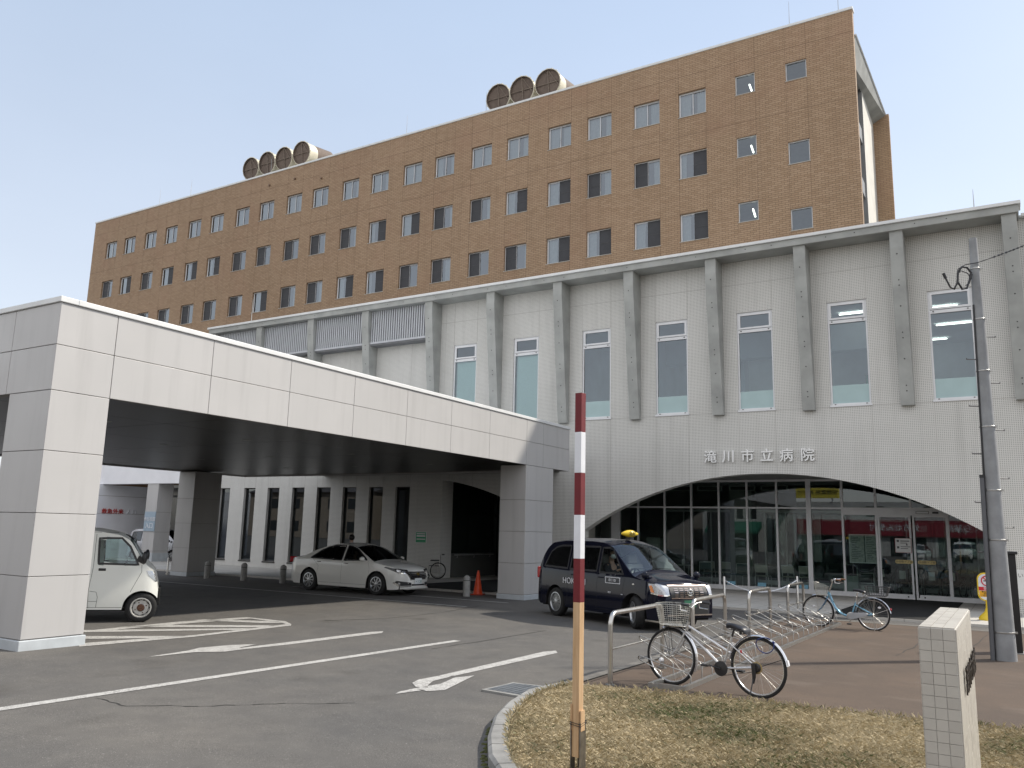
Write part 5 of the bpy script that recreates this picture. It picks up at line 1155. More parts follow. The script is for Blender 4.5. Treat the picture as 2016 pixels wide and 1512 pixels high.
# --- silver minivan at the back
def make_minivan():
    fwp = G(327, 1107); yaw = R(23); fw = Vector((math.cos(yaw), math.sin(yaw), 0)); n = Vector((math.sin(yaw), -math.cos(yaw), 0)); s_ = .92; o = Vector((-37.55, 27.55, 0))
    rt = thing('minivan', 'silver minivan parked behind the night entrance pillar', 'car', (o.x, o.y, gz(o.y)), yaw, tilt=True); rt.scale = (s_*.92, s_, s_)
    paint = mat('silver_car_paint', (.42, .43, .46), .25, metal=.5, var=0, coat=.6); xw = (-1.2, 1.2); rad = .29
    w1 = [(.95, 1.08), (.2, 1.07), (.2, 1.58), (.5, 1.57)]; w2 = [(.1, 1.07), (-.8, 1.07), (-.8, 1.58), (.1, 1.59)]; w3 = [(-.9, 1.08), (-1.55, 1.12), (-1.48, 1.54), (-.9, 1.58)]
    car = Car(rt, [(-1.8, .7), (-1.78, 1.0), (-1.7, 1.4), (-1.58, 1.66), (-1.3, 1.77), (-.2, 1.8), (.4, 1.74), (.62, 1.66), (1.3, 1.12), (1.5, 1.02), (1.75, .9), (1.83, .7), (1.85, .5)], [(-1.8, 1.05), (1.85, .98)],
              [(-1.8, .6), (-1.7, .72), (-1.2, .74), (1.2, .74), (1.6, .7), (1.78, .58), (1.85, .42)], xw, rad, [(-1.8, .3), (-1.5, .22), (1.6, .2), (1.85, .22)], .55, paint, wind=(.6, 1.28), rear=(-1.74, -1.6), windows=[('front_side', w1), ('rear_side', w2), ('rear_side', w3)])
    pv = glass('privacy_glass', (.10, .11, .11), .06)
    for k in ('windscreen', 'front_side', 'rear_side', 'rear_window'): car.glaze(k, pv)
    for s in (-1, 1):
        for x in xw: wheel(rt, x, s*.645, rad, .18, 'mesh', 0, s)
        car.mirror(1.0, 1.05, s, paint, (.1, .18, .14), .04); car.corner('headlamp', [(1.83,.45,.72),(1.74,.62,.74),(1.5,.71,.90),(1.6,.67,.9),(1.78,.5,.84)], s, 40, LAMPIN, .006)
        a = MB(); p = car.side(-1.74, .98, s, .004); a.box(p.x-.05, p.y-.03, .8, p.x+.08, p.y+.01, 1.2); obj('tail_lamp', a, mat('dark_tail_lamp', (.12, .02, .03), .2, var=0), rt, local=True, bevel=.02)
        a = MB()
        for pts in ([(.15, .3), (.15, 1.06)], [(-.85, .3), (-.85, 1.06)], [(1.0, .4), (1.02, 1.0)]): q = car.line(pts, s); a.add(q.v, q.f)
        obj('panel_gap', a, HOLE, rt, local=True)
    car.patch('grille', rect(-.45, .62, .45, .78), 0, GLOSSB, .006); cabin(rt, -1.5, 1.1, .4, .98, .6, 1.0); underbody(rt, xw, rad, .74, -1.7, 1.7, .18)
    return rt, car
taxi, taxi_car = make_taxi(); sedan, sedan_car = make_sedan(); van, van_car = make_van(); minivan, minivan_car = make_minivan()
# ------------------------------------------------------------------ people
def skinned(name, nodes, edges, m, parent, sub=2, local=True):
    """one continuous surface grown round a jointed skeleton"""
    names = list(nodes); me = bpy.data.meshes.new(name); me.from_pydata([nodes[k][0] for k in names], [(names.index(a), names.index(b)) for a, b in edges], [])
    o = bpy.data.objects.new(name, me); COL.objects.link(o); sk = o.modifiers.new('Skin', 'SKIN'); sk.use_smooth_shade = True; sk.branch_smoothing = .4
    if not me.skin_vertices: me.skin_vertices.new() if hasattr(me.skin_vertices, 'new') else None
    for i, k in enumerate(names):
        r = nodes[k][1]; me.skin_vertices[0].data[i].radius = (r, r) if not isinstance(r, tuple) else r; me.skin_vertices[0].data[i].use_root = (i == 0)
    s = o.modifiers.new('Subsurf', 'SUBSURF'); s.levels = s.render_levels = sub; bpy.context.view_layer.update()
    m2 = bpy.data.meshes.new_from_object(o.evaluated_get(bpy.context.evaluated_depsgraph_get())); bpy.data.objects.remove(o); m2.name = name
    m2.materials.clear(); m2.materials.append(m); r = bpy.data.objects.new(name, m2); COL.objects.link(r); r.parent = parent; return r
SKIN = mat('skin', (.40, .255, .19), .5, var=.05, scale=20)
def hand_nodes(nd, ed, tag_, base, d, side, up=(0, 0, 1)):
    d = Vector(d).normalized(); up = Vector(up); s = d.cross(up).normalized(); base = Vector(base); w_ = tag_+'palm'; nd[w_] = (base+d*.05, .026); ed.append((tag_, w_))
    for k, (o, L) in enumerate(((-.03, .072), (-.01, .08), (.01, .075), (.03, .06))):
        a, b, c = f'{tag_}f{k}a', f'{tag_}f{k}b', f'{tag_}f{k}c'; p = base+d*.09+s*o; nd[a] = (p, .0095); nd[b] = (p+d*L*.5-up*.012, .0085); nd[c] = (p+d*L*.8-up*.038, .007); ed += [(w_, a), (a, b), (b, c)]
    a, b = tag_+'ta', tag_+'tb'; p = base+d*.045+s*side*.04; nd[a] = (p, .011); nd[b] = (p+d*.04+s*side*.012-up*.015, .009); ed += [(w_, a), (a, b)]
def make_person(label, loc, rotz, pose, coat, mask=False, hairc=(.012, .011, .011), parent_like=None, scale=1.):
    """pose: 'drive' (seated, hands forward) or 'stand'; faces +x"""
    rt = thing('person', label, 'person', loc, rotz); rt.scale = (scale,)*3
    if pose == 'drive': hip = Vector((0, 0, .12)); kn, ft = Vector((.42, 0, .20)), Vector((.62, 0, -.22)); el, ha = Vector((.16, 0, .42)), Vector((.40, 0, .52)); lean = -.06
    else: hip = Vector((0, 0, .88)); kn, ft = Vector((.03, 0, .46)), Vector((0, 0, .06)); el, ha = Vector((.0, 0, 1.06)), Vector((.08, 0, .84)); lean = 0
    sp, ch, nk = hip+Vector((lean*.4, 0, .18)), hip+Vector((lean*.8, 0, .38)), hip+Vector((lean, 0, .555)); hb = nk+Vector((.015, 0, .09)); hm = hb+Vector((.02, 0, .075)); ht = hb+Vector((.0, 0, .15))
    nd = {'hip': (hip, .13), 'sp': (sp, .125), 'ch': (ch, (.135, .11)), 'nk': (nk, .055), 'hb': (hb, .066), 'hm': (hm, (.092, .078)), 'ht': (ht, .072), 'nose': (hm+Vector((.105, 0, -.02)), .012)}
    ed = [('hip', 'sp'), ('sp', 'ch'), ('ch', 'nk'), ('nk', 'hb'), ('hb', 'hm'), ('hm', 'ht'), ('hm', 'nose')]
    for s, k in ((-1, 'r'), (1, 'l')):
        sh = ch+Vector((0, s*.18, .10)); nd[k+'sh'] = (sh, .062); nd[k+'el'] = (Vector((el.x, s*.25, el.z)), .044); h_ = Vector((ha.x, s*(.17 if pose == 'drive' else .24), ha.z)); nd[k+'ha'] = (h_, .028); ed += [('ch', k+'sh'), (k+'sh', k+'el'), (k+'el', k+'ha')]
        hand_nodes(nd, ed, k+'ha', h_, h_-nd[k+'el'][0], -s); nd[k+'hp'] = (hip+Vector((.02, s*.09, -.03)), .088); nd[k+'kn'] = (kn+Vector((0, s*.11, 0)), .056); nd[k+'ft'] = (ft+Vector((0, s*.11, 0)), .038); nd[k+'to'] = (ft+Vector((.16, s*.12, -.03)), .035)
        ed += [('hip', k+'hp'), (k+'hp', k+'kn'), (k+'kn', k+'ft'), (k+'ft', k+'to')]
    skinned('body', nd, ed, SKIN, rt)
    g = 1.14; jn = {k: (v[0], (v[1][0]*g, v[1][1]*g) if isinstance(v[1], tuple) else v[1]*g) for k, v in nd.items() if k in ('hip', 'sp', 'ch', 'rsh', 'lsh', 'rel', 'lel', 'rha', 'lha')}
    jn['neck'] = (nk+Vector((-.01, 0, -.03)), .074)
    for k in 'rl': jn[k+'ha'] = (nd[k+'el'][0].lerp(nd[k+'ha'][0], .92), .042)
    skinned('jacket', jn, [('hip', 'sp'), ('sp', 'ch'), ('ch', 'neck')] + [e for k in 'rl' for e in (('ch', k+'sh'), (k+'sh', k+'el'), (k+'el', k+'ha'))], coat, rt)
    tn = {'hip': (hip-Vector((0, 0, .01)), .15)}; te = []
    for k in 'rl': tn[k+'hp'] = (nd[k+'hp'][0], .105); tn[k+'kn'] = (nd[k+'kn'][0], .072); tn[k+'ft'] = (nd[k+'kn'][0].lerp(nd[k+'ft'][0], .93), .055); te += [('hip', k+'hp'), (k+'hp', k+'kn'), (k+'kn', k+'ft')]
    skinned('trousers', tn, te, mat('dark_trousers', (.02, .021, .028), .85), rt)
    hc = mat('black_hair', hairc, .5, var=.2, scale=60); a = MB()
    a.ball(hm+Vector((-.022, 0, .035)), (.112, .098, .105), 18, 12); keep = []
    a2 = MB(); a2.v = a.v; a2.f = [f for f in a.f if not (sum(a.v[i][0] for i in f)/len(f) > hm.x+.035 and sum(a.v[i][2] for i in f)/len(f) < hm.z+.065)]; a2.m = [0]*len(a2.f); obj('hair', a2, hc, rt, local=True, smooth=180)
    a = MB()
    for s in (-1, 1): a.ball(hm+Vector((.086, s*.034, .015)), (.012, .014, .008), 8, 6); 
    obj('eyes', a, mat('dark_eye', (.02, .015, .012), .3, var=0), rt, local=True, smooth=180)
    if mask: a = MB(); a.ball(hm+Vector((.045, 0, -.045)), (.072, .07, .055), 16, 10); obj('face_mask', a, mat('white_face_mask', (.70, .76, .74), .8, var=.03), rt, local=True, smooth=180)
    else: a = MB(); a.ball(hm+Vector((.078, 0, -.06)), (.014, .026, .007), 10, 6); obj('mouth', a, mat('lips', (.40, .16, .13), .5, var=0), rt, local=True, smooth=180)
    return rt
def in_car(car_root, p):
    bpy.context.view_layer.update(); return car_root.matrix_world @ Vector(p)
suit = mat('dark_suit', (.022, .024, .032), .8, var=.1)
p = in_car(taxi, (.16, -.36, .58)); drv = make_person('person in dark suit and white face mask at the taxi wheel', p, taxi.rotation_euler.z, 'drive', suit, True)
a = MB(); a.prism([(-.035, .50), (.035, .50), (0, .36)], 'yz', .065, .10); obj('shirt_front', a, WHITEP, drv, local=True)
p = in_car(sedan, (.12, -.36, .42)); make_person('person with black hair sitting at the wheel of the white saloon', p, sedan.rotation_euler.z, 'drive', mat('black_coat', (.014, .014, .015), .85, var=.1), False, scale=.86)
hd = XP(694, 1058, -18.6); hp = YP(692.5, 1056, 20.6)
make_person('person with black hair standing behind the white saloon, only the head showing', (hp.x, hp.y, hp.z-1.67*.97), R(120), 'stand', mat('black_coat', (.014, .014, .015), .85, var=.1), False, scale=.97)

# ------------------------------------------------------------------ bicycles
def bike(name, label, front, rear, style, paint, group=None):
    d = rear-front; yaw = math.atan2(d.y, d.x); wb = Vector((d.x, d.y)).length; k = wb/1.15
    rt = thing('bicycle', label, 'bicycle', (front.x, front.y, gz(front.y)), yaw, group, tilt=True); r = .345*k
    fw, rw = Vector((0, 0, r)), Vector((wb, 0, r)); V_ = lambda x, z, y=0: Vector((x*k, y, z*k))
    black_t = style == 'cross'
    def wheel_(c, front_):
        w_ = MB(); w_.tube(arc((c.x, c.z), r-.017, 0, 2*PI*47/48, 47), .017, 8, closed=True); t_ = obj('wheel', w_, TYRE, rt, local=True, smooth=60)
        a = MB(); a.tube(arc((c.x, c.z), r-.040, 0, 2*PI*47/48, 47), .0105, 6, closed=True); q = obj('rim', a, mat('bike_rim', (.66, .66, .67), .25, metal=.8, var=.05), rt, local=True, smooth=60); q.parent = t_
        a = MB()
        for i in range(32):
            a_ = 2*PI*i/32; s = 1 if i % 2 else -1; hb = a_+(.6 if (i//2) % 2 else -.6); a.tube([(c.x+.022*math.cos(hb), s*.028, c.z+.022*math.sin(hb)), (c.x+(r-.042)*math.cos(a_), 0, c.z+(r-.042)*math.sin(a_))], .0013, 3, caps=False)
        q = obj('spokes', a, STEEL, rt, local=True); q.parent = t_
        a = MB(); M = Matrix.Translation(c) @ Matrix.Rotation(PI/2, 4, 'X'); a.lathe([(0, -.05), (.012, -.05), (.02, -.03), (.013, -.025), (.013, .025), (.02, .03), (.012, .05), (0, .05)], 12, M); q = obj('hub', a, BLACKP if black_t and not front_ else STEEL, rt, local=True, smooth=60); q.parent = t_
        return t_
    wf, wr = wheel_(fw, True), wheel_(rw, False)
    for c, a0, a1, nm, back in ((fw, R(35 if style == 'step' else 18), R(125), wf, 0), (rw, R(0), R(165), wr, 1)):
        if c is fw: a0, a1 = R(-25), R(108)
        else: a0, a1 = R(8), R(172)
        a = MB(); n = 22
        for i in range(n):
            q0, q1 = a0+(a1-a0)*i/n, a0+(a1-a0)*(i+1)/n; P = lambda q, y, rr: (c.x+rr*math.cos(q), y, c.z+rr*math.sin(q))
            for y0, r0, y1, r1 in ((-.026, r+.008, -.014, r+.020), (-.014, r+.020, .014, r+.020), (.014, r+.020, .026, r+.008)): a.quad(P(q0, y0, r0), P(q1, y0, r0), P(q1, y1, r1), P(q0, y1, r1))
        obj('mudguard', a, mat('silver_mudguard', (.68, .69, .72), .22, metal=.75, var=.04), rt, local=True, smooth=50)
    a = MB()
    for s in (-1, 1):
        a.tube([fw+Vector((0, s*.04, 0)), Vector((fw.x-.02*k, s*.026, fw.z+r+.015))], .003, 5); a.tube([rw+Vector((0, s*.05, 0)), Vector((rw.x+(r+.012)*math.cos(R(22)), s*.024, rw.z+(r+.012)*math.sin(R(22))))], .003, 5)
    if style == 'cross':
        for s in (-1, 1): a.tube([fw+Vector((0, s*.04, 0)), Vector((fw.x-.07*k, s*.10, .70*k))], .004, 5)
    obj('stay', a, BLACKP if style == 'cross' else STEEL, rt, local=True)
    bb = V_(.70, .285); st = V_(.825, .66) if style == 'cross' else V_(.80, .58); hl, hu = V_(.205, .64), V_(.25, .78)
    a = MB(); a.tube([hl, hu], .019, 10)
    if style == 'cross':
        a.tube([V_(.225, .74), V_(.80, .47)], .0145, 10); a.tube([V_(.205, .665), V_(.45, .49), bb], .019, 10)
    else:
        a.tube([hu-Vector((0, 0, .03)), V_(.30, .60), V_(.37, .44), V_(.47, .335), V_(.58, .29), bb], .024, 12)
    a.tube([bb, st], .016, 10)
    for s in (-1, 1):
        a.tube([bb+Vector((0, s*.03, 0)), rw+Vector((0, s*.055, 0))], .010, 8); a.tube([V_(.80, .585)+Vector((0, s*.02, 0)) if style == 'cross' else V_(.785, .53)+Vector((0, s*.02, 0)), rw+Vector((0, s*.055, 0))], .008, 8)
    a.tube([bb-Vector((0, .04, 0)), bb+Vector((0, .04, 0))], .022, 10)
    fr = obj('frame', a, paint, rt, local=True, smooth=60)
    if style == 'cross':
        for i, ch in enumerate('SCORTO'): pass
    a = MB()
    for s in (-1, 1): a.tube([hl+Vector((0, s*.035, .0)), V_(.17, .56)+Vector((0, s*.045, 0)), V_(.08, .42)+Vector((0, s*.045, 0)), fw+Vector((0, s*.045, 0))], [.013, .013, .012, .009], 8)
    a.tube([hl+Vector((0, -.045, 0)), hl+Vector((0, .045, 0))], .014, 8); obj('fork', a, paint if style == 'cross' else mat('blue_grey_fork', (.10, .17, .25), .3, metal=.4, var=0), rt, local=True, smooth=60)
    a = MB(); stem = V_(.285, .95) if style == 'cross' else V_(.33, 1.0); a.tube([hu, stem], .013, 8)
    gx = .40 if style == 'cross' else .56; hz = 1.0 if style == 'cross' else 1.05
    for s in (-1, 1): a.tube([stem, stem+Vector((-.01, s*.06, .02)), V_(.27 if style == 'cross' else .34, hz)+Vector((0, s*.17, 0)), V_(gx-.1, hz+.01)+Vector((0, s*.26, 0))], .011, 8)
    hbar = obj('handlebar', a, CHROME if style == 'step' else mat('satin_bar', (.3, .3, .3), .3, metal=.9, var=0), rt, local=True, smooth=60)
    a = MB()
    for s in (-1, 1): a.tube([V_(gx-.1, hz+.01)+Vector((0, s*.26, 0)), V_(gx, hz)+Vector((0, s*.275, 0))], .017, 8)
    q = obj('grip', a, BLACKP if style == 'cross' else mat('brown_grip', (.22, .10, .045), .5), rt, local=True, smooth=60); q.parent = hbar
    a = MB()
    for s in (-1, 1): a.tube([V_(gx-.13, hz-.0)+Vector((0, s*.23, -.01)), V_(gx-.13, hz-.06)+Vector((0, s*.24, 0)), V_(gx-.02, hz-.07)+Vector((0, s*.26, 0))], .006, 6)
    q = obj('brake_lever', a, CHROME, rt, local=True, smooth=60); q.parent = hbar
    a = MB()
    if style == 'cross': cab = [[V_(.25, 1.0, .12), V_(.12, .93, .08), V_(.05, 1.02, -.05), V_(.16, .80, 0), V_(.2, .68, 0)], [V_(.3, 1.0, -.15), V_(.16, .90, -.1), V_(.21, .70, -.04), V_(.5, .49, -.03)]]
    else: cab = [[V_(.30, 1.04, .1), V_(.20, .95, .06), V_(.2, .68, 0)], [V_(.32, 1.04, -.1), V_(.24, .9, -.05), V_(.3, .62, -.02), V_(.55, .32, -.02)]]
    for c in cab: a.tube(c, .0035, 5)
    obj('cable', a, BLACKP, rt, local=True, smooth=60)
    # basket
    x0, x1, z0, z1, w0, w1 = (-.15, .17, .73, .985, .13, .18) if style == 'cross' else (-.05, .17, .71, .98, .12, .17)
    a = MB(); nl = 11; top = lambda u: (x0*k+(x1-x0)*k*u)
    def ring(s):
        z = (z0+(z1-z0)*s)*k; w_ = w0+(w1-w0)*s; e0 = (x0+.03*(1-s)-.01*s)*k; e1 = (x1+.04*s)*k
        dz = 0 if style == 'cross' else -.10*s
        pts = [(e1, w_), (e1*.75+e0*.25, w_), (e0+.07, w_), (e0+.02, w_*.8), (e0, w_*.4), (e0, -w_*.4), (e0+.02, -w_*.8), (e0+.07, -w_), (e1*.75+e0*.25, -w_), (e1, -w_)]
        return [Vector((x, y, z+dz*k*max(0, (x-e0)/(e1-e0)))) for x, y in pts]
    for i in range(nl): a.tube(ring(i/(nl-1)), .0045 if i == nl-1 else .0019, 5, closed=True)
    rb, rtp = ring(0), ring(1)
    for i in range(len(rb)):
        j = (i+1) % len(rb)
        for s in ((0, .33, .66) if (rb[i]-rb[j]).length > .06 else (0, .5)): a.tube([rb[i].lerp(rb[j], s), rtp[i].lerp(rtp[j], s)], .0018, 4)
    a.add(rb, [tuple(range(len(rb)))])
    obj('front_basket', a, mat('steel_mesh_basket', (.46, .455, .42), .4, metal=.6, var=.05), rt, local=True)
    a = MB(); bx = -.0 if style == 'cross' else .0
    a.tube([V_(.02, z0-.01, -.08), V_(.24, z0-.005, -.05), V_(.24, z0-.005, .05), V_(.02, z0-.01, .08)], .006, 6); a.tube([V_(.24, z0, 0), V_(.265, .83, 0)], .007, 6); obj('basket_bracket', a, CHROME, rt, local=True, smooth=60)
    # saddle
    sz = .80 if style == 'cross' else .86; sx = .76; a = MB(); prof = [(0, .022, .0), (.05, .03, .012), (.11, .045, .012), (.17, .085, .004), (.22, .10, .002), (.26, .095, -.012), (.275, .06, -.03)]
    vs = []; n = 12
    for x, w_, dz in prof:
        for j in range(n): q = 2*PI*j/n; vs.append(V_(sx+x, sz+dz-.012-x*.10)+Vector((0, w_*math.cos(q), (.028 if math.sin(q) > 0 else .05)*math.sin(q)*(.7+.3*abs(math.cos(q))))))
    a.add(vs, [(i*n+j, (i+1)*n+j, (i+1)*n+(j+1) % n, i*n+(j+1) % n) for i in range(len(prof)-1) for j in range(n)] + [tuple(range(n)), tuple(range((len(prof)-1)*n, len(prof)*n))[::-1]]); obj('saddle', a, mat('saddle_vinyl', (.015, .016, .022), .42, var=.05), rt, local=True, smooth=60)
    a = MB(); a.tube([st, V_(.855, sz-.05) if style == 'cross' else V_(.85, sz-.05)], .0125, 8)
    for s in (-1, 1): a.tube([V_(.80, sz-.055, s*.02), V_(.95, sz-.065, s*.035)], .004, 5); a.lathe([(.016, 0), (.016, .04)], 8, Matrix.Translation(V_(.96, sz-.10, s*.05)))
    obj('seat_post', a, BLACKP if style == 'cross' else CHROME, rt, local=True, smooth=60)
    # cranks
    M = Matrix.Translation(bb-Vector((0, .055, 0))) @ Matrix.Rotation(PI/2, 4, 'X'); a = MB(); a.lathe([(.085, -.004), (.085, .004), (.06, .006), (.02, .012), (0, .012)], 28, M)
    cr = obj('chainset', a, BLACKP if style == 'cross' else STEEL, rt, local=True, smooth=40)
    a = MB(); ang = R(150 if style == 'cross' else 100); c2 = Vector((math.cos(ang), 0, -abs(math.sin(ang)) if style == 'step' else math.sin(ang)*.3)).normalized()*.165*k
    a.tube([bb+Vector((0, -.075, 0)), bb+c2+Vector((0, -.08, 0))], .010, 6); a.tube([bb+Vector((0, .07, 0)), bb-c2+Vector((0, .08, 0))], .010, 6); q = obj('crank', a, BLACKP if style == 'cross' else STEEL, rt, local=True, smooth=60); q.parent = cr
    a = MB()
    for s, v in ((-1, c2), (1, -c2)): p = bb+v+Vector((0, s*.125, 0)); a.box(p.x-.045, p.y-.04, p.z-.012, p.x+.045, p.y+.04, p.z+.012)
    q = obj('pedal', a, BLACKP, rt, local=True, bevel=.006); q.parent = cr
    a = MB(); u = bb+Vector((0, -.055, 0)); v_ = rw+Vector((0, -.055, 0)); a.tube([u+Vector((0, 0, .08)), v_+Vector((0, 0, .04))], .004, 5); a.tube([u-Vector((0, 0, .08)), v_-Vector((0, 0, .04))], .004, 5); obj('chain', a, mat('chain_steel', (.08, .075, .07), .4, metal=.7), rt, local=True)
    if style == 'cross':
        a = MB(); M = Matrix.Translation(rw-Vector((0, .045, 0))) @ Matrix.Rotation(PI/2, 4, 'X'); a.lathe([(0, .02), (.03, .02), (.035, .012), (.05, .006), (.062, 0), (.03, -.01)], 24, M, 0); a.tube([rw+Vector((-.03, -.07, .05)), rw+Vector((-.02, -.08, -.10)), rw+Vector((-.035, -.075, -.17))], [.03, .022, .014], 8, m=0); a.lathe([(.066, 0), (.068, .004), (.045, .006)], 24, M, 1)
        obj('derailleur', a, [BLACKP, mat('gold_sprocket', (.45, .36, .2), .35, metal=.8)], rt, local=True, smooth=50)
        a = MB(); a.tube([rw+Vector((-.02, -.07, -.05)), V_(1.105, -.0, -.16)+Vector((0, 0, .012))], .007, 6); obj('side_stand', a, BLACKP, rt, local=True)
        a = MB(); c = rw+Vector((.0, 0, 0)); pts = []
        for i in range(26):
            q = 2*PI*i/25*.92+1.0; pts.append(Vector((rw.x+.10+.085*math.cos(q)*1.25, -.035+.02*math.sin(q*2), rw.z+.255+.085*math.sin(q))))
        a.tube(pts, .006, 6); a.ball(pts[-1], (.02, .012, .014), 8, 6); obj('cable_lock', a, mat('blue_cable', (.012, .025, .14), .35, var=0), rt, local=True, smooth=60)
        a = MB(); a.ball(V_(.95, .50, -.03), (.014, .01, .024), 8, 6); obj('reflector', a, TAILR, rt, local=True)
        a = MB(); p = V_(0.175, .515, -.0); a = MB(); a.lathe([(0, .0), (.026, .0), (.03, .012), (.02, .05), (0, .055)], 12, Matrix.Translation((fw.x-.10, -.05, fw.z-.05)) @ Matrix.Rotation(R(90), 4, 'X')); obj('wheel_reflector', a, WHITEP, rt, local=True, smooth=60)
        a = MB(); p = Vector((rw.x+(r+.022)*math.cos(R(14)), 0, rw.z+(r+.022)*math.sin(R(14)))); a.obox(Matrix.Translation(p) @ Matrix.Rotation(R(-14), 4, 'Y'), .012, .04, .06); obj('rear_reflector', a, WHITEP, rt, local=True)
        t_ = textmesh('frame_lettering', 'SCOTTO', .034, GLOSSB, Matrix.Translation(V_(.36, .555, -.0215)) @ Matrix.Rotation(R(35.5), 4, 'Y') @ Matrix.Rotation(R(90), 4, 'X'), rt, extr=.0005, local=True) if False else None
    else:
        a = MB(); P0, P1 = bb+Vector((0, -.07, 0)), rw+Vector((0, -.07, 0)); a.prism([(P0.x-.07, P0.z-.03), (P0.x-.05, P0.z+.06), (P0.x+.02, P0.z+.075), (P1.x-.12, P1.z+.035), (P1.x-.08, P1.z), (P1.x-.12, P1.z-.03), (P0.x, P0.z-.075), (P0.x-.05, P0.z-.06)], 'xz', -.085, -.07); obj('chain_case', a, mat('silver_chain_case', (.45, .47, .5), .35, metal=.4), rt, local=True, bevel=.006)
        a = MB()
        for s in (-1, 1): a.tube([rw+Vector((0, s*.06, 0)), V_(1.18, .04, s*.08), V_(1.17, .005, s*.09), V_(1.12, .005, s*.09)], .006, 6)
        a.tube([V_(1.18, .04, -.08), V_(1.18, .04, .08)], .006, 6); obj('centre_stand', a, STEEL, rt, local=True, smooth=60)
        a = MB()
        for s in (-1, 1):
            a.tube([rw+Vector((0, s*.06, 0)), V_(1.20, .735, s*.07)], .005, 6); a.tube([V_(.85, .62, s*.03), V_(1.0, .735, s*.07), V_(1.42, .735, s*.07)], .006, 6)
        for x in (1.02, 1.15, 1.28, 1.42): a.tube([V_(x, .735, -.07), V_(x, .735, .07)], .005, 6)
        obj('carrier', a, STEEL, rt, local=True, smooth=60)
        a = MB(); X0, X1, Z0, Z1, w_ = 1.08, 1.44, .75, .94, .15
        for i in range(5):
            z = Z0+(Z1-Z0)*i/4; e = .015*i; a.tube([V_(X0-e, z, -w_-e*.5), V_(X1+e, z, -w_-e*.5), V_(X1+e, z, w_+e*.5), V_(X0-e, z, w_+e*.5)], .006 if i in (0, 4) else .0035, 5, closed=True)
        for i in range(9):
            x = X0+(X1-X0)*i/8
            for s in (-1, 1): a.tube([V_(x, Z0, s*w_), V_(X0-.06+(X1-X0+.12)*i/8, Z1, s*(w_+.03))], .0032, 4)
            if i < 6: 
                y = -w_+2*w_*i/5
                for x_, e in ((X0, -.06), (X1, .06)): a.tube([V_(x_, Z0, y), V_(x_+e, Z1, y)], .0032, 4)
            a.tube([V_(x, Z0, -w_), V_(x, Z0, w_)], .0032, 4)
        obj('rear_basket', a, BLACKP, rt, local=True)
        a = MB(); n = 12
        for s in (-1, 1):
            vs = [Vector((rw.x, s*.04, rw.z+.03))] + [Vector((rw.x+r*.98*math.cos(q), s*.034, rw.z+r*.98*math.sin(q))) for q in [R(95)+(R(178)-R(95))*i/n for i in range(n+1)]]; a.add(vs[1:] + [Vector((rw.x-.16, s*.04, rw.z+.13))], [tuple(range(n+2))])
        obj('skirt_guard', a, glass('smoky_guard', (.55, .57, .58), .05), rt, local=True)
        a = MB(); a.ball(Vector((rw.x+.13, -.03, rw.z+.15)), (.035, .008, .022), 10, 6); a.ball(Vector((fw.x-.08, -.03, fw.z+.1)), (.03, .008, .02), 10, 6); obj('wheel_reflector', a, WHITEP, rt, local=True)
        a = MB(); a.ball(Vector((rw.x+(r+.03)*math.cos(R(20)), 0, rw.z+(r+.03)*math.sin(R(20)))), (.022, .022, .03), 10, 8); obj('rear_reflector', a, TAILR, rt, local=True)
        a = MB(); a.lathe([(0, 0), (.028, 0), (.03, .015), (.02, .03), (0, .034)], 14, Matrix.Translation(V_(.42, 1.05, -.2))); obj('bell', a, CHROME, rt, local=True, smooth=60)
    return rt
bike('bicycle', 'silver bicycle with wire basket and blue cable lock at the near rack end', G(1322, 1348.5), G(1495, 1375.5), 'cross', mat('silver_bike_frame', (.62, .62, .63), .25, metal=.55, var=.03, coat=.4))
bike('bicycle', 'light blue step through bicycle with grey front basket and black rear basket', G(1612, 1234), G(1721, 1242.5), 'step', mat('light_blue_bike_frame', (.20, .42, .58), .25, metal=.25, var=.02, coat=.6))

# ------------------------------------------------------------------ bicycle rack
rk = thing('bicycle_rack', 'long galvanised rack of alternating high and low wire loops', 'bicycle rack', (-3.65, 14.6, gz(14.6)))
Y0, Y1 = 9.68, 19.9; z_ = lambda y, h: gz(y)+.014+h
mb = MB()
for x in (-3.86, -3.45): mb.add([(x+dx, y, z_(y, h)) for y in (Y0, Y1) for dx, h in ((-.025, 0), (.025, 0), (.025, .05), (-.025, .05))], [(0,1,5,4),(1,2,6,5),(2,3,7,6),(3,0,4,7),(3,2,1,0),(4,5,6,7)])
mb.box(-3.86, Y0-.004, z_(Y0, 0), -3.45, Y0+.03, z_(Y0, .055)); mb.box(-3.86, Y1-.03, z_(Y1, 0), -3.45, Y1+.004, z_(Y1, .055))
for x in (-3.76, -3.55): mb.lathe([(0, 0), (.012, 0), (.012, .006)], 8, facing(x, Y0-.004, z_(Y0, .03), '-y'), 1)
obj('base_rail', mb, [WIRE, GREY_AL], rk)
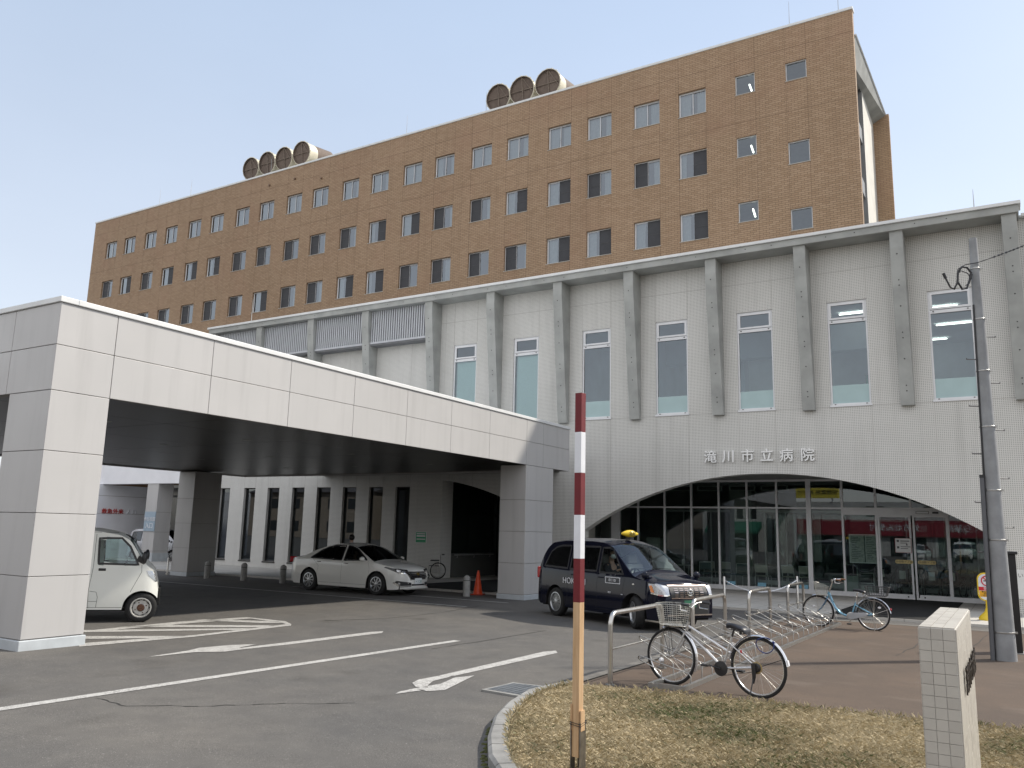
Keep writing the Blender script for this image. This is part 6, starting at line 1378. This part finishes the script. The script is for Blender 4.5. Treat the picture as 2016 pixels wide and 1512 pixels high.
def loop(y, high):
    m_ = MB(); q = .052; tip, ht_ = (-4.30, .47) if high else (-4.14, .28); u, v = (.235, .19) if high else (.15, .13)
    near = [Vector((-3.45, y-q, z_(y, .05))), Vector((-3.45, y-q, z_(y, u-.02))), Vector((-3.475, y-q, z_(y, u+.012))), Vector((tip+.06, y-q*.85, z_(y, ht_+.022)))]
    bend = [Vector((tip+.03, y-q*.72, z_(y, ht_+.026))), Vector((tip+.008, y-q*.45, z_(y, ht_+.018))), Vector((tip-.004, y-q*.1, z_(y, ht_+.002))), Vector((tip-.002, y+q*.25, z_(y, ht_-.018))), Vector((tip+.014, y+q*.55, z_(y, ht_-.036))), Vector((tip+.035, y+q*.75, z_(y, ht_-.047)))]
    far = [Vector((tip+.07, y+q*.85, z_(y, ht_-.062))), Vector((-3.885, y+q, z_(y, v+.015))), Vector((-3.86, y+q, z_(y, v-.015))), Vector((-3.86, y+q, z_(y, .05)))]
    m_.tube(near+bend+far, .0068, 7)
    return obj('wheel_loop', m_, WIRE, rk, smooth=60)
for i in range(12): loop(10.02+.83*i, False)
for i in range(12): loop(10.44+.83*i, True)
# hoops
def hoop(ya, yb, x, label):
    g0 = gz(ya)+.01; t_ = thing('barrier_hoop', label, 'barrier', (x, (ya+yb)/2, gz(ya)), 0, 'steel hoops along the bike stands'); r = .03; h = .87; c = .14; m_ = MB()
    pts = [(x, ya, g0)] + arc((ya+c, g0+h-c-r), c, PI, PI/2, 8, 'yz', x) + arc((yb-c, g0+h-c-r), c, PI/2, 0, 8, 'yz', x) + [(x, yb, gz(yb))]
    m_.tube(pts, r, 14); obj('tube', m_, STEEL, t_, smooth=60); m_ = MB(); m_.tube([(x, ya, g0+.42), (x, yb, g0+.41)], .013, 8); obj('mid_rail', m_, STEEL, t_, smooth=60)
    m_ = MB()
    for y in (ya, yb): m_.lathe([(0, .02), (.06, .016), (.06, 0)], 16, Matrix.Translation((x, y, gz(y)+.012))); m_.lathe([(.0, .05), (.013, .05), (.013, 0)], 8, Matrix.Translation((x+.035, y-.04, gz(y)+.012)))
    obj('foot_plate', m_, WIRE, t_, smooth=40)
hoop(9.48, 11.2, -4.28, 'nearest steel hoop barrier, left of the silver bicycle'); hoop(12.55, 14.2, -4.30, 'steel hoop barrier behind the silver bicycle handlebar'); hoop(15.65, 17.2, -4.29, 'steel hoop barrier between the taxi bonnet and the rack middle'); hoop(18.75, 20.3, -4.30, 'farthest steel hoop barrier beside the blue bicycle basket')
# chain posts in front of the glass
def post(px, py, h, label, r=.032, grp='slim steel chain posts'):
    p = G(px, py); t_ = thing('chain_post', label, 'post', (p.x, p.y, gz(p.y)), 0, grp); m_ = MB(); m_.lathe([(0, h), (r*.8, h), (r, h-.012), (r, 0)], 14); obj('pole', m_, STEEL, t_, local=True, smooth=40); m_ = MB(); m_.tube([(r, 0, h-.12)]+arc((r+.012, h-.12), .02, PI, -PI*.8, 8), .004, 5); m_.box(-.04, -.04, .02, .07, .02, .06); obj('hook', m_, STEEL, t_, local=True); return p
pa = post(1427, 1207, .89, 'slim steel post behind the second hoop, chain hooked to its top'); pb = post(1571.5, 1203, .90, 'slim steel post behind the farthest hoop, at the chain end'); post(1057, 1176, .93, 'slim pale post at the far right canopy pillar'); pc = post(329, 1132, .62, 'slim pale post at the far left canopy pillar')
def chain(a, b, sag, label):
    m_ = MB(); n = 40; a, b = Vector(a), Vector(b); P = [a.lerp(b, i/n)-Vector((0, 0, sag*4*(i/n)*(1-i/n))) for i in range(n+1)]
    m_.tube(P, .011, 5); 
    for i in range(0, n): m_.ball((P[i]+P[i+1])/2, (.028, .016, .016) if i % 2 else (.028, .01, .02), 6, 4)
    tag(obj('barrier_chain', m_, WHITE_AL, smooth=60), label, 'chain')
chain((pa.x, pa.y, gz(pa.y)+.80), (pb.x, pb.y, gz(pb.y)+.80), .30, 'pale chain sagging between two slim posts before the glass front')
# bollards
CB = mat('cast_bollard', (.36, .355, .34), .8, var=.12, scale=10, bmp=.2)
for (px, py, lb) in ((407, 1139, 'round topped grey bollard beside the far left canopy pillar'), (479, 1143, 'round topped grey bollard before the second slot window'), (556, 1148, 'round topped grey bollard just behind the saloon boot'), (918, 1174, 'round topped grey bollard touching the orange cone')):
    p = G(px, py); t_ = thing('bollard', lb, 'bollard', (p.x, p.y, gz(p.y)), 0, 'grey bollards under the canopy'); r = .105; m_ = MB(); m_.lathe([(r, -.02), (r, .44)], 20); m_.lathe([(r*.96, .44), (r*.96, .455)], 20); m_.lathe([(r, .455), (r, .49)] + [(r*math.cos(q), .49+r*math.sin(q)) for q in [PI/2*k/8 for k in range(1, 9)]], 20); obj('post', m_, CB, t_, local=True, smooth=40); m_ = MB(); m_.lathe([(r*.965, .438), (r*.965, .457)], 20); obj('groove', m_, BLACK, t_, local=True)
# cone
p = G(940.5, 1171); cn = thing('traffic_cone', 'orange traffic cone beside a grey bollard under the canopy', 'traffic cone', (p.x, p.y, gz(p.y)), R(20)); ORG = mat('orange_cone_plastic', (.80, .075, .015), .45, var=.08, scale=6)
m_ = MB(); m_.lathe([(.145, .03), (.14, .05), (.03, .70), (.0, .705)], 24); obj('cone_body', m_, ORG, cn, local=True, smooth=40); m_ = MB(); m_.box(-.19, -.19, 0, .19, .19, .032); obj('base', m_, mat('cone_base', (.45, .05, .02), .6), cn, local=True, bevel=.012)
# ------------------------------------------------------------------ red and white snow pole
pb_ = G(1136, 1545); cx, cy = pb_.x, pb_.y; rp = thing('snow_marker_pole', 'square timber marker pole with red and white bands tied to a steel pipe', 'marker pole', (cx, cy, gz(cy)+.07))
def wood():
    m, t, b = nt('pale_pine'); tc = t.nodes.new('ShaderNodeTexCoord'); mp = N(t, 'ShaderNodeMapping'); mp.inputs['Scale'].default_value = (9, 9, .55); t.links.new(tc.outputs['Object'], mp.inputs[0])
    n = noise(t, 4, 5, .6, vec=mp.outputs[0]); kn = t.nodes.new('ShaderNodeTexVoronoi'); kn.inputs['Scale'].default_value = 3.2; t.links.new(tc.outputs['Object'], kn.inputs['Vector'])
    c = mixcol(t, ramp(t, n, .35, .7), (.60, .41, .235), (.46, .285, .145)); c = mixcol(t, ramp(t, kn.outputs['Distance'], .03, .055, (1, 1, 1), (0, 0, 0)), c, (.20, .09, .04)); t.links.new(c, b.inputs['Base Color']); b.inputs['Roughness'].default_value = .65; return m
WOOD = wood(); hwid = .0295; top = YP(1150, 774, cy).z-gz(cy)-.07
fr = [0, .1175, .237, .357, .478, .602]; hts = [top]
for py in (851, 931, 1014, 1100, 1186): hts.append(YP(1147, py, cy).z-gz(cy)-.07)
lean = Matrix.Rotation(R(-8), 4, 'Z')
def sqp(z0, z1, hw_): b = MB().box(-hw_, -hw_, z0, hw_, hw_, z1); b.v = [tuple(lean @ Vector(v)) for v in b.v]; return b
for i in range(5): obj('red_band' if i % 2 == 0 else 'white_band', sqp(hts[i+1], hts[i], hwid+.0006), REDP if i % 2 == 0 else WHITEP, rp, local=True, bevel=.002)
obj('timber', sqp(.12, hts[5], hwid), WOOD, rp, local=True, bevel=.002)
zt_ = YP(1140, 1392, cy).z-gz(cy)-.07
m_ = MB(); m_.lathe([(.033, 0), (.033, zt_-.12), (.0, zt_-.12)], 16, Matrix.Translation((-.012, .045, 0)) if False else Matrix.Translation((0, .064, 0))); 
m_.box(-.040, -.037, -.1, -.034, .032, zt_-.10); m_.box(.034, -.037, -.1, .040, .032, zt_-.10); obj('steel_socket', m_, mat('worn_steel_socket', (.48, .45, .42), .3, metal=.9, var=.25, scale=14), rp, local=True)
m_ = MB()
for z in (zt_-.10, zt_-.115): m_.tube([(q[0], q[1], z+q[2]) for q in ((-.043, -.041, 0), (.043, -.041, -.012), (.043, .06, 0), (-.043, .06, .012))], .003, 5, closed=True)
obj('wire_tie', m_, BLACK, rp, local=True)
m_ = MB(); b = MB().box(-.0445, -.033, zt_-.16, -.032, .028, zt_+.02); m_.add(b.v, b.f); b = MB().box(.032, -.033, zt_-.16, .0445, .028, zt_-.02); m_.add(b.v, b.f); obj('timber_wedge', m_, WOOD, rp, local=True)
# ------------------------------------------------------------------ tiled gate pillar with lettering
gx0, gx1, gy0, gy1 = -.473, -.303, 5.0, 6.5; gzt = 1.285
gp = thing('gate_pillar', 'cream tiled gate pillar with dark raised lettering in the lawn', 'gate pillar', (-.39, 5.7, gz(5.7)))
tl = .0567; mb = MB(); g_z = gz(5.7)-.05; e = .0025; TH = .006
nz = int((gzt-g_z)/tl)
def tiles(o, u, v, nu, nv, su, sv, n_):
    for i in range(nu):
        for j in range(nv):
            p = o+u*(i*su)+v*(j*sv); a, b = u*(su-e), v*(sv-e); q = n_*(TH+random.uniform(-.0004, .0006))
            A, B, C_, D = p+q, p+a+q, p+a+b+q, p+b+q; mb.add([A, B, C_, D, A-q, B-q, C_-q, D-q], [(0, 1, 2, 3), (0, 4, 5, 1), (1, 5, 6, 2), (2, 6, 7, 3), (3, 7, 4, 0)], random.choice((0, 0, 1)))
Vx, Vy, Vz = Vector((1, 0, 0)), Vector((0, 1, 0)), Vector((0, 0, 1))
tiles(Vector((gx0, gy0, gzt-nz*tl)), Vx, Vz, 3, nz, .0567, tl, -Vy); tiles(Vector((gx1, gy0, gzt-nz*tl)), Vy, Vz, 13, nz, .1154, tl, Vx)
tiles(Vector((gx0, gy1, gzt-nz*tl)), Vz, Vy*-1, nz, 13, tl, .1154, -Vx); tiles(Vector((gx0, gy0, gzt)), Vx, Vy, 3, 13, .0567, .1154, Vz)
obj('tile_cladding', mb, [mat('cream_tile', (.50, .47, .415), .4, var=.04, scale=8), mat('cream_tile_dark', (.46, .43, .38), .4, var=.04, scale=8)], gp)
mb = MB(); mb.box(gx0, gy0, g_z-.1, gx1, gy1, gzt); obj('core', mb, mat('pale_grout', (.66, .64, .60), .9, var=.05), gp)
for i, ch in enumerate('滝川市立病院'): textmesh('raised_letter', ch, .16, mat('dark_bronze_letter', (.055, .045, .038), .4, metal=.6), facing(gx1+.020, gy0+.40+i*.19, .97, '+x'), gp, extr=.004, off=.001)
# ------------------------------------------------------------------ utility pole
up = G(1980, 1302); ux, uy = up.x, up.y; ut = thing('utility_pole', 'grey concrete utility pole with step bolts and cut black cable ends', 'utility pole', (ux, uy, gz(uy)))
H_ = YP(1913, 470, uy).z-gz(uy); r0, r1 = .168, .061; rad = lambda z: r0+(r1-r0)*z/H_
m_ = MB(); m_.lathe([(r0, -.1), (r1, H_), (0, H_+.004)], 28); obj('shaft', m_, mat('pole_concrete', (.30, .31, .32), .8, var=.16, scale=3, bmp=.2), ut, local=True, smooth=40)
for z in [H_-f for f in (.55, 1.45, 2.35, 3.3)] + [2.7, 1.9, .45]:
    m_ = MB(); r = rad(z)+.006; m_.lathe([(r, -.012), (r+.003, -.008), (r+.003, .008), (r, .012)], 24, Matrix.Translation((0, 0, z))); m_.box(r-.01, -.02, z-.015, r+.03, .02, z+.015); obj('band', m_, WIRE, ut, local=True)
for i in range(13):
    z = 1.7+i*.40
    if z > H_-1.6: break
    s = 1 if i % 2 else -1; r = rad(z); m_ = MB(); m_.tube([(s*r*.8*CR.x, s*r*.8*CR.y, z), (s*(r+.17)*CR.x, s*(r+.17)*CR.y, z), (s*(r+.17)*CR.x, s*(r+.17)*CR.y, z+.02)], .009, 6); obj('step_bolt', m_, mat('step_steel', (.2, .2, .2), .5, metal=.7), ut, local=True)
m_ = MB(); n = 30; dv = -CR
m_.tube([(dv.x*(rad(z)+.012)-.02*CF.x, dv.y*(rad(z)+.012)-.02*CF.y, z) for z in np.linspace(.0, H_-1.2, 20)], .014, 8); m_.tube([(dv.x*(rad(z)+.05)-.03*CF.x, dv.y*(rad(z)+.05)-.03*CF.y, z) for z in np.linspace(.0, 2.9, 12)], .034, 10, m=1)
m_.tube([(dv.x*(rad(z)+.05)-.03*CF.x, dv.y*(rad(z)+.05)-.03*CF.y, z) for z in (2.9, 2.95)], .038, 10, m=0)
obj('conduit', m_, [BLACKP, mat('grey_conduit', (.11, .115, .125), .5, var=.06)], ut, local=True, smooth=60)
q = lambda a, z: Vector((dv.x*a, dv.y*a, z)) - CF*.06
zc = H_-.62; m_ = MB()
m_.tube([q(.10, zc-.02), q(.17, zc+.08), q(.26, zc+.09), q(.34, zc-.02), q(.35, zc-.18), q(.28, zc-.31), q(.2, zc-.29), q(.13, zc-.10)], .017, 8)
m_.tube([q(.33, zc), q(.36, zc-.2), q(.42, zc-.31), q(.48, zc-.28), q(.56, zc-.10)], .016, 8); m_.tube([q(.13, zc-.12), q(.11, zc-.03)], .026, 8); m_.tube([q(.55, zc-.12), q(.585, zc-.03)], .026, 8)
m_.tube([q(.35, zc-.05), q(.28, zc+.02), q(.17, zc-.02), q(.12, zc-.12), q(.15, zc-.2), q(.22, zc-.24)], .008, 6)
obj('cable_end', m_, BLACKP, ut, local=True, smooth=60)
m_ = MB(); P0 = Vector((ux, uy, gz(uy)+H_-.45)) - CF*.1; P1 = P0+(YP(2016, 468, uy+.6)-P0)*6; pts = [P0.lerp(P1, i/30)-Vector((0, 0, .25*4*(i/30)*(1-i/30))) for i in range(31)]
m_.tube([q(.36, zc-.1)+Vector((ux, uy, gz(uy))), q(.33, zc+.05)+Vector((ux, uy, gz(uy))), q(.2, zc+.13)+Vector((ux, uy, gz(uy)))]+pts, .0075, 6)
for ph in (0, PI): m_.tube([p_+Vector((.0, .011*math.cos(i*1.9+ph), .013*math.sin(i*1.9+ph))) for i, p_ in enumerate([P0.lerp(P1, j/120)-Vector((0, 0, .25*4*(j/120)*(1-j/120))) for j in range(6, 121)])], .007, 5)
tag(obj('overhead_cable', m_, BLACKP, smooth=60), 'twisted black cable leading off the utility pole to the right', 'cable')
# black cabinet behind the pole
p = G(1995, 1292); kb = thing('post_cabinet', 'tall narrow black cabinet with a flat lid behind the utility pole', 'cabinet', (p.x+.05, p.y+.4, gz(p.y+.4)), R(8)); hk = 1.72
m_ = MB(); m_.box(-.13, -.14, 0, .08, .14, hk-.05); obj('case', m_, mat('black_steel_case', (.012, .012, .013), .4, var=.05), kb, local=True, bevel=.008); m_ = MB(); m_.box(-.16, -.17, hk-.05, .11, .17, hk); obj('lid', m_, BLACKP, kb, local=True, bevel=.01); m_ = MB(); m_.box(-.22, -.2, -.01, .16, .2, .03); obj('base', m_, KERB, kb, local=True)
# no smoking stand
p = G(1945, 1208); ns = thing('no_smoking_stand', 'yellow plastic no smoking stand on the walkway beside the pole', 'sign stand', (p.x, 23.6, gz(23.6)+.06)); pz = YP(1945, 1208, 23.6); ns.location = (pz.x+.03, 23.6, gz(23.6)+.06)
m_ = MB(); m_.lathe([(.23, 0), (.23, .05), (.20, .10), (.10, .20), (.065, .30), (.065, .48)], 24); obj('stand_base', m_, YELLOW, ns, local=True, smooth=50)
def pill(w, z0, z1, r, y0, y1):
    b = MB(); P = [(w-r+r*math.cos(q), z1-r+r*math.sin(q)) for q in [PI/2*k/6 for k in range(7)]] + [(-w+r+r*math.cos(q), z1-r+r*math.sin(q)) for q in [PI/2+PI/2*k/6 for k in range(7)]] + [(-w+r+r*math.cos(q), z0+r+r*math.sin(q)) for q in [PI+PI/2*k/6 for k in range(7)]] + [(w-r+r*math.cos(q), z0+r+r*math.sin(q)) for q in [PI*1.5+PI/2*k/6 for k in range(7)]]
    return b.prism(P[::-1], 'xz', y0, y1)
obj('board', pill(.215, .45, 1.12, .16, -.04, .04), YELLOW, ns, local=True, bevel=.012); bd = obj('board_face', pill(.185, .48, 1.09, .14, -.046, -.041), WHITEP, ns, local=True)
m_ = MB(); m_.tube([(.115*math.cos(2*PI*k/28), -.05, .93+.115*math.sin(2*PI*k/28)) for k in range(28)], .013, 6, closed=True); m_.tube([(-.08, -.05, 1.01), (.08, -.05, .85)], .012, 6); m_.box(-.185, -.052, .70, .185, -.047, .785); obj('ban_ring', m_, mat('sign_red', (.55, .015, .03), .4, var=0), ns, local=True, smooth=40)
m_ = MB(); m_.box(-.075, -.0485, .915, .06, -.0465, .94); m_.tube([(.04, -.048, .95), (.06, -.048, .97), (.05, -.048, .99)], .004, 5); obj('cigarette', m_, BLACKP, ns, local=True)
m_ = MB(); m_.box(-.175, -.052, .55, .175, -.047, .69); obj('notice_panel', m_, mat('orange_notice', (.75, .38, .02), .5, var=0), ns, local=True)
textmesh('sign_text', '禁煙', .085, WHITEP, facing(0, -.054, .742, '-y'), ns, extr=.001, local=True)
for k in range(3): textmesh('sign_text', ('敷地内は全面', '禁煙です', 'ご協力ください')[k], .042, BLACKP, facing(0, -.054, .665-.045*k, '-y'), ns, extr=.001, local=True)
# ------------------------------------------------------------------ wheelchairs
def wheelchair(label, loc, rz, paper=False):
    t_ = thing('wheelchair', label, 'wheelchair', loc, rz, 'hospital wheelchairs'); m_ = MB()
    for s in (-1, 1):
        y = s*.23
        m_.tube([(-.38, y, .90), (-.26, y, .90), (-.22, y, .84), (-.22, y, .30), (-.2, y, .2)], .012, 7); m_.tube([(-.22, y, .66), (.12, y, .66), (.18, y, .60), (.20, y, .46), (-.22, y, .46)], .011, 7); m_.tube([(.20, y, .46), (.26, y, .40), (.36, y*.8, .12), (.38, y*.8, .08)], .011, 7); m_.tube([(-.2, y, .2), (.16, y, .22), (.20, y, .46)], .010, 7)
    m_.tube([(-.1, -.23, .2), (-.1, .23, .44)], .009, 6); m_.tube([(-.1, .23, .2), (-.1, -.23, .44)], .009, 6); obj('frame', m_, STEEL, t_, local=True, smooth=60)
    m_ = MB(); m_.box(-.2, -.22, .45, .2, .22, .49); m_.obox(Matrix.Translation((-.23, 0, .68)), .03, .42, .40)
    for s in (-1, 1): m_.box(-.2, s*.23-.025, .665, .14, s*.23+.025, .695); m_.tube([(-.39, s*.23, .90), (-.29, s*.23, .90)], .017, 8)
    obj('seat', m_, mat('black_vinyl', (.02, .02, .022), .5, var=.05), t_, local=True, bevel=.012); m_ = MB()
    for s in (-1, 1): m_.box(.33, s*.03, .06, .47, s*.17, .075)
    obj('footrest', m_, BLACKP, t_, local=True)
    for s in (-1, 1):
        a = MB(); a.tube([(-.16+.285*math.cos(2*PI*k/32), s*.29, .30+.285*math.sin(2*PI*k/32)) for k in range(32)], .016, 7, closed=True); w_ = obj('big_wheel', a, TYRE, t_, local=True, smooth=60)
        a = MB(); a.tube([(-.16+.25*math.cos(2*PI*k/32), s*.32, .30+.25*math.sin(2*PI*k/32)) for k in range(32)], .007, 6, closed=True)
        for k in range(14): q_ = 2*PI*k/14; a.tube([(-.16, s*.29, .30), (-.16+.28*math.cos(q_), s*.29, .30+.28*math.sin(q_))], .002, 3)
        a.tube([(-.16, s*.25, .30), (-.16, s*.33, .30)], .02, 8); setparent(obj('handrim', a, STEEL, t_, local=True, smooth=60), w_)
        a = MB(); a.tube([(.24+.075*math.cos(2*PI*k/16), s*.22, .085+.075*math.sin(2*PI*k/16)) for k in range(16)], .014, 6, closed=True); a.tube([(.24, s*.22, .085), (.2, s*.22, .24)], .01, 6); obj('caster', a, BLACKP, t_, local=True, smooth=60)
    if paper: a = MB(); a.box(-.262, -.10, .56, -.255, .10, .84); obj('paper_tag', a, PAPER, t_, local=True)
    return t_
wheelchair('empty wheelchair at the corner of the dark side entrance', (-19.1, 26.02, gz(26)+.068), R(215))
wc = wheelchair('wheelchair with a paper tag behind the left sliding door', (-3.4, 32.3, gz(30)+.08), R(80), True)
for x, y, rz, lb in ((-2.55, 32.2, 95, 'wheelchair with a paper tag just right of the middle door post'), (-1.85, 32.5, 70, 'wheelchair with a paper tag behind the right sliding door'), (-1.1, 32.3, 100, 'rightmost wheelchair behind the last glass panel'), (-4.2, 33.2, 85, 'wheelchair with a paper tag beside the grey kiosk')):
    dup(wc, (x, y, gz(30)+.08), R(rz), lb)
# ------------------------------------------------------------------ lobby furniture seen through the glass
fl = gz(30)+.078
def chair(label, px, rz, y=32.0, light=True):
    x = YP(px, 1120, y).x; t_ = thing('waiting_chair', label, 'chair', (x, y, fl), rz, 'tubular chairs behind the glass'); m_ = MB()
    for s in (-1, 1): m_.tube([(s*.24, .22, 0), (s*.24, .2, .44), (s*.24, -.2, .44), (s*.24, -.22, 0)], .012, 6); m_.tube([(s*.22, .2, .44), (s*.22, .28, .86)], .012, 6)
    m_.tube([(-.22, .28, .86), (.22, .28, .86)], .012, 6); obj('frame', m_, WHITE_AL, t_, local=True, smooth=60)
    c = mat('pale_chair_pad', (.55, .54, .48), .7) if light else mat('teal_chair_pad', (.10, .16, .17), .8)
    m_ = MB(); m_.box(-.23, -.22, .44, .23, .22, .48); obj('seat', m_, c, t_, local=True, bevel=.012); m_ = MB(); m_.obox(Matrix.Translation((0, .255, .72)) @ Matrix.Rotation(R(-11), 4, 'X'), .44, .025, .26); obj('backrest', m_, c, t_, local=True, bevel=.01)
chair('pale waiting chair with its back to the glass beside the second blue sticker', 1502, R(180), 31.6); chair('dark waiting chair left of the glass post beside the first blue sticker', 1388, R(15), 31.7, False); chair('dark waiting chair between the first two blue stickers', 1455, R(-10), 31.7, False); chair('pale waiting chair turned sideways left of the wide double post', 1556, R(170), 31.9); chair('pale waiting chair partly behind the wide double post', 1588, R(180), 32.0); chair('pale waiting chair deeper inside left of the pale backs', 1400, R(180), 33.2); chair('pale waiting chair deeper inside between two glass posts', 1432, R(178), 33.2)
x = YP(1345, 1120, 31.9).x; tb = thing('small_table', 'small pale table holding a bottle behind the glass', 'table', (x, 31.9, fl)); m_ = MB(); m_.box(-.35, -.25, .70, .35, .25, .73); obj('tabletop', m_, PAPER, tb, local=True, bevel=.006)
for sx in (-1, 1):
    for sy in (-1, 1): m_ = MB(); m_.tube([(sx*.31, sy*.21, .70), (sx*.27, sy*.18, 0)], .013, 6); obj('leg', m_, WHITE_AL, tb, local=True)
bt = thing('pump_bottle', 'white pump bottle standing on the small table', 'bottle', (x+.0, 31.9, fl+.73)); m_ = MB(); m_.lathe([(0, 0), (.05, 0), (.05, .16), (.018, .20), (.018, .23), (0, .23)], 14); obj('bottle_body', m_, PAPER, bt, local=True, smooth=50); m_ = MB(); m_.tube([(0, 0, .23), (0, 0, .29), (-.05, 0, .285)], .008, 6); obj('pump', m_, PAPER, bt, local=True)
x = YP(1290, 1090, 32.0).x; vm = thing('ticket_machine', 'tall pale reception machine behind the glass above the taxi bonnet', 'machine', (x, 32.0, fl)); m_ = MB(); m_.box(-.3, -.25, 0, .3, .25, 1.75); obj('case', m_, mat('pale_machine', (.52, .54, .52), .4), vm, local=True, bevel=.05); m_ = MB(); m_.box(-.16, -.262, 1.38, .22, -.251, 1.5); obj('screen', m_, PAPER, vm, local=True)
x = YP(1676, 1130, 31.5).x; ks = thing('information_kiosk', 'grey green kiosk with dark round cornered screen left of the sliding doors', 'kiosk', (x, 31.6, fl)); m_ = MB(); m_.box(-.28, -.2, 0, .24, .2, 1.0); obj('case', m_, mat('kiosk_green_grey', (.26, .32, .30), .5), ks, local=True, bevel=.03); m_ = MB(); m_.box(-.26, -.21, .62, .2, -.201, .98); obj('screen', m_, GLOSSB, ks, local=True, bevel=.03)
x = YP(1702, 1135, 32.2).x; sh = thing('shelf_unit', 'pale shelf unit with a folded cloth right of the kiosk', 'shelf', (x, 32.2, fl)); m_ = MB(); frame_rect(m_, -.35, 0, .35, .72, -.2, .2, .03); m_.box(-.32, -.19, .34, .32, .19, .37); obj('carcass', m_, PAPER, sh, local=True); m_ = MB(); m_.box(-.3, -.22, .03, .28, .1, .3); obj('cloth', m_, LACE, sh, local=True, bevel=.06)
# ------------------------------------------------------------------ across the street: only seen as reflections in the glass
ph = thing('pharmacy', 'white pharmacy with a red sign band across the street, seen mirrored in the glass', 'building', (-10, -24, .2))
m_ = MB(); m_.box(-20.5, -36, -.2, 6, -24, 5.2); obj('wall', m_, mat('shop_wall', (.50, .50, .48), .8, var=.06), ph); m_ = MB(); m_.box(-18.9, -24, 2.05, 2, -23.6, 3.5); obj('sign_band', m_, mat('sign_band_red', (.24, .018, .034), .6), ph)
textmesh('sign_text', '処方せん受付', .72, WHITEP, facing(-9.6, -23.57, 2.8, '+y'), ph, extr=.02); textmesh('sign_text', 'さくら薬局', .72, WHITEP, facing(-3.6, -23.57, 2.8, '+y'), ph, extr=.02)
m_ = MB()
for x in (-18, -14, -10, -6, -2): m_.box(x, -23.99, .2, x+3, -23.97, 1.95)
for x in (-12, -7, -3, 2): m_.box(x, -23.99, 3.8, x+1.6, -23.97, 4.8)
obj('shop_window', m_, mat('shop_glass', (.03, .035, .04), .1), ph); m_ = MB(); m_.box(-20.0, -23.95, 5.55, -14.3, -23.8, 6.6); bn = obj('banner', m_, mat('banner_yellow', (.75, .62, .08), .6), ph)
t_ = textmesh('banner_text', '保険薬局 処方せん受付', .52, BLACK, facing(-17.1, -23.78, 6.08, '+y'), ph, extr=.01); setparent(t_, bn)
m_ = MB()
for x in (-19.4, -15): m_.box(x, -23.9, 5.2, x+.1, -23.8, 5.55)
obj('banner_post', m_, GREY_AL, ph)
ca = thing('awning_shop', 'pale house with a green awning across the street, seen mirrored in the glass', 'building', (-25, -24, .2)); m_ = MB(); m_.box(-28.3, -34, -.2, -21.7, -25, 4.7); obj('wall', m_, mat('house_wall', (.52, .52, .49), .8), ca); m_ = MB(); m_.prism([(-25, 3.2), (-23.2, 2.3), (-23.2, 2.0), (-25, 2.6)], 'yz', -27.5, -22.1); obj('awning', m_, mat('awning_green', (.02, .15, .09), .6), ca); m_ = MB()
for x in (-27.6, -26.2, -24.6, -23.2): m_.box(x, -24.99, 3.5, x+.6, -24.97, 4.5)
m_.box(-27, -24.99, .2, -22.5, -24.97, 2.0); obj('window', m_, mat('shop_glass', (.03, .035, .04), .1), ca)
rr_ = random.Random(5)
for i, (x0, x1, h, c, nm) in enumerate(((-46, -30, 6.5, (.30, .27, .24), 'brown'), (-66, -48, 8.5, (.42, .41, .38), 'grey'), (-90, -68, 6, (.36, .30, .24), 'ochre'), (8, 24, 7, (.38, .37, .36), 'stone grey'), (27, 48, 9, (.34, .31, .29), 'dull brown'))):
    hb_ = thing('street_house', nm+' building across the street behind the camera, only mirrored in windows', 'building', ((x0+x1)/2, -26, .2)); m_ = MB(); m_.box(x0, -38, -.2, x1, -26, h); obj('wall', m_, mat('house_wall_'+nm.replace(' ', '_'), c, .85), hb_); m_ = MB(); m_.prism([(-26.5+1, h), (-32, h+1.6), (-38.5, h)], 'yz', x0-.3, x1+.3); obj('roof', m_, mat('street_roof', (.10, .09, .09), .7), hb_); m_ = MB()
    for k in range(int((x1-x0)/3.4)):
        for z in ((1, 3.9) if h < 8 else (1, 3.9, 6.6)): m_.box(x0+1+k*3.4, -25.99, z, x0+2.8+k*3.4, -25.97, z+1.3)
    obj('window', m_, mat('shop_glass', (.03, .035, .04), .1), hb_)
dup(sedan, (-6.8, -13.0, 0), R(95), 'white saloon parked across the street, seen mirrored in the sliding doors'); dup(van, (-3.6, -13.5, 0), R(88), 'white van parked across the street, seen mirrored beside the saloon'); dup(minivan, (-13.2, -13, 0), R(92), 'silver minivan parked across the street, seen mirrored left of the doors')
# far left neighbours behind the canopy
fb = thing('far_apartment_block', 'beige low block with a pale roof line far behind the near pillar', 'building', (-112, 62, -.5)); m_ = MB(); m_.box(-140, 58, -1, -88, 72, 6.4); obj('wall', m_, mat('beige_block', (.50, .44, .34), .8, var=.06), fb); m_ = MB(); m_.box(-140.4, 57.5, 6.4, -87.6, 72.5, 7.0); obj('roof', m_, mat('pale_roof', (.5, .5, .5), .7), fb); m_ = MB()
for i in range(12): m_.box(-137+i*4, 57.95, 1.5, -135+i*4, 58.02, 3.2)
obj('window', m_, mat('shop_glass', (.03, .035, .04), .1), fb)
